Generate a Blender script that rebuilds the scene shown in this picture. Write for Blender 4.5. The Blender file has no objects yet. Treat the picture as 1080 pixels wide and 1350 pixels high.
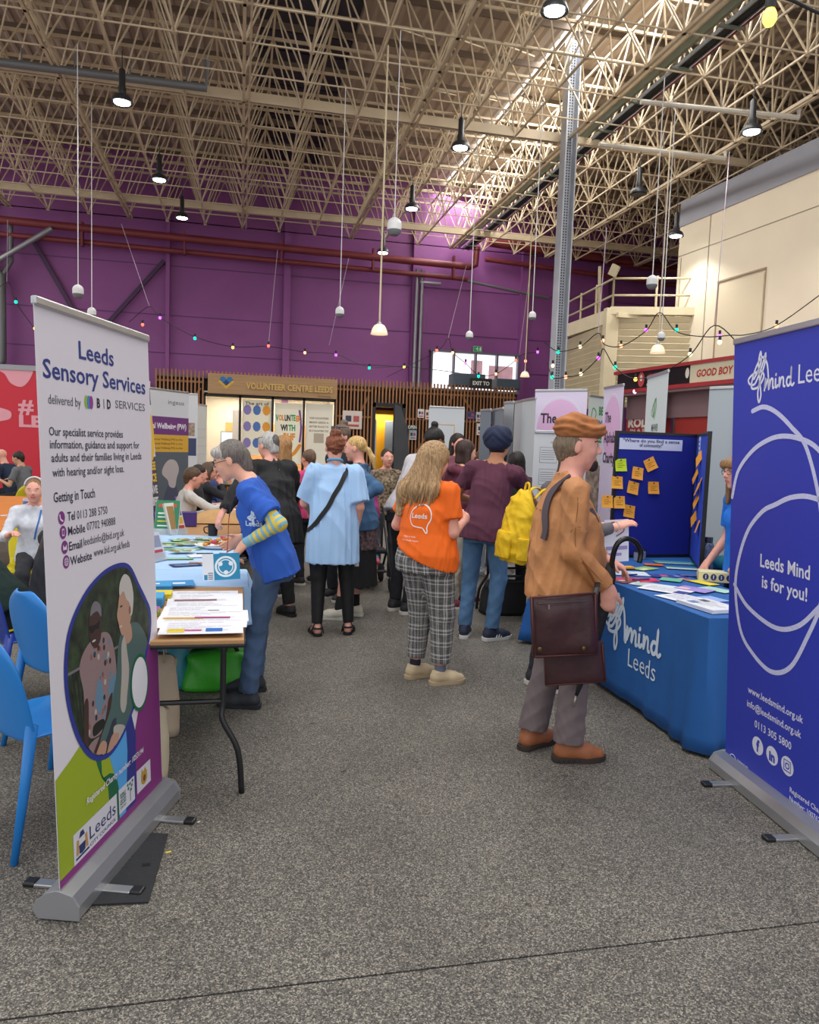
import bpy, bmesh, math, random
import numpy as np
from mathutils import Vector, Matrix, Quaternion
from mathutils.bvhtree import BVHTree

scene = bpy.context.scene
COL = scene.collection
PI = math.pi
def R(d): return math.radians(d)

# ---------------------------------------------------------------- camera
YAW, PITCH, ROLL, CAM_H, FPX = R(12.7), R(-4.9), R(2.0), 1.6, 1000.0
_f = Vector((math.sin(YAW)*math.cos(PITCH), math.cos(YAW)*math.cos(PITCH), math.sin(PITCH)))
_r = Vector((math.cos(YAW), -math.sin(YAW), 0)); _u = _r.cross(_f)
CU = _u*math.cos(ROLL) - _r*math.sin(ROLL); CR = _r*math.cos(ROLL) + _u*math.sin(ROLL)
cam_data = bpy.data.cameras.new('camera'); cam = bpy.data.objects.new('camera', cam_data); COL.objects.link(cam)
m3 = Matrix((CR, CU, -_f)).transposed(); cam.matrix_world = Matrix.Translation((0, 0, CAM_H)) @ m3.to_4x4()
cam_data.sensor_fit = 'VERTICAL'; cam_data.sensor_height = 36.0; cam_data.lens = FPX*36.0/1350.0
cam_data.clip_start = 0.05; cam_data.clip_end = 200
scene.camera = cam

# ---------------------------------------------------------------- light and exposure
scene.view_settings.view_transform = 'Standard'; scene.view_settings.look = 'None'
scene.view_settings.exposure = 0.0; scene.view_settings.gamma = 1.0
try: scene.view_settings.use_curve_mapping = False
except Exception: pass
world = bpy.data.worlds.new('overcast_sky'); scene.world = world; world.use_nodes = True
bg = world.node_tree.nodes['Background']; bg.inputs[0].default_value = (0.98, 0.97, 0.98, 1); bg.inputs[1].default_value = 1.15

def area_light(name, loc, rot, sx, sy, power, color=(1, 1, 1)):
    l = bpy.data.lights.new(name, 'AREA'); l.shape = 'RECTANGLE'; l.size = sx; l.size_y = sy; l.energy = power; l.color = color
    o = bpy.data.objects.new(name, l); COL.objects.link(o); o.location = loc; o.rotation_euler = rot
    return o
# daylight from the rooflight slot, then two added fill lamps, overhead and left
area_light('added_daylight', (6.0, 15.5, 8.72), (0, R(12), 0), 1.4, 13.0, 700, (1, .99, .96))
area_light('added_daylight', (0.5, 4.5, 8.4), (0, 0, 0), 5.0, 5.0, 330, (1, .985, .96))
area_light('added_daylight', (-9.0, 14.5, 8.3), (0, R(-20), 0), 2.0, 10.0, 400, (1, .98, .95))

# ---------------------------------------------------------------- placing helpers: a pixel of the photograph to a point in the hall
def ray(x, y): return _f + (x-540)/FPX*CR - (y-675)/FPX*CU
def onz(x, y, z): d = ray(x, y); return Vector((0, 0, CAM_H)) + d*((z-CAM_H)/d.z)
def onY(x, y, Y): d = ray(x, y); return Vector((0, 0, CAM_H)) + d*(Y/d.y)

# ---------------------------------------------------------------- materials
def srgb(*c):
    if len(c) == 1: c = tuple(int(c[0][i:i+2], 16) for i in (0, 2, 4))
    return tuple(((v/255)/12.92 if v/255 <= .04045 else ((v/255+.055)/1.055)**2.4) for v in c)
MATS = {}
def mat(name, col, rough=.6, metal=0, var=0, vscale=20, bump=0, bscale=60, emit=0, stretch=None, spec=.5, alpha=1, trans=0, sheen=0, detail=3):
    if name in MATS: return MATS[name]
    m = bpy.data.materials.new(name); m.use_nodes = True; nt = m.node_tree; b = nt.nodes['Principled BSDF']
    c = srgb(col) if isinstance(col, str) else tuple(col)
    b.inputs['Base Color'].default_value = (*c, 1); b.inputs['Roughness'].default_value = rough; b.inputs['Metallic'].default_value = metal
    b.inputs['Specular IOR Level'].default_value = spec
    if alpha < 1: b.inputs['Alpha'].default_value = alpha
    if trans: b.inputs['Transmission Weight'].default_value = trans; b.inputs['IOR'].default_value = 1.1
    if sheen: b.inputs['Sheen Weight'].default_value = sheen
    if emit: b.inputs['Emission Color'].default_value = (*c, 1); b.inputs['Emission Strength'].default_value = emit
    if var or bump:
        tc = nt.nodes.new('ShaderNodeTexCoord'); mp = nt.nodes.new('ShaderNodeMapping')
        nt.links.new(tc.outputs['Object'], mp.inputs['Vector'])
        if stretch: mp.inputs['Scale'].default_value = stretch
    if var:
        n = nt.nodes.new('ShaderNodeTexNoise'); n.inputs['Scale'].default_value = vscale; n.inputs['Detail'].default_value = detail
        nt.links.new(mp.outputs[0], n.inputs['Vector'])
        r = nt.nodes.new('ShaderNodeMapRange'); r.inputs[1].default_value = .3; r.inputs[2].default_value = .7
        r.inputs[3].default_value = 1-var; r.inputs[4].default_value = 1+var
        nt.links.new(n.outputs['Fac'], r.inputs[0])
        mx = nt.nodes.new('ShaderNodeVectorMath'); mx.operation = 'SCALE'; mx.inputs[0].default_value = c
        nt.links.new(r.outputs[0], mx.inputs['Scale']); nt.links.new(mx.outputs[0], b.inputs['Base Color'])
    if bump:
        n2 = nt.nodes.new('ShaderNodeTexNoise'); n2.inputs['Scale'].default_value = bscale; n2.inputs['Detail'].default_value = 2
        nt.links.new(mp.outputs[0], n2.inputs['Vector'])
        bp = nt.nodes.new('ShaderNodeBump'); bp.inputs['Strength'].default_value = bump; bp.inputs['Distance'].default_value = .01
        nt.links.new(n2.outputs['Fac'], bp.inputs['Height']); nt.links.new(bp.outputs[0], b.inputs['Normal'])
    MATS[name] = m; return m
def C(hexcol, rough=.6, **k):            # plain paint / print of one colour
    return mat('print_'+hexcol+('_%d' % int(rough*100)), hexcol, rough, **k)

# ---------------------------------------------------------------- mesh building
def basis(d):
    d = Vector(d).normalized(); a = Vector((0, 0, 1)) if abs(d.z) < .9 else Vector((1, 0, 0))
    x = d.cross(a).normalized(); return x, d.cross(x).normalized(), d
class MB:
    def __init__(s): s.v = []; s.f = []; s.m = []
    def add(s, vs, fs, mi=0):
        o = len(s.v); s.v += [tuple(p) for p in vs]; s.f += [tuple(i+o for i in f) for f in fs]; s.m += [mi]*len(fs); return s
    def box(s, c, size, rz=0, mi=0, M=None):
        hx, hy, hz = size[0]/2, size[1]/2, size[2]/2
        vs = [Vector((x, y, z)) for x in (-hx, hx) for y in (-hy, hy) for z in (-hz, hz)]
        if M is None: M = Matrix.Rotation(rz, 4, 'Z')
        c = Vector(c)
        return s.add([c + M @ v for v in vs], [(0, 1, 3, 2), (4, 6, 7, 5), (0, 4, 5, 1), (2, 3, 7, 6), (0, 2, 6, 4), (1, 5, 7, 3)], mi)
    def bbox(s, c, size, b=.005, rz=0, mi=0, M=None):   # box with bevelled edges
        hx, hy, hz = [v/2 for v in size]; b = min(b, hx*.9, hy*.9, hz*.9)
        bm = bmesh.new(); bmesh.ops.create_cube(bm, size=1)
        for v in bm.verts: v.co = Vector((v.co.x*size[0], v.co.y*size[1], v.co.z*size[2]))
        bmesh.ops.bevel(bm, geom=bm.edges[:], offset=b, segments=2, profile=.5, affect='EDGES')
        if M is None: M = Matrix.Rotation(rz, 4, 'Z')
        c = Vector(c); bm.verts.index_update()
        s.add([c + M @ v.co for v in bm.verts], [[v.index for v in f.verts] for f in bm.faces], mi); bm.free(); return s
    def beam(s, a, b, w, h, mi=0):          # box from a to b, w wide and h high
        a, b = Vector(a), Vector(b); d = (b-a); L = d.length; y = d.normalized()
        up = Vector((0, 0, 1)) if abs(y.z) < .95 else Vector((0, 1, 0))
        x = y.cross(up).normalized(); z = x.cross(y)
        return s.box((a+b)/2, (w, L, h), M=Matrix((x, y, z)).transposed().to_4x4(), mi=mi)
    def tube(s, pts, r, n=8, mi=0, cap=True, flat=1):
        pts = [Vector(p) for p in pts]; rs = r if isinstance(r, (list, tuple)) else [r]*len(pts)
        vs = []; k = len(pts); px = None
        for i, p in enumerate(pts):
            d = (pts[min(i+1, k-1)] - pts[max(i-1, 0)])
            if d.length < 1e-9: d = Vector((0, 0, 1))
            d.normalize()
            if px is None: x, y, _ = basis(d)
            else:
                x = (px - d*px.dot(d)); x = x.normalized() if x.length > 1e-6 else basis(d)[0]; y = d.cross(x)
            px = x
            for j in range(n): t = 2*PI*j/n; vs.append(p + x*math.cos(t)*rs[i] + y*math.sin(t)*rs[i]*flat)
        fs = [(i*n+j, i*n+(j+1) % n, (i+1)*n+(j+1) % n, (i+1)*n+j) for i in range(k-1) for j in range(n)]
        if cap: fs += [tuple(range(n))[::-1], tuple((k-1)*n+j for j in range(n))]
        return s.add(vs, fs, mi)
    def cyl(s, a, b, r, n=10, mi=0, r2=None): return s.tube([a, b], [r, r if r2 is None else r2], n, mi)
    def lathe(s, prof, c=(0, 0, 0), n=20, mi=0, M=None):
        c = Vector(c); M = M or Matrix.Identity(4); vs = []; k = len(prof)
        for (r, z) in prof:
            for j in range(n): t = 2*PI*j/n; vs.append(c + M @ Vector((r*math.cos(t), r*math.sin(t), z)))
        fs = [(i*n+j, i*n+(j+1) % n, (i+1)*n+(j+1) % n, (i+1)*n+j) for i in range(k-1) for j in range(n)]
        fs += [tuple(range(n))[::-1], tuple((k-1)*n+j for j in range(n))]
        return s.add(vs, fs, mi)
    def ball(s, c, r, n=12, mi=0, M=None):
        r = r if isinstance(r, (tuple, list)) else (r, r, r); c = Vector(c); k = n//2; M = M or Matrix.Identity(4); vs = [c + M @ Vector((0, 0, -r[2]))]
        for i in range(1, k):
            a = -PI/2+PI*i/k
            for j in range(n): t = 2*PI*j/n; vs.append(c + M @ Vector((r[0]*math.cos(a)*math.cos(t), r[1]*math.cos(a)*math.sin(t), r[2]*math.sin(a))))
        vs.append(c + M @ Vector((0, 0, r[2]))); N = len(vs)-1
        fs = [(0, 1+(j+1) % n, 1+j) for j in range(n)] + [(1+(i*n)+j, 1+i*n+(j+1) % n, 1+(i+1)*n+(j+1) % n, 1+(i+1)*n+j) for i in range(k-2) for j in range(n)]
        fs += [(N, 1+(k-2)*n+j, 1+(k-2)*n+(j+1) % n) for j in range(n)]
        return s.add(vs, fs, mi)
    def prism(s, poly, y0, y1, M=None, mi=0):    # outline in x,z pushed along y
        M = M or Matrix.Identity(4); n = len(poly)
        vs = [M @ Vector((x, y0, z)) for x, z in poly] + [M @ Vector((x, y1, z)) for x, z in poly]
        fs = [tuple(range(n)), tuple(range(2*n-1, n-1, -1))] + [(i, i+n, (i+1) % n+n, (i+1) % n) for i in range(n)]
        return s.add(vs, fs, mi)
    def build(s, name, mats, parent=None, smooth=False, world=True, fixn=True, loc=None):
        me = bpy.data.meshes.new(name)
        vs = s.v
        if parent is not None and world:
            inv = world_mat(parent).inverted(); vs = [inv @ Vector(p) for p in vs]
        me.from_pydata([tuple(v) for v in vs], [], s.f)
        if not isinstance(mats, (list, tuple)): mats = [mats]
        for m in mats: me.materials.append(m)
        if len(mats) > 1: me.polygons.foreach_set('material_index', s.m)
        if fixn:
            bm = bmesh.new(); bm.from_mesh(me); bmesh.ops.recalc_face_normals(bm, faces=bm.faces); bm.to_mesh(me); bm.free()
        if smooth:
            me.polygons.foreach_set('use_smooth', [True]*len(me.polygons))
            if smooth == 'auto':
                try: me.set_sharp_from_angle(angle=R(38))
                except Exception: pass
        o = bpy.data.objects.new(name, me); COL.objects.link(o)
        if parent is not None: o.parent = parent
        return o
def world_mat(o):
    M = o.matrix_basis.copy()
    while o.parent: o = o.parent; M = o.matrix_basis @ M
    return M
def tag(o, label=None, cat=None, group=None, kind=None):
    if label: o['label'] = label
    if cat: o['category'] = cat
    if group: o['group'] = group
    if kind: o['kind'] = kind
    return o
def thing(name, label, cat, loc=(0, 0, 0), rz=0, group=None, M=None):
    o = bpy.data.objects.new(name, None); COL.objects.link(o); o.empty_display_size = .1
    if M is not None: o.matrix_basis = M
    else: o.location = loc; o.rotation_euler = (0, 0, rz)
    if M is None: o.matrix_basis = Matrix.Translation(loc) @ Matrix.Rotation(rz, 4, 'Z')
    return tag(o, label, cat, group)
def copy_tree(o, parent=None):
    c = o.copy(); COL.objects.link(c); c.parent = parent
    for ch in KIDS(o): copy_tree(ch, c)
    return c
def KIDS(o): return [x for x in bpy.data.objects if x.parent == o]
def struct(o): o['kind'] = 'structure'; return o

# flat print: letters and shapes as thin meshes laid on a surface given by a matrix (x right, y up, z out)
_txt_cache = {}
def text_mesh(s, bold=0, shear=0, ext=0):
    k = (s, bold, shear, ext)
    if k in _txt_cache: return _txt_cache[k]
    cu = bpy.data.curves.new('t', 'FONT'); cu.body = s; cu.size = 1; cu.resolution_u = 2; cu.offset = bold; cu.shear = shear; cu.extrude = ext
    o = bpy.data.objects.new('t', cu); COL.objects.link(o)
    dg = bpy.context.evaluated_depsgraph_get(); dg.update(); me = o.evaluated_get(dg).to_mesh()
    vs = [v.co.copy() for v in me.vertices]; fs = [tuple(p.vertices) for p in me.polygons]
    o.evaluated_get(dg).to_mesh_clear(); bpy.data.objects.remove(o); bpy.data.curves.remove(cu)
    _txt_cache[k] = (vs, fs); return vs, fs
def text_mb(s, M, u, v, w=None, h=.05, bold=0.0, shear=0, ext=0, align='L', mb=None, lift=.001, mi=0, sq=1, rot=0):
    """s at (u,v) baseline; cap height h; w: fit the width"""
    vs, fs = text_mesh(s, bold, shear, ext)
    if not vs: return mb or MB()
    x0 = min(p.x for p in vs); x1 = max(p.x for p in vs); k = h/.72; kx = k*sq
    if w: kx = w/(x1-x0)
    W = (x1-x0)*kx; ox = {'L': 0, 'C': -W/2, 'R': -W}[align]
    c, sn = math.cos(rot), math.sin(rot); mb = mb or MB(); P = []
    for p in vs:
        x = (p.x-x0)*kx+ox; y = p.y*k
        P.append(M @ Vector((u+x*c-y*sn, v+x*sn+y*c, lift+p.z*k)))
    mb.add(P, fs, mi); return mb
def poly_mb(pts, M, lift=.001, mb=None, mi=0):
    mb = mb or MB(); mb.add([M @ Vector((x, y, lift)) for x, y in pts], [tuple(range(len(pts)))], mi); return mb
def rect(u0, v0, u1, v1): return [(u0, v0), (u1, v0), (u1, v1), (u0, v1)]
def ell(cx, cy, rx, ry, n=28, a0=0, a1=2*PI): return [(cx+rx*math.cos(a0+(a1-a0)*i/n), cy+ry*math.sin(a0+(a1-a0)*i/n)) for i in range(n)]
def catmull(pts, n=8, closed=False):
    P = [Vector(p) for p in pts]; out = []; k = len(P)
    g = (lambda i: P[i % k]) if closed else (lambda i: P[max(0, min(k-1, i))])
    for i in range(k if closed else k-1):
        a, b, c, d = g(i-1), g(i), g(i+1), g(i+2)
        for j in range(n):
            t = j/n; out.append(.5*((2*b)+(c-a)*t+(2*a-5*b+4*c-d)*t*t+(3*b-a-3*c+d)*t**3))
    if not closed: out.append(P[-1])
    return out
def stroke_mb(pts, w, M, lift=.001, mb=None, mi=0, n=8, closed=False, round_=True):
    """ribbon along a smooth curve"""
    mb = mb or MB(); C_ = catmull([(x, y, 0) for x, y in pts], n, closed)
    if closed: C_.append(C_[0])
    L = []; 
    for i, p in enumerate(C_):
        d = C_[min(i+1, len(C_)-1)]-C_[max(i-1, 0)]; d = d.normalized() if d.length > 0 else Vector((1, 0, 0)); nn = Vector((-d.y, d.x, 0))*w/2; L += [p+nn, p-nn]
    mb.add([M @ Vector((p.x, p.y, lift)) for p in L], [(2*i, 2*i+1, 2*i+3, 2*i+2) for i in range(len(C_)-1)], mi)
    if round_ and not closed:
        for q in (C_[0], C_[-1]): poly_mb(ell(q.x, q.y, w/2, w/2, 10), M, lift*1.02, mb, mi)
    return mb
def frame_M(origin, xdir, updir=(0, 0, 1)):       # matrix of a surface: x along xdir, y up, z out
    x = Vector(xdir).normalized(); y = Vector(updir); y = (y-x*y.dot(x)).normalized(); z = x.cross(y)
    M = Matrix((x, y, z)).transposed().to_4x4(); M.translation = Vector(origin); return M
# ================================================================ THE HALL
# floor: speckled asphalt terrazzo in big slabs, dark joint between them
def floor_mat():
    m = bpy.data.materials.new('speckled_floor'); m.use_nodes = True; nt = m.node_tree; b = nt.nodes['Principled BSDF']; L = nt.links.new
    tc = nt.nodes.new('ShaderNodeTexCoord')
    def noise(sc, det=2, rough=.5):
        n = nt.nodes.new('ShaderNodeTexNoise'); n.inputs['Scale'].default_value = sc; n.inputs['Detail'].default_value = det; n.inputs['Roughness'].default_value = rough
        L(tc.outputs['Object'], n.inputs['Vector']); return n.outputs['Fac']
    def ramp(fac, stops):
        r = nt.nodes.new('ShaderNodeValToRGB'); e = r.color_ramp.elements
        e[0].position, e[0].color = stops[0][0], (*stops[0][1], 1); e[1].position, e[1].color = stops[1][0], (*stops[1][1], 1)
        for p, c in stops[2:]: q = e.new(p); q.color = (*c, 1)
        L(fac, r.inputs[0]); return r.outputs[0]
    def mix(mode, fac, a, c):
        x = nt.nodes.new('ShaderNodeMix'); x.data_type = 'RGBA'; x.blend_type = mode
        if isinstance(fac, float): x.inputs[0].default_value = fac
        else: L(fac, x.inputs[0])
        L(a, x.inputs[6]); L(c, x.inputs[7]); return x.outputs[2]
    vo = nt.nodes.new('ShaderNodeTexVoronoi'); vo.inputs['Scale'].default_value = 230; L(tc.outputs['Object'], vo.inputs['Vector']); sx = nt.nodes.new('ShaderNodeSeparateColor'); L(vo.outputs['Color'], sx.inputs[0])
    speck = ramp(sx.outputs[0], [(.12, (.045, .042, .038)), (.95, (.38, .345, .29)), (.45, (.118, .109, .095)), (.75, (.185, .169, .146))])
    big = ramp(noise(1.3, 4, .6), [(.3, (.74, .74, .74)), (.7, (1.08, 1.08, 1.06))])
    v = nt.nodes.new('ShaderNodeTexVoronoi'); v.inputs['Scale'].default_value = 2.6; v.inputs['Randomness'].default_value = 1; L(tc.outputs['Object'], v.inputs['Vector'])
    add = nt.nodes.new('ShaderNodeMath'); add.operation = 'ADD'; L(v.outputs['Distance'], add.inputs[0])
    sc = nt.nodes.new('ShaderNodeMath'); sc.operation = 'MULTIPLY'; L(noise(18, 2), sc.inputs[0]); sc.inputs[1].default_value = .06; L(sc.outputs[0], add.inputs[1])
    spots = ramp(add.outputs[0], [(.055, (.38, .38, .38)), (.085, (1, 1, 1))])
    base = mix('MULTIPLY', 1.0, mix('MULTIPLY', 1.0, speck, big), spots)
    L(base, b.inputs['Base Color']); b.inputs['Roughness'].default_value = .62; b.inputs['Specular IOR Level'].default_value = .35
    bp = nt.nodes.new('ShaderNodeBump'); bp.inputs['Strength'].default_value = .25; bp.inputs['Distance'].default_value = .003
    L(sx.outputs[0], bp.inputs['Height']); L(bp.outputs[0], b.inputs['Normal'])
    return m
FLOOR = floor_mat()
fl = MB(); JY = 2.133
fl.box((1, (JY-.004-6)/2, -.05), (26, JY-.004+6, .1)); fl.box((1, (JY+.004+24)/2, -.05), (26, 24-JY-.004, .1))
struct(fl.build('floor', FLOOR))
jt = MB(); jt.box((1, JY, -.052), (26, .008, .098)); struct(jt.build('trim_1', mat('joint_filler', '1c1b1a', .9)))

PURPLE = mat('purple_cladding', '8a4a8a', .55, var=.06, vscale=1.5, bump=.05, bscale=8)
YW = 21.7
w = MB(); w.box((1.6, YW+.15, 4.8), (24.4, .3, 9.9))
struct(w.build('wall_back', PURPLE))
w = MB(); w.box((13.45, 11.5, 4.6), (.3, 20.7, 9.2)); struct(w.build('wall_right', mat('side_wall', '7b7468', .7)))
# vertical ribs, cladding joints and bracing on the back wall
for i, (x0, x1) in enumerate(((1.1, 1.28), (4.72, 5.0), (-6.6, -6.2), (-2.0, -1.9), (8.0, 8.2), (10.6, 10.75))):
    b = MB(); b.box(((x0+x1)/2, YW-.09, 4.3), (x1-x0, .17, 8.4)); struct(b.build('trim_%d' % (i+2), PURPLE))
b = MB()
for z in (4.9, 3.9, 6.2): b.box((3.2, YW-.008, z), (19.4, .012, .02))
struct(b.build('trim_8', mat('cladding_joint', '5f3168', .6)))
b = MB()
for p, q in (((-5.3, 6.6), (-3.6, 3.6)), ((-2.05, 6.3), (-4.0, 3.9))): b.beam((p[0], YW-.1, p[1]), (q[0], YW-.1, q[1]), .08, .1)
struct(b.build('trim_9', mat('brace_paint', '3f2049', .5)))

# window high in the back wall: frame, panes glowing for daylight, painted brick reflection
x0, x1, z0, z1 = 5.36, 8.0, 3.3, 4.4
PANE = mat('sky_lit_pane', (.95, .93, .98), .3, emit=1.15)
b = MB()
for z in (z0, z1): b.box(((x0+x1)/2, YW-.1, z), (x1-x0+.12, .2, .06))
n_m = 4
for i in range(n_m+1): b.box((x0+(x1-x0)*i/n_m, YW-.1, (z0+z1)/2), (.05, .2, z1-z0))
wf = struct(b.build('window_1', mat('window_frame_grey', '6f6a78', .4)))
for i in range(n_m):
    p = MB(); p.box((x0+(x1-x0)*(i+.5)/n_m, YW-.03, (z0+z1)/2), ((x1-x0)/n_m-.05, .02, z1-z0-.06)); p.build('pane', PANE, wf)
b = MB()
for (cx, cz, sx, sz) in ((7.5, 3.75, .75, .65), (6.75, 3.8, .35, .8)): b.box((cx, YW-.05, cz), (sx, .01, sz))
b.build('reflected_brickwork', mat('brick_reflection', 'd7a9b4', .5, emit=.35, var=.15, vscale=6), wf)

# ---------------------------------------------------------------- roof
BEIGE = mat('beige_steel', 'c6b497', .5, var=.08, vscale=3)
DECK = mat('roof_deck_brown', 'aa9a8b', .65, var=.12, vscale=1.5, stretch=(1, .15, 1))
def corrugated(mb, x0, x1, y0, y1, z, pitch=.22, amp=.035):
    n = int((x1-x0)/pitch*4); xs = [x0+(x1-x0)*i/n for i in range(n+1)]; k = [0, 1, 1, 0]
    vs = []
    for i, x in enumerate(xs):
        zz = z + (amp if k[i % 4] else 0)
        vs += [(x-(.04 if i % 4 == 1 else 0), y0, zz), (x-(.04 if i % 4 == 1 else 0), y1, zz)]
    mb.add(vs, [(2*i, 2*i+1, 2*i+3, 2*i+2) for i in range(n)])
YR0, YR1 = 7.0, YW
rf = MB(); corrugated(rf, -10.5, .2, YR0, YR1, 9.0); corrugated(rf, 2.0, 5.55, YR0, YR1, 9.12)
corrugated(rf, 5.55, 13.4, YR0, YR1, 8.86)
rf.box((1.1, (YR0+YR1)/2, 9.35), (1.8, YR1-YR0, .04)); rf.box((.2, (YR0+YR1)/2, 9.18), (.03, YR1-YR0, .36)); rf.box((2.0, (YR0+YR1)/2, 9.24), (.03, YR1-YR0, .26))
struct(rf.build('ceiling', DECK, fixn=False))
rl = MB()
for i in range(20): 
    y = YR0+(YR1-YR0)*(i+.5)/20; rl.box((1.1, y, 9.27), (1.74, (YR1-YR0)/20-.06, .03))
ro = rl.build('ceiling', mat('dark_rooflight', '2b2d38', .5, var=.25, vscale=2)); struct(ro)
# the bright slot of glazing where the left deck steps up over the right one
gl = MB(); gp = struct(MB().box((5.58, (YR0+YR1)/2, 9.16), (.04, YR1-YR0, .03)).box((5.58, (YR0+YR1)/2, 8.9), (.04, YR1-YR0, .03)).build('window_2', BEIGE))
for i in range(22):
    y = YR0+(YR1-YR0)*(i+.5)/22; g = MB(); g.box((5.6, y, 9.03), (.02, (YR1-YR0)/22-.1, .24)); g.build('pane', mat('rooflight_glass', (.93, .96, 1), .3, emit=1.5), gp)
# purlins
pl = MB()
y = YR0+.3
while y < YR1: pl.box((1.4, y, 8.8), (23.6, .06, .1)); y += 1.35
struct(pl.build('ceiling', mat('purlin_dark', '6e5f52', .6)))

# space frame
MODX, MODY, ZB, ZT = .94, .95, 7.15, 8.42
XS = [-9.9+MODX*i for i in range(25)]; YS = [YR0+.1+MODY*i for i in range(16)]
sf = thing('space_frame', 'beige tubular space frame hung under the whole roof deck', 'roof truss', (1.4, 14, 0))
for i, x in enumerate(XS[:-1]):       # bottom chords running down the hall
    c = MB(); big = i % 3 == 1
    c.beam((x+MODX/2, YS[0], ZB), (x+MODX/2, YS[-1]-.4, ZB), .045 if big else .028, .05 if big else .028)
    if big: c.beam((x+MODX/2+.09, YS[0], ZB), (x+MODX/2+.09, YS[-1]-.4, ZB), .03, .05)
    c.build('bottom_chord', BEIGE, sf)
for j, y in enumerate(YS):
    c = MB(); c.beam((XS[0], y+MODY/2 if j < len(YS)-1 else y-MODY/2, ZB), (XS[-1], y+MODY/2 if j < len(YS)-1 else y-MODY/2, ZB), .02, .02); c.build('cross_tie', BEIGE, sf)
    c = MB(); c.beam((XS[0], y, ZT), (XS[-1], y, ZT), .04, .045); c.build('top_cross_chord', BEIGE, sf)
for i, x in enumerate(XS):
    c = MB(); c.beam((x, YS[0], ZT), (x, YS[-1], ZT), .035, .04); c.build('top_chord', BEIGE, sf)
d = MB(); rnd = random.Random(3)
for i, x in enumerate(XS[:-1]):
    for j, y in enumerate(YS[:-1]):
        b0 = (x+MODX/2, y+MODY/2, ZB)
        for q in ((x, y), (x+MODX, y), (x, y+MODY), (x+MODX, y+MODY)): d.tube([b0, (q[0], q[1], ZT)], .0155, 4, cap=False)
        if j % 2 == 0 and not -.7 < x < 2: d.tube([(x, y, ZT), (x+MODX, y+MODY, 8.8)], .013, 4, cap=False)
do = d.build('diagonal', BEIGE, sf, fixn=False); tag(do, kind='stuff')
nd = MB()
for i, x in enumerate(XS[:-1]):
    for j, y in enumerate(YS[:-1]): nd.box((x+MODX/2, y+MODY/2, ZB), (.07, .07, .05))
tag(nd.build('node', BEIGE, sf), kind='stuff')

def one(mb, name, m, label, cat, group=None, smooth=False): return tag(mb.build(name, m, None, smooth), label, cat, group)
# large beams across the hall under the frame
one(MB().beam((-9.5, 13.3, 7.22), (5.5, 13.3, 7.22), .1, .16).beam((5.5, 13.3, 7.22), (13.2, 13.3, 7.22), .1, .12), 'cross_beam', BEIGE, 'nearer beige beam crossing the hall under the roof frame', 'beam')
one(MB().beam((-9.5, 19.5, 7.2), (13, 19.5, 7.2), .1, .14), 'cross_beam', BEIGE, 'farther beige beam crossing the hall near the purple wall', 'beam')
GREY = mat('grey_pipe', '6f7173', .45, metal=.3)
a = onz(0, 82, 7.1); b_ = onz(272, 116, 7.1); c_ = b_+Vector((0, 0, .4))
p = thing('cable_conduit', 'grey conduit pipe hung beneath the nearer roof beam at left', 'pipe', (a.x, a.y, 7.1))
MB().tube([a+Vector((-2, 0, 0)), a, b_, c_], .06, 10).build('pipe', GREY, p, 'auto')
for t in (.1, .35, .62, .9): q = a.lerp(b_, t); MB().cyl(q, q+Vector((0, 0, .25)), .012).build('hanger', GREY, p)
# oxblood pipes along the back wall
RED = mat('oxblood_pipe', '7c3136', .45, var=.1, vscale=2)
rp = thing('fire_main', 'pair of dark red sprinkler pipes running along the purple wall', 'pipe', (0, YW-.6, 0))
for (z, r_, y) in ((6.86, .1, YW-.55), (6.55, .07, YW-.4)):
    MB().tube([(-6.2, y, z), (6.25, y, z-.12)], r_, 12).build('pipe', RED, rp, 'auto')
MB().tube([(6.25, YW-.55, 6.74), (6.42, YW-.55, 6.8), (6.45, YW-.55, 7.3)], .1, 12).build('pipe', RED, rp, 'auto')
MB().tube([(-6.2, YW-.55, 6.86), (-6.45, YW-.55, 6.8), (-6.5, YW-.55, 5.4), (-6.6, YW-.55, 5.2)], .1, 12).build('pipe', RED, rp, 'auto')
for x in (-4, -1.5, 1, 3.5, 5.8): MB().box((x, YW-.5, 6.7), (.05, .2, .6)).build('bracket', RED, rp)
rp2 = thing('fire_main', 'dark red pipe along the far wall right of the steel column', 'pipe', (10, YW-.5, 0))
MB().tube([(6.8, YW-.5, 7.5), (13, YW-.5, 7.2)], .14, 12).build('pipe', RED, rp2, 'auto')
MB().tube([(6.8, YW-.3, 7.05), (13, YW-.3, 6.8)], .07, 12).build('pipe', RED, rp2, 'auto')
# grey rainwater pipes on the purple wall
dp = thing('downpipe', 'galvanised pipe pair standing against the purple wall at centre', 'pipe', (4.86, YW-.3, 3.3))
for dx in (-.05, .1): MB().cyl((4.86+dx, YW-.3, 3.2), (4.86+dx, YW-.3, 6.6), .05).build('pipe', mat('galvanised', '9a9aa0', .35, metal=.6), dp, 'auto')
MB().tube([(4.9, YW-.3, 6.25), (5.5, YW-.3, 6.25)], .05).build('pipe', mat('galvanised', 0), dp, 'auto')
dq = thing('downpipe', 'grey soil pipe with a bend at the far left wall', 'pipe', (-5.8, YW-.4, 3))
MB().tube([(-6.6, YW-.4, 5.75), (-6.15, YW-.4, 5.75), (-5.92, YW-.4, 5.55), (-5.92, YW-.4, 3.4), (-6.2, YW-.4, 3.1), (-6.2, YW-.4, 2)], .1, 12).build('pipe', GREY, dq, 'auto')
MB().tube([(-5.7, YW-.4, 7), (-5.7, YW-.4, 5.9), (-5.92, YW-.4, 5.5)], .06, 10).build('pipe', GREY, dq, 'auto')
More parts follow.
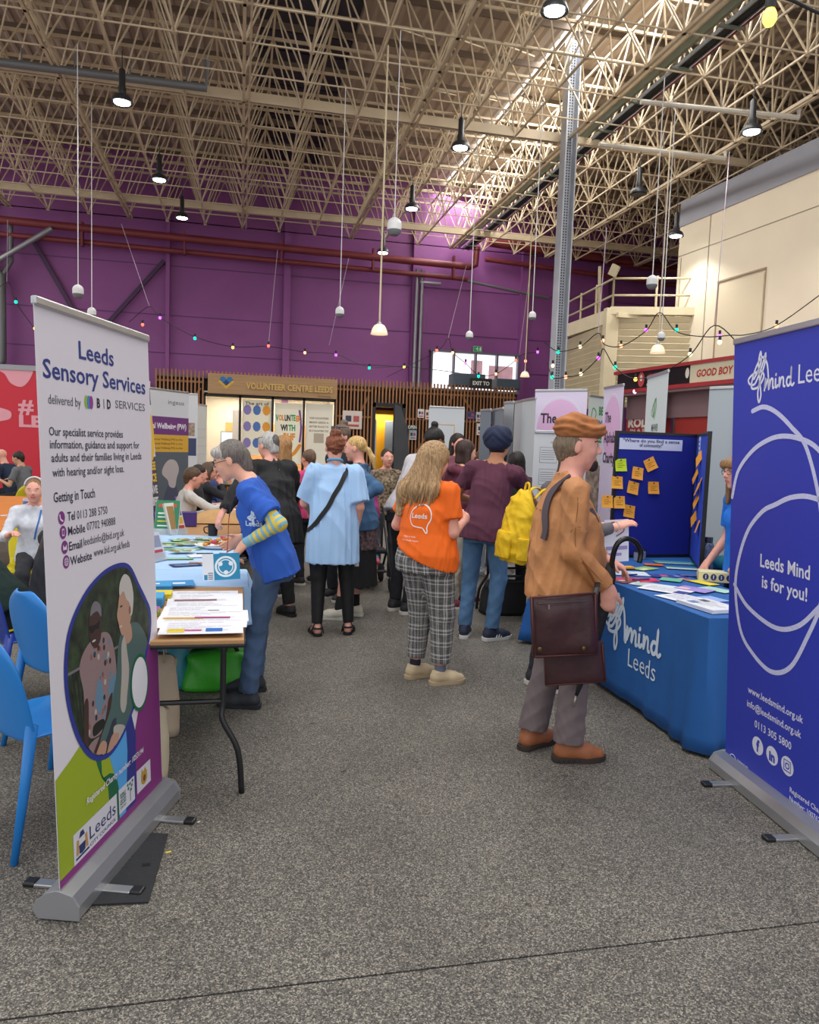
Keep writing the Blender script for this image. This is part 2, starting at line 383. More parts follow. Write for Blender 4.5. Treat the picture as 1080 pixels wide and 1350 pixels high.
MB().tube([(-6.3, YW-.6, 5.6), (-4.7, YW-.6, 6.75)], .07, 10).build('strut', mat('galvanised', 0), dq, 'auto')
# conduits on the right behind column
cd = thing('cable_conduit', 'thin horizontal conduit on the purple wall by the column', 'pipe', (7, YW-.3, 6))
MB().tube([(5.4, YW-.3, 6.5), (8.8, YW-.3, 6.1)], .04).build('pipe', GREY, cd)

# steel column
STEEL = mat('grey_steel', 'b4b8c0', .5, metal=.1, var=.08, vscale=4)
cx, cy = 5.58, 13.0
sc_ = thing('steel_column', 'tall grey perforated steel column rising to the roof', 'column', (cx, cy, 0))
MB().box((cx-.1, cy, 4.45), (.02, .24, 8.9)).box((cx+.1, cy, 4.45), (.02, .24, 8.9)).box((cx, cy+.05, 4.45), (.2, .02, 8.9)).build('column_section', STEEL, sc_)
pf = MB()
for k in range(180):
    z = .2+k*.048
    for dx in (-.045, 0, .045): pf.box((cx+dx, cy+.037, z), (.022, .006, .026))
tag(pf.build('perforation', mat('hole_dark', '3c3f48', .6), sc_), kind='stuff')
MB().box((cx, cy, .01), (.4, .4, .02)).build('base_plate', STEEL, sc_)
# channel and cable tray along the hall past the column
TR = mat('tray_green_grey', '737a6c', .5, metal=.2); BLK = mat('matt_black', '17171a', .55)
ct = thing('cable_tray', 'long dark cable tray with black cables fixed beside the steel column', 'cable tray', (5.9, 14, 7.2))
A = Vector((6.05, 7.6, 7.38)); B = Vector((6.0, 21.4, 7.38))
MB().beam(A, B, .05, .16).beam(A+Vector((-.05, 0, .07)), B+Vector((-.05, 0, .07)), .1, .02).build('channel', TR, ct)
MB().beam(A+Vector((.11, 0, -.1)), B+Vector((.11, 0, -.1)), .02, .06).beam(A+Vector((.27, 0, -.1)), B+Vector((.27, 0, -.1)), .02, .06).build('tray', GREY, ct)
cb = MB()
for k in range(5): cb.tube([A+Vector((.14+.028*k, 0, -.1)), B+Vector((.14+.028*k, 0, -.1))], .012, 6)
cb.build('cable', BLK, ct)
for k in range(12): y = 8.2+k*1.15; MB().box((6.2, y, 7.24), (.34, .05, .03)).build('bracket', TR, ct)
MB().tube([A+Vector((.36, 0, -.08)), B+Vector((.36, 0, -.08))], .02).build('red_pipe', RED, ct)
# ================================================================ TIMBER-SLATTED SHOPFRONT (volunteer centre)
YS0 = 20.0
WOOD = mat('cedar_slat', 'a3704a', .6, var=.2, vscale=6, stretch=(4, 4, .4)); DARKB = mat('slat_backing', '1d1713', .8)
ss = thing('slatted_shopfront', 'cedar slatted shopfront wall with lit windows beneath a wooden sign', 'shopfront', (2.6, YS0, 0))
bk = MB()
for (a, b_, z0, z1) in ((-2.1, -.95, 0, 3.1), (-.95, 2.45, 2.72, 3.1), (2.45, 3.42, 0, 3.1), (3.42, 4.28, 2.72, 3.1), (4.28, 7.45, 0, 3.1)):
    bk.box(((a+b_)/2, YS0+.12, (z0+z1)/2), (b_-a, .04, z1-z0))
bk.build('backing', DARKB, ss)
rnd = random.Random(5)
n = int((7.45+2.1)/.094)
sm = MB(); sm.box((0, 0, 0), (.036, .05, 1)); slat0 = sm.build('slat', WOOD, ss, world=False); first = True
for i in range(n):
    x = -2.07+i*.094
    if -.88 < x < 2.42: z0, z1 = 3.26, 3.34
    elif 3.40 < x < 4.30: z0, z1 = 2.74, 3.32+rnd.uniform(-.01, .02)
    else: z0, z1 = .05, 3.32+rnd.uniform(-.012, .02)
    o = slat0 if first else slat0.copy()
    if not first: COL.objects.link(o)
    first = False; o.parent = ss
    o.location = Vector((x, YS0, (z0+z1)/2))-ss.location; o.scale = (1, 1, z1-z0)
rb = MB()
for z in (1.0, 2.35, 3.05): rb.box((-1.5, YS0+.06, z), (1.15, .05, .05)); rb.box((2.93, YS0+.06, z), (.9, .05, .05)); rb.box((5.87, YS0+.06, z), (3.1, .05, .05))
rb.beam((-2, YS0+.06, 1.2), (-1.0, YS0+.06, 2.9), .05, .05).beam((2.5, YS0+.06, 1.3), (3.3, YS0+.06, 2.9), .05, .05).beam((4.4, YS0+.06, 1.1), (5.6, YS0+.06, 3.0), .05, .05).beam((5.9, YS0+.06, 3.0), (7.2, YS0+.06, 1.2), .05, .05)
rb.build('rail', WOOD, ss)
# fascia sign
sg = thing('fascia_sign', 'wooden fascia sign reading volunteer centre Leeds above the lit windows', 'sign', (.8, YS0-.08, 2.78))
MB().bbox((.81, YS0-.06, 3.02), (3.26, .09, .5), .01).build('board', mat('sign_ply', 'a6835c', .55, var=.12, vscale=3, stretch=(.4, 4, 8)), sg)
FM = frame_M((0, YS0-.106, 0), (1, 0, 0))
GOLD = mat('brass_letter', 'c9a763', .4, metal=.3)
text_mb('VOLUNTEER CENTRE LEEDS', FM, .12, 2.93, w=2.2, h=.155, bold=.03, ext=.05, lift=.012).build('lettering', GOLD, sg)
lm = MB(); FMl = frame_M((-.37, YS0-.106, 3.08), (1, 0, 0))
for sx in (-1, 1):
    poly_mb([(0, -.1), (sx*.17, .05), (sx*.12, .12), (sx*.05, .12), (0, .06)], FMl, .004, lm, 0)
    poly_mb([(0, -.1), (sx*.08, -.03), (0, .05)], FMl, .006, lm, 1)
    poly_mb([(0, -.18), (sx*.2, .0), (sx*.15, .03), (0, -.11)], FMl, .003, lm, 2)
lm.build('emblem', [C('2f6fae'), C('1c3f77'), C('d3a733')], sg, fixn=False)
text_mb('Community', FM, 1.95, 2.8, h=.05, lift=.004).build('small_lettering', C('3b2b45'), sg)
# window bays
BLKF = mat('black_frame', '191817', .4)
wf = thing('shop_window', 'black framed four pane shop window full of volunteering posters', 'window', (.8, YS0+.05, 0))
fr = MB(); xs = [-.9, -.02, .8, 1.6, 2.42]
for x in xs: fr.box((x, YS0+.05, 1.38), (.06, .1, 2.76))
for z in (.03, .45, 2.73): fr.box((.76, YS0+.05, z), (3.34, .1, .06))
fr.build('frame', BLKF, wf)
GLASS = mat('clear_glass', (.98, 1, .99), .02, alpha=.12, spec=.6)
for i in range(4): MB().box(((xs[i]+xs[i+1])/2, YS0+.06, 1.58), (xs[i+1]-xs[i]-.05, .008, 2.2)).build('pane', GLASS, wf)
# room behind: floor strip, walls, ceiling light
rm = MB(); rm.box((.76, YW-.05, 1.4), (3.4, .04, 2.8)); rm.box((-.93, 20.85, 1.4), (.04, 1.6, 2.8)); rm.box((2.45, 20.85, 1.4), (.04, 1.6, 2.8)); rm.box((.76, 20.85, 2.82), (3.4, 1.6, .04))
struct(rm.build('wall_shop', mat('shop_cream', 'e9e0cb', .7)))
area_light('shop_ceiling_light', (.76, 20.8, 2.76), (0, 0, 0), 2.6, .9, 75, (1, .93, .8))
area_light('corner_shop_light', (3.9, 20.7, 2.5), (0, 0, 0), .6, .8, 22, (1, .93, .8))
ct_ = thing('reception_desk', 'orange fronted desk behind the first shop window pane', 'desk', (-.3, 21.2, 0))
MB().bbox((-.3, 21.2, 1.0), (1.0, .4, .05)).build('worktop', mat('desk_dark', '5b4632', .5), ct_)
MB().bbox((-.3, 21.2, .5), (.96, .36, 1.0)).build('front', mat('desk_orange', 'e58a1c', .5), ct_)
mn = thing('monitor', 'small monitor with a blue screen on the desk behind the window', 'monitor', (-.28, 21.1, 1.02))
MB().bbox((-.28, 21.1, 2.0-.32), (.48, .03, .33), .005).build('casing', BLKF, mn)
MB().box((-.28, 21.08, 1.68), (.44, .005, .29)).build('screen', mat('lit_screen', (.45, .68, .85), .4, emit=.9), mn)
MB().cyl((-.28, 21.12, 1.03), (-.28, 21.12, 1.6), .015).box((-.28, 21.12, 1.03), (.2, .12, .02)).build('stand', BLKF, mn)
ow = thing('wall_panel', 'orange painted wall panel inside the lit shop', 'wall panel', (1.2, YW-.1, 0))
MB().box((1.0, YW-.09, 1.05), (2.8, .03, 2.1)).build('panel', mat('shop_orange', 'eea12c', .6), ow)
# posters on the glass
def poster(name, x0, z0, x1, z1, col, label, Y=YS0+.045, th=.006, group=None):
    o = tag(MB().box(((x0+x1)/2, Y, (z0+z1)/2), (x1-x0, th, z1-z0)).build(name, C(col) if isinstance(col, str) else col), label, 'poster', group)
    return o, frame_M(((x0+x1)/2, Y-th/2, (z0+z1)/2), (1, 0, 0)), (x1-x0)/2, (z1-z0)/2
def child_print(mb, parent, mats, name='print', world=True): return mb.build(name, mats, parent, fixn=False, world=world)
po, M, hw, hh = poster('poster', .04, 1.25, .77, 2.66, 'f3ead2', 'poster of purple and orange blobs on the second shop window pane')
pm = MB(); rnd = random.Random(8)
for i in range(9):
    cx_, cy_ = (i % 3-1)*.24, .45-(i//3)*.42
    poly_mb(ell(cx_, cy_, .1, .13, 10), M, .002, pm, i % 3)
child_print(pm, po, [C('8c7cb8'), C('4e74b5'), C('e79b2f')])
child_print(text_mb('The art of', M, -.3, .58, w=.6, h=.08, bold=.02), po, C('39383d'), 'lettering')
po, M, hw, hh = poster('poster', .86, 1.05, 1.56, 2.62, 'f6efd9', 'hand lettered poster reading volunteer with BHF on the third pane')
pm = MB(); cols = ['3c6fb0', '43a06a', 'd9473f', 'e8952b', '7a4aa0', '2f2f33']
stroke_mb([(-.3, -.1), (-.2, -.45), (.1, -.55), (.3, -.3)], .09, M, .002, pm, 3); stroke_mb([(.28, .6), (.33, .2), (.3, -.2)], .05, M, .002, pm, 4)
child_print(pm, po, [C(c) for c in cols])
for k, (s, u, v, w_, h) in enumerate((('V', -.33, .32, .08, .16), ('OL', -.25, .34, .14, .14), ('UN', -.1, .33, .15, .15), ('TE', .06, .34, .12, .15), ('ER', .19, .33, .13, .14), ('WI', -.2, .08, .18, .15), ('TH', 0, .08, .18, .15), ('BHF', -.12, -.16, .3, .17))):
    child_print(text_mb(s, M, u, v, w=w_, h=h, bold=.05, lift=.003), po, C(cols[(k*2+1) % 6]), 'lettering')
po, M, hw, hh = poster('poster', 1.65, 1.0, 2.36, 2.64, 'f0ead9', 'pale notice with small brown lettering on the fourth pane')
for k, s in enumerate(('OUR VOLUNTEERS', 'MAKE LEEDS A', 'BETTER PLACE TO', 'BE A VOLUNTEER TOO')): child_print(text_mb(s, M, 0, .42-.11*k, w=.5, h=.05, bold=.02, align='C'), po, C('6b4d3c'), 'lettering')
child_print(poly_mb(rect(-.13, -.2, .13, .05), M, .002), po, C('b9ab98'))
# feather banner inside the shop
fb = thing('feather_banner', 'red and cream pull-up banner inside the shop window', 'banner', (.0, 20.5, 0))
MB().box((-.02, 20.5, 1.4), (.38, .02, 2.0)).build('panel', C('ddd6d0'), fb)
FB = frame_M((-.02, 20.485, 1.4), (1, 0, 0)); child_print(poly_mb([(.0, -1), (.19, -1), (.19, .7), (.12, .1), (.05, -.3)], FB, .002), fb, C('c23a2f')); child_print(text_mb('volunteer', FB, .14, -.7, w=.7, h=.08, rot=PI/2, bold=.03, lift=.004), fb, C('f2eee8'), 'lettering')

# corner shop doorway with yellow wall inside and a dark flag banner
dr = thing('shop_doorway', 'black framed open doorway with yellow wall inside, right of the posters', 'door', (3.85, YS0, 0))
MB().box((3.44, YS0+.05, 1.37), (.1, .14, 2.74)).box((4.26, YS0+.05, 1.37), (.1, .14, 2.74)).box((3.85, YS0+.05, 2.69), (.9, .14, .12)).build('frame', BLKF, dr)
MB().box((3.85, YS0+1.2, 1.3), (.8, .04, 2.6)).build('yellow_wall', mat('shop_yellow', 'f0a80f', .5), dr)
MB().bbox((4.06, YS0+.9, 1.15), (.26, .06, 2.3), .01).build('roller_shutter', mat('shutter_grey', '7d848c', .4), dr)
MB().box((3.53, YS0+.3, 1.3), (.05, .3, 2.0)).build('notice_panel', C('c9ccda'), dr)
bf = thing('feather_flag', 'tall dark grey feather flag beside the open doorway', 'flag', (4.45, 19.2, 0))
a, b_ = onY(520, 532, 19.2), onY(520, 600, 19.2)
MB().prism([(a.x, a.z), (a.x+.18, a.z-.08), (a.x+.36, a.z-.6), (a.x+.45, 1.2), (a.x+.4, .5), (a.x+.05, .5)], 19.19, 19.21).build('sail', mat('flag_dark', '45474c', .7, var=.1, vscale=2), bf)
MB().tube([(a.x, 19.2, 0.02), (a.x, 19.2, a.z), (a.x+.1, 19.2, a.z+.02)], .015).build('pole', BLK, bf); MB().box((a.x, 19.2, .015), (.4, .4, .03)).build('base', BLK, bf)
# notices on the slats
for (px0, py0, px1, py1, col, lab) in ((551, 539, 559, 551, 'dfe0e4', 'small white notice with two dark figures on the slats'), (452, 541, 477, 566, 'd8c9c0', 'community noticeboard poster on the slats left of the doorway'),
        (561, 540, 569, 553, 'e9c9bd', 'small salmon striped notice on the slats'), (616, 542, 626, 553, '4b4a83', 'small purple notice on the slats right of the white banner'), (628, 543, 636, 556, 'ccd2da', 'small pale blue notice on the slats near the grey panels'), (540, 567, 549, 580, 'b9cfe0', 'pale blue notice under the open sign'), (629, 558, 641, 574, 'e4e4e2', 'white paper notice behind the grey screen panels')):
    a, b_ = onY(px0, py0, YS0-.04), onY(px1, py1, YS0-.04)
    po, M, hw, hh = poster('notice', a.x, b_.z, b_.x, a.z, col, lab, YS0-.04)
    pm = MB(); k = 2
    for i in range(2): poly_mb(rect(-hw*.7+i*hw*.8, -hh*.2, -hw*.1+i*hw*.8, hh*.45), M, .002, pm, i)
    poly_mb(rect(-hw*.7, -hh*.75, hw*.7, -hh*.5), M, .002, pm, 1); child_print(pm, po, [C('3b3f55'), C('b65a58')])
os_ = thing('hanging_sign', 'small black open sign projecting from the slats', 'sign', (4.55, 19.8, 2.2))
a, b_ = onY(537, 560, 19.8), onY(550, 567, 19.8)
MB().box(((a.x+b_.x)/2, 19.8, (a.z+b_.z)/2), (b_.x-a.x, .03, a.z-b_.z)).build('board', BLKF, os_)
MB().beam(((a.x+b_.x)/2, 19.8, a.z), ((a.x+b_.x)/2, 19.97, a.z), .02, .02).build('bracket', BLKF, os_)
child_print(text_mb('OPEN', frame_M((a.x, 19.784, b_.z), (1, 0, 0)), .02, .03, w=b_.x-a.x-.04, h=.09, bold=.03), os_, C('e9e9e4'), 'lettering')

# exit signs
ex = thing('exit_sign', 'green running man exit sign above the high window', 'sign', (6.75, YW-.15, 4.45))
MB().box((6.73, YW-.12, 4.52), (.26, .05, .17)).build('casing', C('9fb8a5'), ex)
eM = frame_M((6.73, YW-.146, 4.52), (1, 0, 0)); em_ = MB(); poly_mb(rect(-.12, -.075, .12, .075), eM, .001, em_, 0)
poly_mb(ell(-.01, .045, .014, .014, 8), eM, .003, em_, 1); stroke_mb([(-.01, .02), (-.02, -.02), (.02, -.05)], .018, eM, .003, em_, 1); stroke_mb([(-.05, .0), (-.01, .02), (.03, -.005)], .014, eM, .003, em_, 1); poly_mb(rect(.06, -.055, .1, .055), eM, .003, em_, 1)
child_print(em_, ex, [mat('exit_green', '1d8a4b', .4, emit=.25), C('e8f2ea')], 'pictogram')
ex = thing('exit_sign', 'black hanging sign reading exit to above the slatted wall', 'sign', (6.3, 19.7, 3.2))
a, b_ = onY(620, 498, 19.7), onY(648, 513, 19.7)
MB().bbox(((a.x+b_.x)/2, 19.7, (a.z+b_.z)/2), (b_.x-a.x, .05, a.z-b_.z), .006).build('board', BLKF, ex)
child_print(text_mb('EXIT TO', frame_M((a.x, 19.674, b_.z), (1, 0, 0)), .07, .09, w=b_.x-a.x-.14, h=.1, bold=.03), ex, C('e6e6e2'), 'lettering')
cb = thing('kitchen_hood', 'grey box and ducting on top of the slatted shop roof', 'box', (6.2, 20.6, 3.3))
MB().bbox((6.15, 20.6, 3.5), (.9, .6, .34), .02).bbox((7.3, 20.6, 3.45), (.7, .5, .28), .02).build('casing', mat('dark_box', '4c5a66', .5), cb)
MB().box((2.7, 20.85, 3.18), (9.6, 1.65, .06)).build('roof_lid', mat('lid_grey', '77706a', .8), ss)

# ================================================================ RIGHT SIDE: cream upper storey, louvred plant room, food stalls
CREAM = mat('cream_render', 'e8dcc4', .7, var=.03, vscale=1.2); GB = mat('grey_band', '9b9ea8', .6)
P0 = Vector((9.07, 15, 0)); P1 = Vector((9.42, 10.2, 0)); dirv = (P1-P0).normalized()
P1 = P0+dirv*7.0
cb = thing('upper_storey', 'big cream upper storey block with grey parapet band at right', 'building', (P0.x, P0.y, 3.1))
th = Vector((1.2, 0, 0))
def slab(mb, z0, z1, off=0.0, th_=3.6):
    o = Vector((-dirv.y, dirv.x, 0)); o = o if o.x > 0 else -o
    a, b_ = P0-o*off, P1-o*off; q = [(a.x, a.y), (b_.x, b_.y), (b_.x+o.x*th_, b_.y+o.y*th_), (a.x+o.x*th_, a.y+o.y*th_)]
    mb.add([(x, y, z) for z in (z0, z1) for x, y in q], [(0, 1, 2, 3), (7, 6, 5, 4)]+[(i, (i+1) % 4, (i+1) % 4+4, i+4) for i in range(4)]); return mb
slab(MB(), 3.12, 6.45).build('wall', CREAM, cb); slab(MB(), 6.45, 6.97, .02).build('parapet', GB, cb)
BM = frame_M(P0, dirv)      # x toward the viewer; z out of the wall toward the hall
if BM.col[2].x > 0: BM = frame_M(P0, dirv)
def wallrect(mb, x0, z0, x1, z1, t=.02, off=.0):
    o = Vector((-dirv.y, dirv.x, 0)); o = -o if o.x > 0 else o
    c = P0+dirv*(x0+x1)/2+o*(off+t/2); c.z = (z0+z1)/2
    mb.box(c, (x1-x0, t, z1-z0), M=Matrix((dirv, o, Vector((0, 0, 1)))).transposed().to_4x4()); return mb
jm = MB(); wallrect(jm, 0, 5.83, 7, 5.845, .006); wallrect(jm, .98, 3.1, 1.0, 6.45, .006); wallrect(jm, .1, 3.1, .115, 5.8, .006)
jm.build('render_joint', C('8f866f'), cb)
pm = MB(); wallrect(pm, 1.35, 3.12, 1.37, 5.05, .02); wallrect(pm, 1.35, 5.04, 2.65, 5.07, .03); wallrect(pm, 2.63, 3.12, 2.65, 5.05, .02); pm.build('blocked_window_edge', C('a8957a'), cb)
wallrect(MB(), 1.42, 3.12, 2.6, 5.0, .01).build('blocked_window', mat('cream_infill', 'e0d3b6', .7), cb)

# louvred plant room
LOUV = mat('louvre_cream', 'e2d6b4', .5, var=.05, vscale=3)
c0 = Vector((7.56, 15.0, 0)); cl_ = Vector((7.765, 17.9, 0)); cr_ = Vector((9.3, 14.35, 0))
pr = thing('plant_room', 'cream louvred plant room with rooftop railings behind the steel column', 'building', (c0.x, c0.y, 2.9))
def louvre_face(a, b_, z0, z1, n, side):
    d = (b_-a).normalized(); o = Vector((d.y, -d.x, 0))*side; M = Matrix((d, o, Vector((0, 0, 1)))).transposed().to_4x4(); L = (b_-a).length
    c = (a+b_)/2; MB().box(Vector((c.x, c.y, (z0+z1)/2))-o*.12, (L, .06, z1-z0), M=M).build('backing', mat('louvre_gap', '94896a', .7), pr)
    for i in range(n):
        z = z0+(z1-z0)*(i+.5)/n; tilt = Matrix.Rotation(R(-32), 4, 'X') if side > 0 else Matrix.Rotation(R(32), 4, 'X')
        MB().box(Vector((c.x, c.y, z))-o*.03, (L-.06, .03, (z1-z0)/n*.98), M=M @ Matrix.Rotation(R(-28), 4, 'X')).build('louvre_blade', LOUV, pr)
louvre_face(c0+Vector((0.0, .12, 0)), cl_, 2.6, 4.35, 14, -1)
louvre_face(c0+Vector((.15, -.05, 0)), cr_, 2.6, 4.5, 14, 1)
MB().box((c0.x+.03, c0.y, 3.5), (.28, .16, 2.3)).box(((cl_.x+c0.x)/2, (cl_.y+c0.y)/2, 4.52), (.12, 2.9, .3)).build('corner_post', LOUV, pr)
MB().beam(c0+Vector((0, 0, 4.6)), cr_+Vector((0, 0, 4.6)), .16, .16).build('top_edge', LOUV, pr)
MB().box((8.6, 16.3, 4.5), (1.9, 3.0, .1)).build('roof', LOUV, pr)
RAIL = mat('rail_beige', 'b5a98c', .5)
for (s, e, n) in ((c0+Vector((.1, .1, 0)), cl_+Vector((.1, 0, 0)), 4), (c0+Vector((.1, .1, 0)), cr_+Vector((0, .1, 0)), 3)):
    rm = MB()
    for z in (4.95, 5.3): rm.cyl(s+Vector((0, 0, z)), e+Vector((0, 0, z)), .022, 8)
    for i in range(n): q = s.lerp(e, i/(n-1)); rm.cyl(q+Vector((0, 0, 4.55)), q+Vector((0, 0, 5.35)), .025, 8)
    rm.build('railing', RAIL, pr)
MB().beam(Vector((7.6, 15.1, 5.35)), Vector((7.65, 15.0, 5.55)), .05, .2).beam(Vector((7.9, 16.2, 4.6)), Vector((7.85, 16.2, 5.8)), .05, .05).build('bracket', RAIL, pr)

# food stalls: long red framed fascia
S0 = Vector((7.3, 14.0, 0)); S1 = Vector((7.8, 9.6, 0)); sd = (S1-S0).normalized(); so = Vector((sd.y, -sd.x, 0)); so = so if so.x < 0 else -so
SM = Matrix((sd, -so, Vector((0, 0, 1)))).transposed().to_4x4()
def sbox(mb, x0, x1, z0, z1, y0=0, y1=.1, mi=0):
    c = S0+sd*(x0+x1)/2-so*((y0+y1)/2); c.z = (z0+z1)/2; mb.box(c, (x1-x0, y1-y0, z1-z0), M=SM, mi=mi); return mb
STR = mat('stall_red', 'a93338', .45)
st = thing('food_stall', 'food stall row with red framed black and cream fascia signs', 'stall', (S0.x, S0.y, 0))
sbox(sbox(MB(), -.1, 4.6, 3.17, 3.23, -.03, .3), -.1, 4.6, 2.79, 2.86, -.03, .3).build('fascia_trim', STR, st)
sbox(MB(), 0, 2.15, 2.86, 3.17, 0, .12).build('fascia_board', mat('fascia_black', '17171a', .35), st)
sbox(MB(), 2.15, 4.6, 2.86, 3.17, -.005, .12).build('fascia_board', mat('fascia_cream', 'd8d0b4', .5), st)
sbox(sbox(MB(), 0, 4.6, 2.3, 2.79, .25, .3), 0, 4.6, 2.74, 2.8, .0, 1.2).build('soffit', mat('soffit_mauve', '8a6d72', .6), st)

for pa, pb in ((1.25, 1.4), (3.0, 3.1), (0, .08)): sbox(MB(), pa, pb, 0, 2.8, .02, .14).build('post', mat('stall_post', '6c6070', .5), st)
sbox(MB(), -.1, 4.6, 0, 1.05, .4, .5).build('counter_front', mat('stall_counter', 'a69e8a', .5), st)
sbox(MB(), -.1, 4.6, 0, 2.8, 1.6, 1.65).build('back_wall', mat('stall_dark', '2b2726', .7), st)
sbox(MB(), -.05, 1.2, 2.0, 2.35, .3, .4).build('menu_board', STR, st); sbox(MB(), 1.45, 4.6, 1.95, 2.3, .3, .4).build('awning', mat('awning_red', 'a5302a', .6), st)
sbox(MB(), -.05, 1.2, 1.05, 1.42, .38, .44).build('counter_glass', mat('counter_cream', 'bdb49a', .4), st)
SF = frame_M(S0+so*.004, sd)
child_print(text_mb('GOOD BOY', SF, 2.32, 2.955, w=.86, h=.12, bold=.035, shear=.15, lift=.004), st, C('b93a30'), 'lettering')
child_print(text_mb('CEO', SF, .95, 2.98, w=.5, h=.13, bold=.03, lift=.004), st, C('b23034'), 'lettering')
child_print(text_mb('OF SOUTH', SF, .95, 2.89, w=.5, h=.05, bold=.02, lift=.004), st, C('d9d5cc'), 'small_lettering')
lg = MB(); poly_mb(ell(.78, 3.02, .1, .14), SF, .003, lg, 0); poly_mb(ell(.78, 3.05, .04, .06), SF, .005, lg, 1); poly_mb(ell(2.08, 3.04, .05, .09), SF, .003, lg, 1); child_print(lg, st, [C('c7474a'), C('e7dfd8')], 'emblem')
SFb = frame_M(S0-so*.298, sd)
child_print(text_mb("ROLLIN'", SFb, .02, 2.15, w=1.1, h=.17, bold=.05, lift=.004), st, C('efe8e0'), 'lettering')
child_print(text_mb('IN A SLICE', SFb, .1, 2.05, w=.8, h=.06, bold=.03, lift=.004), st, C('e8d5cf'), 'small_lettering')
# back grey door/window parts inside
sbox(MB(), 1.5, 2.9, 1.1, 1.9, 1.55, 1.6).build('serving_hatch', mat('hatch_grey', '8f8f88', .5), st)
# mauve spotlight under the fascia
sp = thing('spotlight', 'small pink glowing spotlight beneath the stall fascia', 'lamp', tuple(onY(838, 516, 13.4))); MB().ball(onY(838, 516, 13.4), .05).build('lamp_head', mat('pink_glow', (1, .55, .95), .4, emit=2), sp)
# ================================================================ LAMPS, PENDANTS, FESTOON LIGHTS
HB = mat('lamp_black', '2a2b2e', .4); LED = mat('led_white', (.9, .96, 1), .3, emit=22); ZR = 7.18
def high_bay(p, label, on=True, s=1.0):
    t = thing('high_bay_lamp', label, 'lamp', (p.x, p.y, p.z), group=None)
    s *= .78; b = MB(); b.lathe([(0.001, .62*s), (.035*s, .62*s), (.06*s, .58*s), (.06*s, .3*s), (.075*s, .27*s), (.075*s, .16*s), (.17*s, .1*s), (.2*s, .02*s), (.2*s, 0), (.15*s, .015*s), (.001, .02*s)], p, 18); b.build('housing', HB, t, 'auto')
    MB().lathe([(.001, .012*s), (.145*s, .012*s), (.145*s, .0), (.001, -.004*s)], p, 16).build('led_disc', LED if on else HB, t)
    MB().cyl(p+Vector((0, 0, .6*s)), Vector((p.x, p.y, ZR)), .008, 6).build('chain', HB, t)
    if on:
        l = bpy.data.lights.new('high_bay_glow', 'SPOT'); l.energy = 150; l.color = (1, .97, .9); l.spot_size = R(130); l.spot_blend = .6; l.shadow_soft_size = .14
        o = bpy.data.objects.new('high_bay_glow', l); COL.objects.link(o); o.location = (p.x, p.y, p.z-.03)
for (px, py, z, lab, on) in ((161, 136, 6.45, 'lit high bay lamp beneath the left end of the grey conduit', True), (210, 238, 6.45, 'lit high bay lamp on the second row left of the dark rooflight', True),
        (240, 288, 6.5, 'lit high bay lamp low by the purple wall at left', True), (607, 196, 6.45, 'lit high bay lamp under the nearer cross beam', True), (543, 276, 6.45, 'lit high bay lamp just above the white egg shaped speaker', True),
        (731, 16, 6.5, 'lit high bay lamp at the top edge beside the bright rooflight', True), (991, 175, 6.45, 'lit high bay lamp under the white pipe at upper right', True), (842, 256, 6.4, 'unlit dark high bay lamp above the plant room', False),
        (505, 334, 6.2, 'lit high bay lamp against the red pipes behind the dome pendant cable', True), (891, 312, 6.0, 'lit high bay lamp beside the corner of the cream upper storey', True)):
    high_bay(onz(px, py, z), lab, on)
EGGW = mat('speaker_white', 'd9dadb', .45); EGGG = mat('speaker_grey', '6f7278', .6); CABLE = mat('cable_beige', 'cdbf9f', .6)
def egg(p, r, label):
    t = thing('pendant_speaker', label, 'speaker', tuple(p), group=None)
    MB().lathe([(.001, .1*r/.09+r*.35)]+[(r*math.sin(a), r*.35+r*math.cos(a)) for a in [R(x) for x in (20, 40, 60, 80, 90)]]+[(r*.99, -r*.35)], p, 18).build('shell', EGGW, t, 'auto')
    MB().lathe([(r*.97, -r*.35), (r*.9, -r*.7), (r*.55, -r*1.05), (.001, -r*1.1)], p, 18).build('grille', EGGG, t, 'auto')
    MB().cyl(p+Vector((0, 0, r*1.2)), Vector((p.x, p.y, ZR)), .007, 6).build('cable', EGGW, t)
for (px, py, z, r, lab) in ((520, 300, 4.6, .1, 'largest white egg shaped speaker hanging near the centre'), (448, 412, 3.7, .07, 'white egg shaped speaker left of the dome pendant'), (103, 385, 3.7, .08, 'white egg shaped speaker above the left banner rail'),
        (121, 413, 3.7, .075, 'white egg shaped speaker just touching the left banner rail in view'), (619, 443, 3.7, .07, 'white egg shaped speaker above the high window'), (702, 417, 3.8, .06, 'small white egg shaped speaker left of the steel column'),
        (860, 373, 4.2, .085, 'white egg shaped speaker before the cream upper storey'), (872, 444, 3.5, .06, 'small white egg shaped speaker behind the right dome pendant')):
    egg(onz(px, py, z), r, lab)
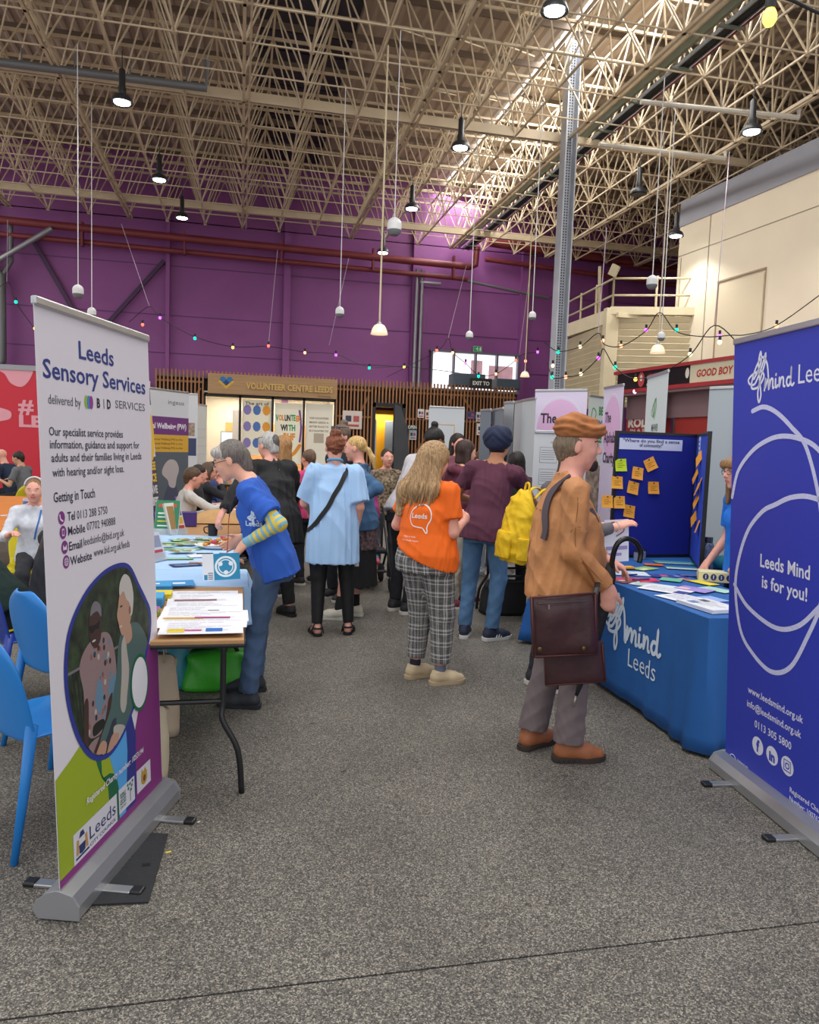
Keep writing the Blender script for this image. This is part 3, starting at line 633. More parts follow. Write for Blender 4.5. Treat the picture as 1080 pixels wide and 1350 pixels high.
def dome(p, r, label, on):
    t = thing('dome_pendant', label, 'pendant lamp', tuple(p), group=None)
    prof = [(r*.16, r*1.25), (r*.3, r*1.18), (r*.62, r*1.0), (r*.85, r*.6), (r*.97, r*.15), (r*1.02, 0)]
    b = MB(); b.lathe(prof+[(r*.98, .0), (r*.93, r*.15), (r*.8, r*.58), (r*.56, r*.95), (r*.1, r*1.12)], p, 22)
    b.build('glass_shade', mat('ribbed_glass_%d' % on, 'efe0c8', .25, alpha=.8, emit=.0 if not on else .35), t, True, fixn=False)
    MB().ball(p+Vector((0, 0, r*.7)), r*.3, 10).build('bulb', mat('warm_bulb', (1, .85, .6), .3, emit=9 if on else 4), t)
    MB().lathe([(r*.3, r*1.17), (r*.27, r*1.3), (r*.12, r*1.5), (r*.1, r*1.75), (.001, r*1.76)], p, 12).build('cap', mat('pendant_chrome', 'b9b9b5', .3, metal=.8), t, True)
    MB().cyl(p+Vector((0, 0, r*1.7)), Vector((p.x, p.y, ZR)), .013, 8).build('cable_sleeve', CABLE, t)
dome(onz(500, 441, 3.2), .125, 'glass dome pendant lamp hanging in front of the purple wall', 1)
dome(onz(692, 497, 3.25), .105, 'small glass dome pendant lamp beside the high window', 1)
dome(onz(867, 466, 3.35), .13, 'glass dome pendant lamp before the louvred plant room', 1)

# festoon strings with coloured bulbs
BC = {'r': (1, .12, .08), 'g': (.0, .75, .4), 'p': (.62, .1, .95), 'o': (1, .38, .2), 'w': (1, .72, .4), 'a': (1, .6, .1)}
def festoon(label, pts, Yf, bulbs, sup=()):
    """pts: photo points the cable passes; Yf: depth; bulbs: (x,y,colour)"""
    P = [onY(x, y, Yf if not isinstance(Yf, (tuple, list)) else Yf[0]+(Yf[1]-Yf[0])*i/(len(pts)-1)) for i, (x, y) in enumerate(pts)]
    t = thing('festoon_string', label, 'string lights', tuple(P[0])); Cc = catmull(P, 6)
    MB().tube(Cc, .008, 5).build('cable', BLK, t)
    for (x, y, c) in bulbs:
        x0 = pts[0][0]; k = (x-x0)/(pts[-1][0]-x0); Y = Yf if not isinstance(Yf, (tuple, list)) else Yf[0]+(Yf[1]-Yf[0])*k
        q = onY(x, y, Y); r = .03 if Y < 16 else .035
        h = MB().cyl(q+Vector((0, 0, r*.8)), q+Vector((0, 0, r*2.8)), r*.65, 8).build('bulb_holder', BLK, t)
        MB().ball(q, (r, r, r*1.15), 8).build('bulb', mat('bulb_'+c, BC[c], .3, emit=2.6), h, True)
    for (x, y, xt, yt) in sup:
        Y = Yf if not isinstance(Yf, (tuple, list)) else sum(Yf)/2
        a, b_ = onY(x, y, Y), onY(xt, yt, Y); MB().cyl(a, b_, .006, 5).build('support_wire', mat('wire_grey', 'b9a9b9', .5), t)
festoon('string of coloured bulbs crossing the purple wall from left to right', [(170, 425), (197, 404), (212, 419), (257, 444), (307, 457), (354, 457), (402, 464), (443, 467), (487, 484), (534, 483), (607, 492)], 18.5,
        [(188, 428, 'r'), (211, 419, 'p'), (257, 446, 'g'), (307, 458, 'a'), (354, 456, 'r'), (402, 465, 'o'), (443, 468, 'p'), (487, 485, 'g'), (533, 484, 'a')], [(197, 404, 160, 295), (354, 455, 366, 330), (434, 455, 460, 340)])
festoon('short string of bulbs at the far left edge of the hall', [(-20, 400), (9, 372), (21, 399), (46, 434)], 18.5, [(21, 398, 'g'), (46, 433, 'a')], [(9, 372, 10, 290)])
festoon('string of bulbs dipping before the high window', [(510, 497), (576, 463), (591, 446), (597, 464), (614, 479), (631, 494), (654, 493), (680, 475), (690, 467), (712, 464)], 17.5,
        [(576, 462, 'r'), (597, 465, 'o'), (614, 479, 'p'), (631, 496, 'g'), (654, 493, 'o'), (680, 475, 'r'), (693, 476, 'o'), (709, 464, 'p')], [(591, 446, 615, 350), (685, 466, 700, 350)])
festoon('string of bulbs from the steel column over the louvred plant room to the stalls', [(718, 451), (736, 463), (765, 457), (789, 439), (797, 454), (820, 456), (852, 436), (870, 412), (892, 437), (930, 444), (963, 442), (985, 441), (1024, 429), (1085, 386)], (12.2, 9.5),
        [(736, 464, 'g'), (765, 457, 'w'), (795, 449, 'o'), (819, 456, 'o'), (852, 435, 'p'), (892, 435, 'g'), (949, 443, 'p'), (1024, 430, 'o')], [(789, 439, 800, 300), (870, 412, 880, 250), (942, 428, 962, 200)])
festoon('lower string of bulbs crossing before the louvres and fascia sign', [(722, 478), (729, 498), (745, 497), (766, 493), (790, 471), (796, 460), (811, 484), (836, 499), (870, 492), (910, 468), (942, 429), (975, 455)], (11.8, 9.0),
        [(729, 482, 'w'), (728, 497, 'g'), (746, 497, 'o'), (766, 493, 'w'), (789, 472, 'p'), (811, 484, 'g'), (838, 500, 'a'), (910, 467, 'w'), (949, 451, 'w')])
# near festoon bulb, top right
q = onY(1015, 22, 3.4); t = thing('festoon_bulb', 'large yellow glowing bulb in a black holder at the top right corner', 'light bulb', tuple(q))
MB().lathe([(.001, -.045), (.02, -.04), (.032, -.018), (.034, 0), (.028, .02), (.018, .04), (.001, .045)], q, 16).build('bulb', mat('yellow_bulb', (1, .62, .08), .3, emit=3.5), t, True)
MB().lathe([(.001, .11), (.022, .108), (.026, .06), (.026, .035), (.001, .03)], q, 14).build('holder', BLK, t, 'auto')
MB().tube(catmull([q+Vector((0, 0, .1)), q+Vector((.1, 0, .095)), q+Vector((.5, 0, .06)), q+Vector((1.4, 0, .3))]), .008, 6).build('cable', BLK, t)
# white overflow pipes and hanging speaker wires at right
for (a, b_, z, lab) in (((845, 134), (1053, 155), 7.0, 'upper white pipe with a capped end hanging beneath the truss'), ((790, 190), (956, 209), 6.9, 'lower white pipe with a capped end hanging beneath the truss')):
    A_, B_ = onz(*a, z), onz(*b_, z); t = thing('white_pipe', lab, 'pipe', tuple(A_)); MB().tube([A_, B_, B_+Vector((0, 0, .12))], .04, 8).build('pipe', mat('white_pipe', 'cfcabd', .5), t, 'auto')
    for k in (.2, .5, .8): q = A_.lerp(B_, k); MB().cyl(q, Vector((q.x, q.y, 7.2)), .008, 5).build('hanger', GREY, t)

# ================================================================ ROLLER BANNERS
ALU = mat('anodised_aluminium', 'b6b8bb', .32, metal=.75, bump=.03, bscale=200, stretch=(1, 40, 40)); BLKP = mat('black_plastic', '1b1c1f', .4)
def roller_banner(label, A, B, h, lean=(0, 0), colour='ffffff', name='roller_banner', cat='banner', pole_front=False, group=None, pmat=None, shrink=.0, detail=True):
    A = Vector((A[0], A[1], 0)); B = Vector((B[0], B[1], 0)); x = (B-A).normalized(); L = (B-A).length
    out = x.cross(Vector((0, 0, 1))); M0 = frame_M(A, x)
    t = thing(name, label, cat, tuple((A+B)/2), group=group)
    up = Vector((lean[0], lean[1], h)).normalized()
    BMt = frame_M(A+Vector((0, 0, .085)), x, up)
    # cassette: rounded aluminium profile on the floor
    prof = [(-.072, .006), (.06, .006), (.08, .035), (.07, .062), (.035, .09), (.008, .098), (-.008, .098), (-.05, .085), (-.072, .05)]
    n = len(prof); c = MB(); vs = []
    for u in (-.012, L+.012): vs += [M0 @ Vector((u, z, -y)) for y, z in prof]
    c.add(vs, [tuple(range(n)), tuple(range(2*n-1, n-1, -1))]+[(i, (i+1) % n, n+(i+1) % n, n+i) for i in range(n)]); c.build('cassette', ALU, t)
    if detail:
        for u in (-.012, L+.012):
            s_ = 1 if u > 0 else -1; c = MB(); vs = []
            for du in (0, s_*.008): vs += [M0 @ Vector((u+du, z*1.04, -y*1.06)) for y, z in prof]
            c.add(vs, [tuple(range(n)), tuple(range(2*n-1, n-1, -1))]+[(i, (i+1) % n, n+(i+1) % n, n+i) for i in range(n)]); c.build('end_cap', mat('cap_grey', '9b9da1', .4, metal=.4), t)
        for u in (L*.2, L*.8):
            f = MB(); 
            for (y0, y1) in ((-.19, .17),): f.bbox(M0 @ Vector((u, .007, (y0+y1)/2)), (.042, y1-y0, .012), .003, M=Matrix((x, -out, Vector((0, 0, 1)))).transposed().to_4x4())
            fo = f.build('foot', ALU, t)
            for y in (-.2, .19): MB().bbox(M0 @ Vector((u, .009, y)), (.046, .045, .017), .006, M=Matrix((x, -out, Vector((0, 0, 1)))).transposed().to_4x4()).build('foot_cap', BLKP, fo)
    Lp = h/ up.z - .085
    c = MB(); c.bbox(BMt @ Vector((L/2, Lp, 0)), (L, .022, .03), .006, M=Matrix((x, BMt.col[2].xyz, BMt.col[1].xyz)).transposed().to_4x4()); c.build('top_rail', ALU, t)
    pan = MB(); nx = 12; vs = []
    for k in (0, -.0015):
        for i in range(nx+1): u = L*i/nx; vs += [BMt @ Vector((u, -.03, k)), BMt @ Vector((u, Lp, k))]
    m_ = 2*(nx+1); fs = []
    for i in range(nx): fs += [(2*i, 2*i+2, 2*i+3, 2*i+1), (m_+2*i, m_+2*i+1, m_+2*i+3, m_+2*i+2)]
    fs += [(0, 1, m_+1, m_), (2*nx, m_+2*nx, m_+2*nx+1, 2*nx+1)]
    pan.add(vs, fs); panel = pan.build('panel', pmat or mat('banner_'+colour, colour, .5, spec=.3), t)
    pz = .04 if pole_front else -.025
    MB().cyl(BMt @ Vector((L/2, -.04, pz)), BMt @ Vector((L/2, Lp+.01, pz*.6)), .008, 8).build('pole', ALU, t)
    PM = BMt.copy(); PM.translation = BMt.translation - BMt.col[1].xyz*.085
    return t, panel, PM, L
def ink(parent, mb, cols, name='print'): return child_print(mb, parent, [C(c) if isinstance(c, str) else c for c in cols], name)

# ---- left banner
A = Vector((-.567, 2.562, 0)); e_ = Vector((.2924, .9563, 0))
t, pan, M, L = roller_banner('white purple and green roller banner for sensory services, nearest on the left', A+e_*.02, A+e_*.865, 2.015, (-.9563*.08, .2924*.08), 'd6d2da')
def U(p): return [(u-.02, v) for u, v in p]
NAVY = '26357e'; DK = '2f2d45'
g = MB()   # colour fields at the foot
poly_mb(U([(.022, .09), (.862, .09), (.862, .73), (.70, .73), (.66, .5), (.55, .3), (.4, .2), (.022, .1)]), M, .0008, g, 0)
poly_mb(U([(.022, .12), (.38, .12), (.45, .3), (.36, .55), (.2, .53), (.12, .5), (.022, .47)]), M, .0011, g, 1)
stroke = U([(.31, .6), (.55, .6), (.62, .4), (.6, .12), (.44, .12), (.36, .4)]); poly_mb(stroke, M, .0010, g, 2)
poly_mb(U([(.33, .55), (.53, .55), (.54, .36), (.51, .12), (.44, .12), (.42, .33)]), M, .0012, g, 3)
poly_mb(U([(.28, .45), (.33, .45), (.33, .34), (.39, .335), (.44, .31), (.455, .25), (.455, .12), (.39, .12), (.37, .3), (.3, .4)]), M, .0014, g, 4)
poly_mb(U([(.022, .088), (.862, .088), (.862, .125), (.022, .125)]), M, .0016, g, 0)
ink(pan, g, ['7d2a74', '93a51e', '2a2f80', '4f9fdc', '11603f'], 'colour_field')
# oval photograph
out = U([(.52, 1.115), (.62, 1.09), (.70, 1.0), (.76, .93), (.80, .87), (.795, .78), (.74, .68), (.70, .6), (.6, .5), (.5, .43), (.38, .40), (.25, .45), (.15, .58), (.1, .76), (.13, .93), (.24, 1.04), (.38, 1.1)])
oc = [(p.x, p.y) for p in catmull([(x, y, 0) for x, y in out], 5, True)]; cx0, cy0 = .44-.02, .77
inn = [(cx0+(x-cx0)*.935, cy0+(y-cy0)*.95) for x, y in oc]
g = MB(); poly_mb(oc, M, .0020, g, 0); poly_mb(inn, M, .0024, g, 1); ink(pan, g, ['27348b', mat('foliage_print', '263420', .6, var=.75, vscale=22)], 'photo_print')
def inside(poly, x, y):
    r_ = False; n = len(poly)
    for i in range(n):
        x1_, y1_ = poly[i]; x2_, y2_ = poly[i-1]
        if (y1_ > y) != (y2_ > y) and x < (x2_-x1_)*(y-y1_)/(y2_-y1_)+x1_: r_ = not r_
    return r_
def clip(pts):
    o = []
    for (x, y) in pts:
        k = 1.0
        while not inside(inn, cx0+(x-cx0)*k, cy0+(y-cy0)*k) and k > .1: k -= .01
        o.append((cx0+(x-cx0)*k, cy0+(y-cy0)*k))
    return o
def cur(pts, n=5): return [(p.x, p.y) for p in catmull([(x, y, 0) for x, y in pts], n, True)]
def blob(mb, pts, mi, lift, n=5): poly_mb(clip(cur(U(pts), n)), M, lift, mb, mi)
g = MB()
cols = ['1a1c1b', '8a7374', '3f2a25', '5f8097', '47615f', 'aaa49b', 'b18a74', 'bdb9b4', '2b3242', '8a5b47', '6f6d73', '0e0f12']
for k in range(9): poly_mb(clip(U(rect(.115+.03*k, .5, .125+.03*k, .80))), M, .0026, g, 0)
poly_mb(clip(U(rect(.12, .79, .5, .80))), M, .00265, g, 10)
blob(g, [(.20, .80), (.26, .86), (.37, .88), (.44, .84), (.47, .7), (.42, .6), (.40, .52), (.26, .52), (.22, .6), (.22, .7)], 1, .0028)   # woman torso
rnd = random.Random(2)
for k in range(46):
    x, y = rnd.uniform(.24, .43), rnd.uniform(.54, .85); poly_mb(clip(U(ell(x, y, .009, .012, 7))), M, .0030, g, (3, 9, 5, 8)[k % 4])
blob(g, [(.30, .64), (.33, .72), (.36, .66), (.335, .58)], 3, .0031); blob(g, [(.4, .66), (.46, .7), (.46, .62), (.41, .6)], 3, .0031)
blob(g, [(.22, .66), (.25, .66), (.24, .52), (.23, .44), (.19, .46), (.21, .56)], 2, .0032); blob(g, [(.40, .62), (.43, .62), (.34, .46), (.26, .42), (.27, .46), (.36, .54)], 2, .0032)
blob(g, [(.245, .50), (.33, .50), (.34, .44), (.27, .40), (.22, .44)], 1, .0029)
blob(g, [(.28, .52), (.36, .53), (.35, .56), (.28, .56)], 0, .0033)
blob(g, [(.29, .97), (.27, .92), (.285, .86), (.32, .835), (.355, .86), (.365, .92), (.34, .98)], 2, .0034)   # woman head
blob(g, [(.285, .96), (.30, .995), (.33, 1.005), (.365, .98), (.365, .94), (.34, .965), (.31, .965)], 10, .0036)
poly_mb(clip(U([(.275, .925), (.32, .92), (.355, .93), (.345, .90), (.32, .905), (.30, .895), (.28, .90)])), M, .0038, g, 11); poly_mb(clip(U(ell(.305, .865, .014, .004, 10))), M, .0038, g, 7)
blob(g, [(.50, .82), (.58, .86), (.68, .84), (.76, .74), (.76, .64), (.66, .56), (.55, .47), (.45, .44), (.38, .5), (.44, .6), (.47, .7)], 4, .0035)   # man jacket
blob(g, [(.52, .8), (.57, .82), (.58, .66), (.53, .53), (.49, .56), (.51, .68)], 5, .0037)
blob(g, [(.56, .79), (.60, .84), (.60, .66), (.56, .54), (.545, .56), (.575, .68)], 4, .0038)
blob(g, [(.47, .69), (.5, .7), (.44, .56), (.36, .47), (.31, .46), (.33, .5), (.41, .58)], 4, .0040)
blob(g, [(.33, .48), (.37, .46), (.35, .42), (.30, .41), (.28, .44)], 6, .0042); blob(g, [(.42, .475), (.47, .455), (.44, .415), (.37, .41), (.38, .44)], 6, .0042)
blob(g, [(.43, .50), (.52, .47), (.50, .42), (.44, .42)], 5, .0041)
blob(g, [(.36, .5), (.45, .53), (.43, .46), (.36, .44)], 8, .0036)
blob(g, [(.55, .86), (.60, .86), (.61, .8), (.56, .79)], 6, .0039)
blob(g, [(.52, 1.0), (.50, .95), (.488, .915), (.50, .88), (.52, .835), (.555, .83), (.60, .87), (.615, .93), (.60, 1.0), (.56, 1.02)], 6, .0043)   # man head in profile
blob(g, [(.515, .99), (.52, 1.035), (.56, 1.065), (.61, 1.04), (.635, .97), (.62, .9), (.60, .895), (.60, .94), (.57, .965), (.55, 1.0)], 7, .0045)
for (x, y, rx, ry, ci) in ((.525, .945, .012, .004, 0), (.515, .868, .013, .004, 7), (.598, .915, .01, .018, 9)): poly_mb(clip(U(ell(x, y, rx, ry, 10))), M, .0047, g, ci)
ink(pan, g, cols, 'photo_figures')
# code disc left blank, logo boxes
g = MB(); poly_mb(U(ell(.665, .6, .085, .118)), M, .0050, g, 0); poly_mb(U(ell(.665, .6, .073, .104)), M, .0052, g, 1); ink(pan, g, ['16603f', 'd9d8de'], 'disc')
g = MB(); poly_mb(U(rect(.113, .125, .435, .235)), M, .0020, g, 0); poly_mb(U(rect(.452, .14, .59, .238)), M, .0020, g, 0); poly_mb(U(rect(.612, .148, .745, .243)), M, .0020, g, 0)
poly_mb(U([(.15, .15), (.17, .145), (.19, .15), (.193, .18), (.148, .18)]), M, .0024, g, 1); poly_mb(U([(.128, .15), (.145, .15), (.15, .2), (.135, .205)]), M, .0024, g, 2); poly_mb(U([(.195, .15), (.212, .15), (.205, .205), (.19, .2)]), M, .0024, g, 2)
poly_mb(U(rect(.125, .136, .217, .144)), M, .0024, g, 1); poly_mb(U([(.15, .205), (.19, .205), (.18, .225), (.16, .225)]), M, .0024, g, 1)
for k, (x, y) in enumerate(((.55, .222), (.565, .21), (.535, .208), (.557, .196), (.572, .226), (.53, .224))): poly_mb(U(ell(x, y, .008, .007, 8)), M, .0024, g, 3)
poly_mb(U(rect(.548, .15, .553, .2)), M, .0024, g, 3); poly_mb(U(ell(.68, .19, .03, .028, 16)), M, .0024, g, 4); poly_mb(U([(.65, .2), (.66, .235), (.675, .215), (.69, .232), (.71, .205)]), M, .0026, g, 4); poly_mb(U(ell(.682, .188, .013, .014, 12)), M, .0028, g, 5)
ink(pan, g, ['cfcdd6', '1f3263', 'b88a4a', '2f6e5d', 'b8903a', '6b4a1a'], 'logo_boxes')
for (s, u, v, w_, h, b_, c) in (('Leeds', .222, .163, .20, .05, .0, '2a3a66'), ('CITY COUNCIL', .222, .137, .20, .013, .01, '2a3a66'), ('EARLY', .462, .208, .05, .009, .04, '2f6e5d'), ('YEARS', .462, .196, .05, .009, .04, '2f6e5d'), ('GOOD', .462, .183, .05, .009, .04, '2f6e5d'), ('FOOD', .462, .171, .05, .009, .04, '2f6e5d'), ('charter', .462, .158, .05, .008, .02, '2f6e5d')):
    ink(pan, text_mb(s, M, u-.02, v, w=w_, h=h, bold=b_, lift=.0028), [c], 'lettering')
ink(pan, text_mb('Registered Charity number: 1053194', M, .185, .30, w=.47, h=.024, bold=.015, shear=.2, lift=.0056), ['dedbe4'], 'lettering')
# headings
for (s, u0, u1, v, h, b_, c) in (('Leeds', .285, .545, 1.868, .062, .016, NAVY), ('Sensory Services', .055, .822, 1.782, .062, .016, NAVY), ('delivered by', .078, .285, 1.700, .032, .0, '4a4858'), ('B', .40, .425, 1.705, .034, .04, '2c2a3a'), ('I', .452, .456, 1.705, .034, .04, '2c2a3a'), ('D', .478, .508, 1.705, .034, .04, '2c2a3a'),
        ('SERVICES', .545, .812, 1.711, .031, .0, '5a5866'), ('Our specialist service provides', .075, .60, 1.598, .029, .010, DK), ('information, guidance and support for', .077, .745, 1.556, .029, .010, DK), ('adults and their families living in Leeds', .082, .762, 1.512, .029, .010, DK), ('with hearing and/or sight loss.', .085, .60, 1.464, .029, .010, DK),
        ('Getting in Touch', .085, .36, 1.380, .034, .012, DK), ('Tel', 0.165, .215, 1.313, .03, .016, DK), ('0113 288 5750', .228, .45, 1.313, .03, 0, DK), ('Mobile', 0.165, .28, 1.263, .03, .016, DK), ('07702 940888', .293, .51, 1.266, .03, 0, DK), ('Email', 0.168, .255, 1.211, .03, .016, DK), ('leedsinfo@bid.org.uk', .265, .58, 1.215, .03, 0, DK),
        ('Website', 0.171, .32, 1.160, .03, .016, DK), ('www.bid.org.uk/leeds', .335, .625, 1.166, .03, 0, DK)):
    ink(pan, text_mb(s, M, u0-.02, v, w=u1-u0, h=h, bold=b_), [c], 'lettering')
g = MB()
for (v) in (1.326, 1.277, 1.226, 1.176): poly_mb(U(ell(.128+(1.326-v)*.12, v, .021, .0225)), M, .001, g, 0)
wv = .0014
stroke_mb(U([(.118, 1.336), (.121, 1.322), (.134, 1.315)]), .006, M, wv, g, 1); poly_mb(U(rect(.127, 1.265, .141, 1.289)), M, wv, g, 1); poly_mb(U(rect(.1295, 1.269, .1385, 1.285)), M, wv*1.3, g, 0)
poly_mb(U(rect(.129, 1.217, .152, 1.235)), M, wv, g, 1); poly_mb(U([(.129, 1.235), (.1405, 1.225), (.152, 1.235)]), M, wv*1.3, g, 0)
stroke_mb(U(ell(.146, 1.176, .013, .013, 12)), .002, M, wv, g, 1, closed=True); stroke_mb(U([(.133, 1.176), (.159, 1.176)]), .002, M, wv, g, 1); stroke_mb(U(ell(.146, 1.176, .005, .013, 12)), .002, M, wv, g, 1, closed=True); stroke_mb(U([(.135, 1.183), (.157, 1.183)]), .0015, M, wv, g, 1); stroke_mb(U([(.135, 1.169), (.157, 1.169)]), .0015, M, wv, g, 1)
ink(pan, g, ['7a2f7d', 'd8d4dc'], 'contact_icons')
g = MB()
for k, (x, c) in enumerate(((.325, 0), (.342, 1), (.358, 2))): poly_mb(U(ell(x, 1.72, .014, .024, 16)), M, .001+.0003*k, g, c)
ink(pan, g, ['8fb02c', '3f7fc0', '8b3a86'], 'emblem')

# ---- right banner
A = Vector((2.458, 3.325, 0)); e_ = Vector((-.0966, -.9953, 0))
rbm = mat('banner_royal', '3440b4', .42, spec=.35)
t, pan, M, L = roller_banner('royal blue roller banner with white looping line, nearest on the right', A, A+e_*.86, 2.165, (-.9953*.112, .0966*.112), 'royal', pmat=rbm)
WH = 'dfe2f4'
def squig(mb, M, ox, oy, s, lift, mi=0, w=.010):
    """hand drawn scribble flower mark"""
    P = [(0, 0), (.03, .03), (.055, .07), (.05, .11), (.035, .06), (.05, -.02), (.06, -.07), (.045, -.10), (.035, -.06), (.055, .0), (.085, .06), (.09, .10), (.075, .07), (.05, .03), (.01, -.02), (-.03, -.02), (-.045, 0), (-.01, .02), (.05, .03), (.08, .01), (.06, -.02), (.02, -.04), (-.02, -.03), (.01, .04), (.06, .085), (.10, .06), (.115, .0), (.12, -.05)]
    return stroke_mb([(ox+x*s, oy+y*s*1.1) for x, y in P], w*s, M, lift, mb, mi, n=6)
def hand_mind(mb, M, ox, oy, s, lift, mi=0, w=.012):
    S = lambda pts: stroke_mb([(ox+x*s, oy+y*s) for x, y in pts], w*s, M, lift, mb, mi, n=6)
    S([(0, -.01), (.01, .06), (.005, .0), (.03, .05), (.045, .04), (.045, 0), (.06, .045), (.078, .045), (.08, .0), (.09, .0)])
    S([(.105, .045), (.105, .005), (.115, 0), (.125, .01)]); S([(.107, .068), (.109, .072)])
    S([(.14, .05), (.14, .0), (.155, .045), (.175, .045), (.178, .005), (.19, .0)])
    S([(.235, .045), (.215, .045), (.205, .02), (.22, .0), (.24, .02), (.245, .1), (.242, .02), (.255, .0), (.27, .01)])
    return mb
g = MB(); squig(g, M, .175, 1.975, 1.0, .001, 0, .011); hand_mind(g, M, .262, 1.925, .80, .001, 0, .014); ink(pan, g, [WH], 'hand_drawn_logo')
ink(pan, text_mb('Leeds', M, .507, 1.928, w=.24, h=.085, bold=0), [WH], 'lettering')
LN = mat('chalk_line', 'c9cdf0', .6, var=.12, vscale=120)
g = MB()
def W3(p): return p
stroke_mb([(.17, 1.826), (.26, 1.842), (.36, 1.812), (.47, 1.745), (.575, 1.657), (.67, 1.44), (.71, 1.2), (.70, 1.02), (.62, .855), (.51, .692), (.37, .632), (.215, .678), (.112, .764), (.06, .95), (.08, 1.1), (.155, 1.257), (.27, 1.36), (.37, 1.401), (.48, 1.44), (.605, 1.452), (.72, 1.42), (.80, 1.3)], .022, M, .0010, g, 0, n=10)
stroke_mb([(.80, 1.3), (.79, 1.1), (.69, 1.0), (.555, .888), (.39, .843), (.172, .891), (.05, .978), (-.0, 1.1)][:-1], .022, M, .0014, g, 0, n=10)
stroke_mb([(.012, 1.41), (.06, 1.54), (.175, 1.638), (.30, 1.69), (.41, 1.707), (.53, 1.695), (.64, 1.658), (.76, 1.56), (.84, 1.4)], .022, M, .0016, g, 0, n=10)
child_print(g, pan, LN, 'looping_line')
for (s, u, v, w_, h, b_) in (('Leeds Mind', .265, 1.103, .36, .062, .018), ('is for you!', .282, 1.008, .33, .06, .018), ('www.leedsmind.org.uk', .19, .475, .42, .034, .012), ('info@leedsmind.org.uk', .186, .405, .415, .034, .012), ('0113 305 5800', .253, .326, .283, .036, .012), ('Registered with', .115, .098, .09, .010, .01), ('FUNDRAISING', .115, .083, .105, .013, .02), ('REGULATOR', .115, .066, .10, .015, .05),
        ('Registered Charity', .535, .075, .24, .024, .01), ('Number: 1007625', .535, .035, .22, .024, .01)):
    if v < .09 and u > .5: v += .06
    ink(pan, text_mb(s, M, u, v, w=w_, h=h, bold=b_), [WH], 'lettering')
g = MB()
for x in (.283, .398, .512): poly_mb(ell(x, .243, .045, .043), M, .001, g, 0)
poly_mb(ell(.072, .085, .032, .03), M, .001, g, 0); poly_mb(ell(.072, .085, .027, .025), M, .0012, g, 1)
stroke_mb(rect(.488, .219, .536, .267), .006, M, .0014, g, 1, n=1, closed=True); stroke_mb(ell(.512, .243, .013, .012, 12), .006, M, .0014, g, 1, closed=True, n=2); poly_mb(ell(.526, .258, .003, .003, 8), M, .0014, g, 1)
ink(pan, g, [WH, rbm], 'round_icons')
for (s, u, w_, h) in (('f', .272, .025, .055), ('in', .375, .045, .045)): ink(pan, text_mb(s, M, u, .217, w=w_, h=h, bold=.05, lift=.0014), [rbm], 'icon_letter')
ink(pan, text_mb('FR', M, .054, .076, w=.036, h=.018, bold=.05, lift=.0014), [WH], 'icon_letter')

# ---- distant banners
def bn(label, p0, p1, z, colour, **k):
    a, b_ = onz(*p0, z), onz(*p1, z); return roller_banner(label, (a.x, a.y), (b_.x, b_.y), z, colour=colour, detail=k.pop('detail', True), **k)
PINK = 'e3c9e3'
def alphabet(label, p0, p1, z):
    t, pan, M, L = bn(label, p0, p1, z, 'd9cfe6')
    g = MB(); poly_mb(ell(L/2, z-.47, L*.43, .36, 32), M, .001, g, 0); stroke_mb(ell(L/2, z-.47, L*.46, .39, 24), .008, M, .0014, g, 1, n=2, closed=True); stroke_mb([(.05, .9), (.2, 1.1), (.4, .95), (L-.1, 1.2)], .006, M, .001, g, 2); ink(pan, g, ['dcb3d8', 'e9dff0', '8d93b5'])
    for s, v, w_ in (('The', z-.4, L*.32), ('Alphabet', z-.63, L*.74), ('Charity', z-.86, L*.6)): ink(pan, text_mb(s, M, L*.13, v, w=w_, h=.12, bold=.03, lift=.002), ['3a3140'], 'lettering')
alphabet('pale pink pull-up banner headed The Alphabet, directly above the beret', (706, 515), (775, 514), 2.36)
alphabet('narrow angled pink pull-up banner beside the pinboard', (797, 512), (823, 507), 2.36)
t, pan, M, L = bn('white pull-up poster with green lettering Being You Leeds', (777, 521), (809, 526), 2.3, 'ccd3d2')
for k, (s, c) in enumerate((('BEING', '3f8a4d'), ('YOU', '5a6fa8'), ('LEEDS', '3f8a4d'))): ink(pan, text_mb(s, M, L*.42, 2.08-.17*k, w=L*.45, h=.1, bold=.05), [c], 'lettering')
g = MB(); stroke_mb([(.08, 2.05), (.12, 2.15), (.2, 2.1), (.16, 2.0), (.07, 1.98), (.1, 1.88), (.22, 1.9)], .018, M, .001, g, 0); stroke_mb([(.08, 1.8), (.14, 1.85), (.2, 1.78), (.1, 1.72)], .018, M, .001, g, 0); poly_mb(rect(.02, .9, L-.02, 1.45), M, .001, g, 1); poly_mb(rect(.02, .2, L-.02, .9), M, .001, g, 2); ink(pan, g, ['4c9a58', mat('photo_print_a', '8b7a72', .6, var=.6, vscale=14), '3f6ea6'])
ink(pan, text_mb('mindfulness', M, .05, .8, w=L*.8, h=.05, lift=.002), ['dfe6ef'], 'lettering')
t, pan, M, L = bn('pale green-white pull-up banner for mental health and wellbeing above the pinboard', (854, 498), (882, 489), 2.4, 'cfdadb')
g = MB(); 
for k in range(5): stroke_mb([(L*.42, 1.98), (L*.42+math.cos(.6+k*.5)*.09, 1.98+.09+.05*math.sin(k)), (L*.5, 2.17)], .012, M, .001, g, 0)
poly_mb(ell(L*.46, 2.06, .05, .11, 12), M, .0009, g, 1); ink(pan, g, ['5f9166', 'a9c8ae'])
for s, v, w_ in (('MHWB', 1.84, .3), ('Mental Health', 1.68, .7), ('& Wellbeing', 1.56, .62)): ink(pan, text_mb(s, M, L*.5, v, w=w_*L, h=.075, bold=.02, align='C'), ['4a6258'], 'lettering')
a, b_ = onz(966, 509, 2.25), onz(937, 512, 2.25)
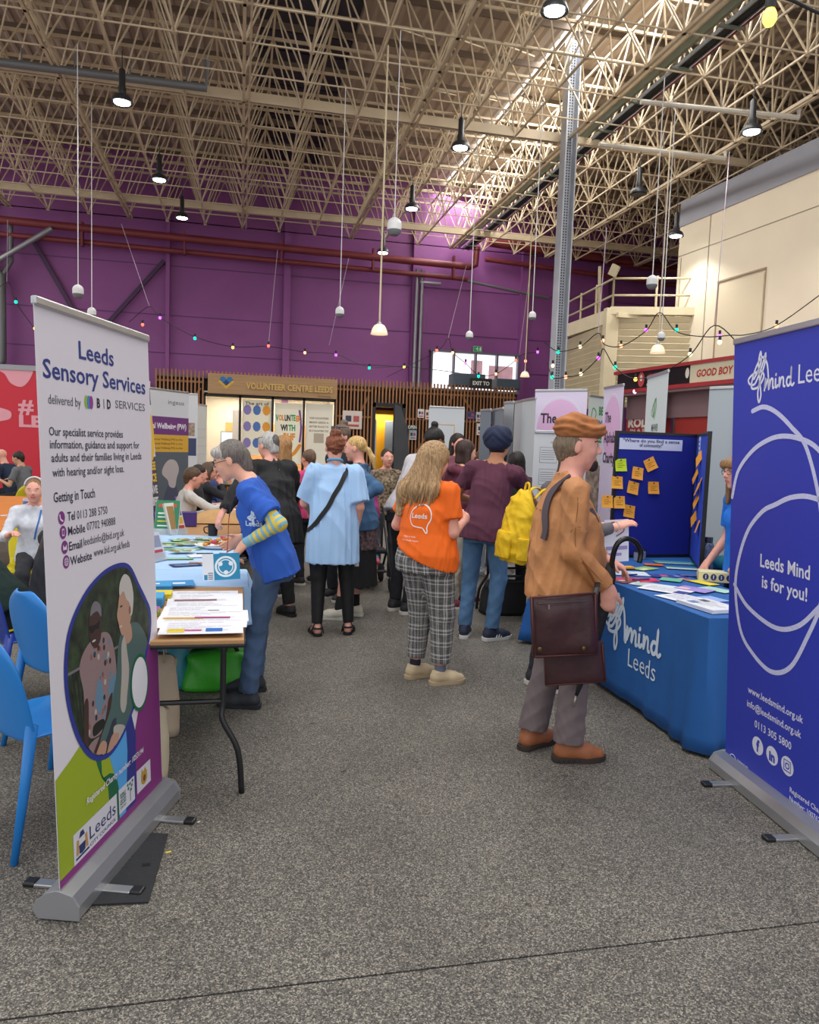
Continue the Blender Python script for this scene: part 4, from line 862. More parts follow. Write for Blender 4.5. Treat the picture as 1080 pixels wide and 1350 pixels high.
x_ = (Vector((a.x, a.y, 0))-Vector((b_.x, b_.y, 0))).normalized(); a2 = Vector((a.x, a.y, 0))+x_*.0
t, pan, M, L = roller_banner('plain grey back of a pull-up banner behind the blue shirted helper', (a2.x+.25, a2.y-.15), (b_.x, b_.y), 2.25, (-.02, 0), 'a9b2b8', pole_front=False)
# back faces us: pole is on this side
t, pan, M, L = bn('purple and yellow headed pull-up banner about personal wellbeing', (162, 507), (249, 518), 2.38, 'd3d5dc')
g = MB(); poly_mb(rect(0, 1.66, L, 1.95), M, .001, g, 0); poly_mb(rect(0, 1.38, L, 1.66), M, .001, g, 1); poly_mb(rect(0, .3, L, 1.38), M, .001, g, 2)
hx = L*.72; HS = 1.15
poly_mb(cur([(hx+a*HS, 1.0+b*HS) for a, b in ((-.2, .02), (-.17, .13), (-.05, .22), (.1, .2), (.17, .08), (.12, -.05), (.08, -.18), (-.04, -.16), (-.08, -.07))]), M, .0014, g, 3); poly_mb(cur([(hx-.25, .3), (hx-.12, .78), (hx, .85), (hx+.14, .8), (hx+.2, .3)]), M, .0013, g, 4)
ink(pan, g, ['6f3a7c', 'd6a740', '5a626b', 'b9aeb0', '4b4e66'])
ink(pan, text_mb('Personal Wellbeing (PW)', M, L*.22, 1.76, w=L*.74, h=.09, bold=.03, lift=.002), ['e7e0ea'], 'lettering')
ink(pan, text_mb('ingeus', M, L*.66, 2.16, w=L*.26, h=.075, bold=.0, lift=.002), ['6a6b75'], 'lettering')
for k in range(3): ink(pan, text_mb('Personal Wellbeing (PW) is a free', M, L*.42, 1.57-.07*k, w=L*.48, h=.035, bold=.02, lift=.002), ['8a6c22'], 'lettering')
t, pan, M, L = bn('narrow white pull-up banner with red and navy blocks behind the wellbeing banner', (240, 519), (261, 520), 2.42, 'd4d6da', detail=False)
g = MB(); poly_mb(rect(.02, 1.3, L-.02, 1.62), M, .001, g, 0); poly_mb(rect(.1, .98, L-.05, 1.08), M, .001, g, 1); poly_mb(rect(.04, 1.66, L-.05, 1.9), M, .001, g, 2); ink(pan, g, ['3b4668', 'c4404a', mat('photo_print_b', 'a08a78', .6, var=.5, vscale=18)])
t, pan, M, L = bn('pale narrow pull-up banner nearest the slatted shopfront', (257, 532), (273, 535), 2.3, 'd9dad8', detail=False)
for k in range(6): ink(pan, text_mb('support for all', M, .03, 1.8-.17*k, w=L-.06, h=.03), ['b5b8bc'], 'lettering')
# yellow and charcoal leaning banner
t, pan, M, L = roller_banner('charcoal and yellow leaning pull-up banner half hidden behind the nearest banner', (-1.0, 8.02), (-.80, 8.85), 2.14, (-.2, 0.03), '4c4a54')
g = MB(); poly_mb(rect(0, 1.4, L, 1.97), M, .001, g, 1); poly_mb(cur([(.3, 1.9), (L*.8, 1.95), (L, 1.8), (L*.98, 1.5), (L*.85, 1.35), (.4, 1.4)]), M, .0013, g, 0); poly_mb(ell(L*.78, 1.67, .12, .18), M, .0016, g, 1); poly_mb(ell(L*.8, 1.64, .05, .1), M, .0019, g, 2); poly_mb(ell(L*.72, .72, .05, .06), M, .0013, g, 0)
ink(pan, g, ['d9b340', 'cfd0d0', '3a3a42'])
for k, (s, c) in enumerate((('YOUR FREE', 'd9b340'), ('ADVICE', 'd9b340'), ('COULD SAVE', 'cfd0d4'), ('YOUR LIFE', 'cfd0d4'))): ink(pan, text_mb(s, M, L*.97, 1.26-.13*k, w=L*.8 if k != 1 else L*.5, h=.085, bold=.05, lift=.002, align='R'), [c], 'lettering')
t, pan, M, L = bn('white pull-up banner with a gold square outline by the shop doorway', (566, 536), (613, 538), 2.3, 'c9d0d6')
g = MB(); stroke_mb([(.1, 1.1), (.1, 2.0), (L-.17, 2.0), (L-.17, 1.85)], .018, M, .001, g, 0, n=1); stroke_mb([(.1, 1.1), (L-.2, 1.1)], .018, M, .001, g, 0, n=1); ink(pan, g, ['c79a4a'])
ink(pan, text_mb('SPACE', M, L*.35, 1.42, w=L*.55, h=.09, bold=.0), ['5a5f66'], 'lettering'); ink(pan, text_mb('2', M, L*.35, 1.6, h=.07), ['5a5f66'], 'lettering')
for (p0, p1, z, c, lab) in (((634, 541), (648, 540), 2.1, '77828f', 'slate grey folding screen panel left of the turban'), ((649, 541), (664, 538), 2.1, '7b8694', 'second slate grey screen panel partly hidden by the turban'), ((665, 531), (678, 530), 2.2, 'a9adb2', 'pale grey banner back above the turban'), ((679, 530), (693, 528), 2.25, 'b5b9be', 'pale grey banner back nearest the pink banner')):
    bn(lab, p0, p1, z, c, detail=False, name='screen_panel', cat='screen panel')
t, pan, M, L = bn('white display screen with printed sheet, left of the beret', (689, 528), (707, 525), 2.2, 'c3c9cd', detail=False, name='display_screen', cat='display screen')
a, b_ = onz(706, 566, 2.0), onz(752, 566, 2.0)
t, pan, M, L = roller_banner('white information sheet board with grey text boxes behind the beret', (2.62, 6.55), (3.12, 6.5), 1.78, (0, 0), 'cccfd1', name='information_board', cat='notice board', detail=False)
g = MB()
for i in range(2):
    for j in range(4): stroke_mb(rect(.06+.2*i, 1.5-.2*j, .22+.2*i, 1.64-.2*j), .004, M, .001, g, 0, n=1, closed=True); [poly_mb(rect(.07+.2*i, 1.61-.2*j-.02*k, .2+.2*i, 1.614-.2*j-.02*k), M, .001, g, 0) for k in range(5)]
ink(pan, g, ['6f7377']); ink(pan, text_mb('information', M, .16, 1.68, h=.02), ['55585c'], 'lettering')

# red hall wall panel at far left with pink shapes and hashtag
RW = thing('mural_panel', 'red mural wall with pink blobs and a white hashtag at far left', 'mural', (-6.0, 19.8, 0))
MB().box((-6.2, 19.85, 1.55), (3.3, .08, 3.1)).build('panel', mat('mural_red', 'd2263c', .5), RW); MB().box((-6.2, 19.84, 3.15), (3.34, .12, .12)).build('cap_rail', mat('cap_grey', 0), RW)
MB().box((-3.4, 19.95, 1.5), (2.4, .08, 3.0)).build('panel', mat('mural_side', 'd7d3cf', .5), RW)
def pxM(Y): return frame_M((0, Y, 0), (1, 0, 0))
MM = pxM(19.805); g = MB()
def pxp(pts, Y): return [(onY(x, y, Y).x, onY(x, y, Y).z) for x, y in pts]
poly_mb(cur(pxp([(-12, 484), (5, 492), (14, 505), (28, 510), (38, 502), (44, 488), (40, 484), (15, 482)], 19.8)), MM, .002, g, 0); ink(RW, g, ['eda6b4'], 'mural_shape'); g = MB()
poly_mb(cur(pxp([(-15, 536), (2, 538), (14, 543), (13, 552), (-2, 556), (-15, 562)], 19.8)), MM, .002, g, 0)
ink(RW, g, ['eda6b4'], 'mural_shape')
a = onY(24, 544, 19.8); ink(RW, text_mb('#', MM, a.x, a.z, w=.34, h=.34, bold=.03, lift=.003), ['eda6b4'], 'lettering'); a = onY(25, 562, 19.8); ink(RW, text_mb('LEEDS', MM, a.x, a.z, w=1.5, h=.27, bold=.04, lift=.003), ['eda6b4'], 'lettering')
# ================================================================ TABLES, CHAIRS AND WHAT LIES ON THEM
TH = .74
def put(px, py, z=TH): return onz(px, py, z)
def folding_table(label, x0, x1, y0, y1, legs=True, top='b58a5c'):
    t = thing('folding_table', label, 'table', ((x0+x1)/2, (y0+y1)/2, 0))
    MB().bbox(((x0+x1)/2, (y0+y1)/2, TH-.012), (x1-x0, y1-y0, .024), .006).build('tabletop', mat('table_wood', top, .5, var=.12, vscale=8, stretch=(1, 6, 1)), t)
    MB().bbox(((x0+x1)/2, (y0+y1)/2, TH-.028), (x1-x0+.006, y1-y0+.006, .02), .008).build('edge_band', BLKP, t)
    fx = (x0+.09, x1-.09)
    for (ya, s) in ((y0+.14, 1), (y1-.14, -1)):
        for x in fx:
            MB().tube(catmull([(x, ya, TH-.04), (x, ya, .42), (x, ya-.02*s, .34), (x+(.07 if x > (x0+x1)/2 else -.07), ya-.04*s, .2), (x+(.09 if x > (x0+x1)/2 else -.09), ya-.04*s, .0)], 5), .014, 10).build('leg', BLKP, t, True)
        MB().cyl((fx[0], ya, .42), (fx[1], ya, .42), .012, 8).build('crossbar', BLKP, t); MB().cyl((fx[0], ya, TH-.045), (fx[1], ya, TH-.045), .014, 8).build('crossbar', BLKP, t)
        for x in fx: MB().tube([(x, ya, .5), (x, ya+.35*s, TH-.04)], .010, 8).build('brace', BLKP, t)
    return t
def draped(name, label, polyxy, z0, hem, col, cat='tablecloth', folds=.012, vis=(0, 1, 2, 3), m=None):
    """cloth over a table: flat top, falling sides with soft folds"""
    P = [Vector((x, y)) for x, y in polyxy]; n = len(P); ring = []
    for i in range(n):
        a, b_ = P[i], P[(i+1) % n]; L = (b_-a).length; k = max(2, int(L/.035)); nn = Vector(((b_-a).y, -(b_-a).x)).normalized()
        for j in range(k): ring.append((a+(b_-a)*j/k, nn, min(j, k-j)/k*L))
    N = len(ring); mb = MB(); rows = 9; rnd = random.Random(len(label)); ph = rnd.random()*6; vs = []
    for r_ in range(rows+1):
        f = r_/rows
        for i, (p, nn, dc) in enumerate(ring):
            s_ = i*.035; w_ = math.sin(s_*9+ph)+.6*math.sin(s_*17.3+ph*2)+.4*math.sin(s_*31+1); cor = math.exp(-dc*7)
            off = .006+folds*w_*f*(.35+3.0*cor) + f*cor*.085 + (.028*f*math.sin(dc*38)*math.exp(-dc*3.5) if folds > .012 else 0)
            q = p+nn*off; h_ = hem(p.x, p.y) if callable(hem) else hem
            vs.append((q.x, q.y, z0+(h_-z0)*f))
    fs = [(r_*N+i, r_*N+(i+1) % N, (r_+1)*N+(i+1) % N, (r_+1)*N+i) for r_ in range(rows) for i in range(N)]
    fs.append(tuple(range(N-1, -1, -1))); mb.add(vs, fs)
    o = mb.build(name, m or mat('cloth_'+col, col, .85, bump=.15, bscale=500, var=.04, vscale=4), None, 'auto'); sol = o.modifiers.new('thick', 'SOLIDIFY'); sol.thickness = .003; sol.offset = 1
    return tag(o, label, cat)
# left row of tables
T1 = folding_table('near folding table of pale wood with bent black legs beside the left banner', -.73, .03, 3.32, 5.12)
T2 = folding_table('second left folding table under the light blue cloth', -.83, -.07, 5.18, 6.95)
T3 = folding_table('third left folding table carrying the brown paper bag', -.74, .02, 7.05, 8.6)
T4 = folding_table('fourth left folding table spread with white leaflets', -.3, .5, 8.7, 10.45)
T5 = folding_table('farthest left folding table before the shop window', -.25, .55, 10.55, 12.3)
draped('tablecloth', 'light blue cloth over the second left table', [(-.85, 5.14), (-.04, 5.14), (-.04, 6.98), (-.85, 6.98)], TH+.006, lambda x, y: .42, 'a9c9ee')
draped('tablecloth', 'small light blue cloth hanging off the near table far corner', [(-.70, 4.55), (.05, 4.55), (.05, 5.13), (-.70, 5.13)], TH+.005, lambda x, y: .52, 'a3c6ea')
draped('tablecloth', 'black cloth over the farthest left table', [(-.27, 10.53), (.57, 10.53), (.57, 12.32), (-.27, 12.32)], TH+.005, .1, '232329')

rndp = random.Random(11)
def sheet(label, c, w_, d_, rz, col, z=TH+.008, t=.0012, name='leaflet', cat='leaflet', group=None, prints=(), curl=0, lines=0, lc='6a6c74', seed=0):
    """paper or card lying flat; prints: rectangles (u0,v0,u1,v1,colour) in its own 0..1 frame"""
    M = Matrix.Translation((c.x, c.y, z)) @ Matrix.Rotation(rz, 4, 'Z'); th_ = thing(name, label, cat, M=M, group=group)
    nx = 6; vs = []; 
    for k in (0, t):
        for i in range(nx+1):
            u = -w_/2+w_*i/nx; q = curl*((2*i/nx-1)**2)
            vs += [(u, -d_/2, k+q), (u, d_/2, k+q*.6)]
    m_ = 2*(nx+1); fs = []
    for i in range(nx): fs += [(m_+2*i, m_+2*i+2, m_+2*i+3, m_+2*i+1), (2*i, 2*i+1, 2*i+3, 2*i+2), (2*i, 2*i+2, m_+2*i+2, m_+2*i), (2*i+1, m_+2*i+1, m_+2*i+3, 2*i+3)]
    fs += [(0, m_, m_+1, 1), (2*nx, 2*nx+1, m_+2*nx+1, m_+2*nx)]
    mb = MB().add(vs, fs) 
    mb.build('paper', C(col, .55), th_, world=False)
    L = Matrix.Translation((0, 0, t+curl*.25)); g = MB(); cols = []
    for (u0, v0, u1, v1, cc) in prints:
        if cc not in cols: cols.append(cc)
        poly_mb(rect(-w_/2+w_*u0, -d_/2+d_*v0, -w_/2+w_*u1, -d_/2+d_*v1), L, .0006+.0003*len(cols), g, cols.index(cc))
    if lines:
        r_ = random.Random(seed)
        if lc not in cols: cols.append(lc)
        for k in range(lines):
            v = .85-.7*k/lines; u0 = .08; 
            for seg in range(r_.randint(3, 5)):
                u1 = u0+r_.uniform(.08, .22)
                if u1 > .94: break
                poly_mb(rect(-w_/2+w_*u0, -d_/2+d_*v, -w_/2+w_*u1, -d_/2+d_*(v+.012)), L, .0012, g, cols.index(lc)); u0 = u1+.015
    if g.f: g.build('print', [C(c_) for c_ in cols], th_, world=False, fixn=False)
    return th_
# near table: row of white information sheets overlapping towards the viewer
ys = [4.43, 4.33, 4.22, 4.10, 3.98, 3.86, 3.74, 3.62]
labs = ['white text sheet beside the light blue cloth, farthest of the row', 'white printed sheet under the leaflet held by the blue shirted woman', 'white sheet with a narrow photograph strip', 'white sheet with two short text columns, fourth from the viewer end', 'white sheet with a small logo at its right, third from the viewer end',
        'widest white sheet with the heading down its left side', 'white sheet with yellow and magenta swirls', 'white sheet nearest the viewer with yellow and blue shapes on the table edge']
pr = [(), (), ((.1, .62, .7, .8, '8d5d62'),), (), ((.6, .4, .75, .6, '5b5d66'),), (), ((.05, .7, .5, .85, 'd2a43a'), (.4, .75, .8, .9, 'a5487d')), ((.1, .1, .3, .4, 'e2c63c'), (.55, .15, .75, .4, '2f6fc0'), (.3, .2, .5, .3, 'c24a8a'))]
for k, y in enumerate(ys):
    c = Vector((-.17+(.015 if k % 2 else -.01)+(.02 if k == 6 else 0), y-.15+.02*(k-3)*-1*.0, 0))
    sheet(labs[k], c, .36 if k not in (5, 6) else .41, .24, R(rndp.uniform(-3, 3)), 'e6e7ee', z=TH+.004+.0022*k, lines=7, prints=pr[k], seed=k, name='information_sheet', cat='paper', curl=.001)
def stack(label, c, w_, d_, h_, col, top, rz=0, n=6, stripes=(), z=TH+.001):
    t = thing('leaflet_stack', label, 'leaflet stack', (c.x, c.y, z), rz)
    r_ = random.Random(int(c.y*100))
    for i in range(n):
        MB().bbox((r_.uniform(-.004, .004), r_.uniform(-.004, .004), h_*(i+.5)/n), (w_, d_, h_/n*.93), .001, rz=R(r_.uniform(-1.5, 1.5))).build('leaflet', C(col if i < n-1 else top, .45), t, world=False)
    g = MB(); 
    for (u0, v0, u1, v1) in stripes: poly_mb(rect(-w_/2+w_*u0, -d_/2+d_*v0, -w_/2+w_*u1, -d_/2+d_*v1), Matrix.Translation((0, 0, h_)), .0015, g)
    if g.f: g.build('print', C('e8edf2'), t, world=False, fixn=False)
    return t
stack('tall stack of bright blue leaflets half behind the left banner, nearest the cloth', Vector((-.47, 4.42, 0)), .21, .15, .045, '2f86c0', '3f9ad2', stripes=((.1, .3, .7, .5),))
stack('yellow striped leaflet stack between the two blue stacks', Vector((-.45, 4.22, 0)), .2, .12, .035, 'd8c030', 'e0cc3a')
stack('blue leaflet stack in front of the yellow striped stack', Vector((-.47, 4.04, 0)), .19, .15, .055, '2781b4', '49a3d6', stripes=((.1, .2, .8, .35),))
stack('pile of magenta, green and brown booklets at the banner edge', Vector((-.46, 3.83, 0)), .17, .1, .03, '8fae3c', 'b04aa0')
stack('yellow and black patterned booklets at the banner edge', Vector((-.47, 3.67, 0)), .15, .12, .02, 'c9bb2e', 'd8cc38')
stack('small blue booklet pile nearest the viewer at the banner edge', Vector((-.47, 3.5, 0)), .14, .1, .03, '2f86c0', '5cb0e8')
sheet('blue brochure with a pale swoosh lying on the stack by the cloth', Vector((-.38, 4.56, 0)), .26, .18, R(8), '3c8ecb', z=TH+.02, prints=((.1, .3, .8, .6, 'cfe2f2'), (.2, .65, .5, .8, '9cc7e8')), name='brochure', cat='brochure')
# light blue cloth table
ZC = TH+.012
rows = [((245, 745), .2, .12, 20, '27396b', 'navy flyer with small text on the light blue cloth', ((.1, .2, .9, .3, '8fa6d8'), (.1, .5, .9, .6, '8fa6d8'))),
        ((226, 716), .3, .09, 5, '4f9a68', 'row of green recipe cards at the far edge of the pale cloth, left', ((.1, .1, .9, .4, 'd9d2c0'),)), ((255, 714), .3, .09, 4, '3f8f5a', 'green and cream recipe cards beside the tray of cakes', ((.1, .5, .9, .8, 'e2d7b8'), (.3, .1, .5, .3, 'b8423c'))),
        ((236, 724), .34, .08, 2, '5aa474', 'second row of green recipe cards on the pale cloth', ((.05, .2, .95, .5, 'd8dcc4'),)), ((275, 742), .26, .05, -6, 'c98a3a', 'orange brown strip flyer beside the held leaflet', ()), ((265, 733), .18, .14, 15, 'dfe4f2', 'folded pale paper on the cloth near the tray', ()),
        ((226, 737), .3, .07, 4, '68a87c', 'green leaflet row nearest the stacks', ((.1, .3, .9, .6, 'cfe0cc'),)), ((300, 735), .14, .12, -10, 'e0a33c', 'orange napkin by the wrist of the blue shirted woman', ())]
for (p, w_, d_, a, col, lab, pr_) in rows:
    c = put(*p, ZC); sheet(lab, c, w_, d_, R(a), col, z=ZC+rndp.uniform(0, .003), prints=pr_)
for k, (px, py) in enumerate(((232, 713), (243, 712), (262, 711), (272, 712), (238, 719), (252, 719), (266, 718), (234, 729), (248, 729), (222, 722))):
    c = put(px, py, ZC); sheet('small %s card on the pale cloth, %s' % (('green and cream', 'green and brown')[k % 2], ('farthest row, first from left', 'farthest row, second from left', 'farthest row, third from left', 'farthest row, last before the tray', 'middle row, left', 'middle row, centre', 'middle row, right', 'nearest row, left', 'nearest row, right', 'beside the acrylic stand')[k]), c, .085, .12, R(rndp.uniform(-30, 30)), ('3f8f5a', '6fae7c', 'd7dcc8')[k % 3], z=ZC+.006+.0015*k, prints=((.1, .1, .9, .45, ('e6d9b8', 'b0643c', '3f8f5a')[k % 3]), (.2, .6, .7, .8, ('d8e4d0', 'e8e2c8', 'c04a44')[k % 3])), name='recipe_card', cat='card')
# tray of cakes
c = put(288, 722, ZC); t = thing('snack_tray', 'white oval tray heaped with golden pastries on the pale cloth', 'tray', (c.x, c.y, ZC))
MB().lathe([(.001, .0), (.13, .0), (.17, .02), (.175, .024), (.165, .022), (.13, .006), (.001, .006)], (c.x, c.y, ZC), 24, M=Matrix.Diagonal((1.05, .8, 1, 1))).build('tray', C('e9e9ea', .3), t, 'auto')
for k in range(14):
    a = k*2.4; r_ = .02+.008*k; q = Vector((c.x+r_*math.cos(a), c.y+.7*r_*math.sin(a), ZC+.03+.02*(k % 3)))
    cm = ('c88b42', 'a9672e', 'd9a55c', 'b83f4e')[k % 4]
    o = MB().ball(q, (.022+.005*(k % 2), .02, .016), 9).build('pastry', mat('pastry_'+cm, cm, .7, var=.2, vscale=80), None, True); tag(o, 'golden pastries heaped on the white oval tray', 'pastry', 'pastries on the tray')
for k, (p, lab) in enumerate((((300, 731), 'black pen at the front edge of the cake tray'), ((270, 731), 'black marker lying left of the cake tray'), ((315, 741), 'black pen by the left hand of the blue shirted woman'))):
    q = put(*p, ZC); d = Vector((.06, .015*k-.01, 0)); tag(MB().tube([q-d+Vector((0, 0, .006)), q+d+Vector((0, 0, .006))], .006, 8).build('pen', BLKP, None, True), lab, 'pen')
# brown paper wrap, purple box, spray bottle, display stands
c = put(296, 690, TH); t = thing('paper_bag', 'opened brown paper bag on the third table under the reaching hand', 'bag', (c.x, c.y, TH))
mb = MB(); n = 14; vs = []
for i in range(n+1):
    u = i/n; x = -.36+.72*u; zt = .015+.14*math.sin(u*PI)**.8*(.9+.1*math.sin(u*9)); vs += [(c.x+x, c.y-.14, TH+.012), (c.x+x, c.y-.05, TH+.012+zt*.8), (c.x+x, c.y+.05, TH+.012+zt), (c.x+x, c.y+.16, TH+.012)]
mb.add(vs, [(4*i+k, 4*i+k+1, 4*i+4+k+1, 4*i+4+k) for i in range(n) for k in range(3)]); mb.build('sheet', mat('kraft_paper', 'c49a68', .8, var=.08, vscale=12, bump=.2, bscale=30), t, 'auto')
c = put(249, 694, TH); t = thing('box', 'dark purple collection box on the third left table', 'box', (c.x, c.y, TH)); MB().bbox((c.x, c.y, TH+.07), (.15, .12, .13), .006).build('body', mat('purple_box', '43307c', .45), t); MB().bbox((c.x, c.y, TH+.138), (.155, .125, .012), .004).build('lid', mat('purple_box', 0), t)
c = put(242, 680, TH); t = thing('spray_bottle', 'clear bottle with a bright orange cap and label on the left table', 'bottle', (c.x, c.y, TH))
MB().lathe([(.001, 0), (.045, 0), (.048, .02), (.048, .15), (.03, .19), (.001, .19)], (c.x, c.y, TH), 16).build('body', mat('clear_bottle', 'd5dde2', .15, alpha=.75), t, 'auto'); MB().lathe([(.001, .17), (.046, .17), (.046, .24), (.03, .25), (.001, .25)], (c.x, c.y, TH), 16).build('cap', mat('orange_cap', 'f26a1b', .4), t, 'auto'); MB().lathe([(.0485, .03), (.0495, .03), (.0495, .12), (.0485, .12)], (c.x, c.y, TH), 16).build('label', mat('orange_label', 'e05a3a', .5), t)
c = put(281, 640, .8); c = onz(281, 655, TH); t = thing('squeeze_bottle', 'small orange squeeze bottle on the far left table', 'bottle', (c.x, c.y, TH)); MB().lathe([(.001, 0), (.05, 0), (.055, .03), (.05, .17), (.02, .21), (.012, .27), (.001, .28)], (c.x, c.y, TH), 14).build('body', mat('orange_fluid', 'ee8a1c', .35), t, 'auto')
MB().lathe([(.001, .2), (.022, .2), (.02, .225), (.001, .226)], (c.x, c.y, TH), 12).build('collar', mat('orange_cap', 0), t)
# leaflet display holders half behind the banner
def holder(label, px, py, wd, ht, rz, face, z=TH, cols=()):
    c = put(px, py, z); M = Matrix.Translation((c.x, c.y, z)) @ Matrix.Rotation(rz, 4, 'Z') @ Matrix.Rotation(R(-18), 4, 'X'); t = thing('leaflet_holder', label, 'leaflet holder', M=M)
    MB().bbox((0, .012, ht/2), (wd, .004, ht), .001).build('backrest', mat('acrylic', 'cfd8dd', .1, alpha=.45), t, world=False)
    MB().bbox((0, .0, ht/2+.01), (wd*.92, .014, ht*.94), .001).build('booklet', C(face, .4), t, world=False)
    g = MB(); FMx = frame_M((0, -.0075, 0), (1, 0, 0)); cl = []
    for (u0, v0, u1, v1, cc) in cols:
        if cc not in cl: cl.append(cc)
        poly_mb(rect((u0-.5)*wd*.9, v0*ht, (u1-.5)*wd*.9, v1*ht), FMx, .001+.0003*len(cl), g, cl.index(cc))
    if g.f: g.build('print', [C(c_) for c_ in cl], t, world=False, fixn=False)
    MB().bbox((0, -.012, .03), (wd, .004, .06), .001).build('lip', mat('acrylic', 0), t, world=False); MB().bbox((0, .05, .0), (wd*.8, .12, .005), .001, M=Matrix.Rotation(R(18), 4, 'X')).build('foot', mat('acrylic', 0), t, world=False)
holder('green menu board leaning at the banner edge', 218, 706, .22, .32, R(-10), '1f7a50', cols=((.1, .8, .9, .9, 'b8512f'), (.1, .6, .8, .65, 'cfe6d4'), (.1, .5, .7, .54, 'cfe6d4'), (.1, .38, .8, .42, 'd8c040'), (.1, .25, .7, .29, 'cfe6d4'), (.1, .12, .8, .16, 'cfe6d4')))
holder('leaflet holder with a food picture cover, angled to the aisle', 236, 706, .2, .3, R(50), 'd8d2c6', cols=((.05, .1, .5, .9, '9c7a4a'), (.55, .6, .95, .9, '3a4a7c'), (.55, .35, .95, .55, 'd2a032'), (.55, .1, .95, .3, 'a83a32')))
holder('acrylic stand of small cards on the pale cloth at the banner edge', 210, 740, .16, .2, R(60), 'c8cdd8', ZC, cols=((.1, .5, .9, .9, '8a90a8'), (.1, .1, .9, .4, 'b0404a')))
# third and fourth tables: spread of papers
cols3 = ['e3e6ee', 'd7dde8', 'e9d8e2', 'dfe4ea', 'b9c6dd', 'e8e8e4']; k = 0
for (py, xs_) in ((672, (262, 285, 308, 330)), (664, (258, 278, 300, 322)), (668, (270, 295))):
    for px in xs_:
        c = put(px, py, TH); k += 1
        sheet('pale leaflet on the fourth left table, %s row, %s from the left' % ({672: 'nearest', 668: 'middle', 664: 'farthest'}[py], ('first', 'second', 'third', 'fourth')[xs_.index(px)]), c, .24, .16, R(rndp.uniform(-14, 14)), cols3[k % 6], z=TH+.002+.0006*k, prints=((.1, .2, .5, .6, ('c88aa8', '5f7fb5', 'b55a5a')[k % 3]),), lines=3, seed=k, group='leaflets on the fourth left table')
for k, (px, col, lab) in enumerate(((268, '3d4f9e', 'blue folder on the black clothed table, left'), (292, '5b6fb8', 'lighter blue folder on the black clothed table, middle'), (318, 'e3b62a', 'yellow folder at the front of the black clothed table'), (300, 'b58a7a', 'tan booklet on the black clothed table'))):
    c = put(px, 660-(k % 2)*3, TH+.02); sheet(lab, c, .34, .2, R(rndp.uniform(-8, 8)), col, z=TH+.012+.003*k, prints=((.1, .3, .7, .5, 'c8cde0'),), name='folder', cat='folder')
for k, px in enumerate((272, 288, 304)): c = put(px, 654, TH); sheet('pale handout on the farthest left table, %s of three' % ('left', 'middle', 'right')[k], c, .3, .22, R(rndp.uniform(-10, 10)), cols3[k], z=TH+.003+.001*k, group='handouts on the farthest left table')

# bags under and beside the near table
SDFQ = []
def soft_bag(label, c, sx, sy, sz, col, name='tote_bag', handles=True, lean=0, rz=0, rough=.85, m=None):
    t = thing(name, label, 'bag', (c[0], c[1], 0), rz); r_ = random.Random(int(c[1]*77)); n, k = 18, 9; vs = []
    for j in range(k+1):
        f = j/k; sq = 1-.45*f**2.2
        for i in range(n):
            a = 2*PI*i/n; ca, sa = math.cos(a), math.sin(a); q = .72; x = math.copysign(abs(ca)**q, ca)*sx/2*(1-.1*f); y = math.copysign(abs(sa)**q, sa)*sy/2*sq
            w_ = .07*math.sin(3*a+f*5+r_.random()*.5)*min(sx, sy)
            vs.append((x+w_*f+lean*f*sz, y+w_*.6, sz*f*(1-.06*math.sin(2*a+1)*f)+.004))
    mb = MB().add(vs, [(j*n+i, j*n+(i+1) % n, (j+1)*n+(i+1) % n, (j+1)*n+i) for j in range(k) for i in range(n)]+[tuple(range(n))[::-1]]+[tuple(k*n+i for i in range(n))])
    mb.build('body', m or mat('bag_'+col, col, rough, bump=.25, bscale=25, var=.06, vscale=10), t, True, world=False)
    if handles:
        for y in (-.3, .3): MB().tube(catmull([(-sx*.2+lean*sz, y*sy, sz*.97), (-sx*.16+lean*sz, y*sy, sz+.1), (sx*.14+lean*sz, y*sy, sz+.1), (sx*.2+lean*sz, y*sy, sz*.97)], 6), .012, 6, flat=.3).build('handle', mat('bag_'+col, 0) if not m else m, t, True, world=False)
    return t
soft_bag('cream canvas tote bag standing beside the foot of the left banner', (-.42, 3.62), .22, .16, .34, 'cbbfa5', lean=.05)
soft_bag('cream canvas tote bag hanging below the near table end', (-.43, 4.2), .26, .18, .42, 'bfae98')
soft_bag('bright green crinkled shopping bag under the near table', (-.12, 5.0), .46, .3, .22, '3fae2e', handles=False, name='shopping_bag', rough=.4)
soft_bag('teal blue carrier bag under the near table behind the banner', (-.42, 5.05), .28, .26, .28, '2f8ca0', handles=False, name='shopping_bag', rough=.4)
# black rubber mat under the left banner
t = thing('rubber_mat', 'black rubber mat lying under the foot of the left banner', 'mat', (-.4, 2.9, 0))
mq = [onz(112, 1194, .004), onz(196, 1190, .004), onz(222, 1100, .004), onz(165, 1098, .004)]; cc = sum(mq, Vector())/4
mb = MB(); mb.add([(p.x, p.y, .002) for p in mq]+[(p.x, p.y, .008) for p in mq], [(3, 2, 1, 0), (4, 5, 6, 7), (0, 1, 5, 4), (1, 2, 6, 5), (2, 3, 7, 6), (3, 0, 4, 7)]); mb.build('sheet', mat('black_rubber', '232528', .7, var=.15, vscale=60, bump=.3, bscale=120), t)
for (u, v, a, b_) in ((.25, .2, .05, .012), (.75, .5, .03, .02)):
    q = (mq[0].lerp(mq[1], u)).lerp(mq[3].lerp(mq[2], u), v); MB().box((q.x, q.y, .0085), (a, b_, .001)).build('slot', C('0c0c0e', .9), t)
gr = MB(); q = (mq[0].lerp(mq[1], .3)).lerp(mq[3].lerp(mq[2], .3), .6)
for k in range(6): gr.box((q.x-.01+.002*k, q.y-.07+.025*k, .0085), (.06, .003, .002), rz=R(10))
tag(gr.build('ridge', C('33363a', .8), t), kind='stuff')
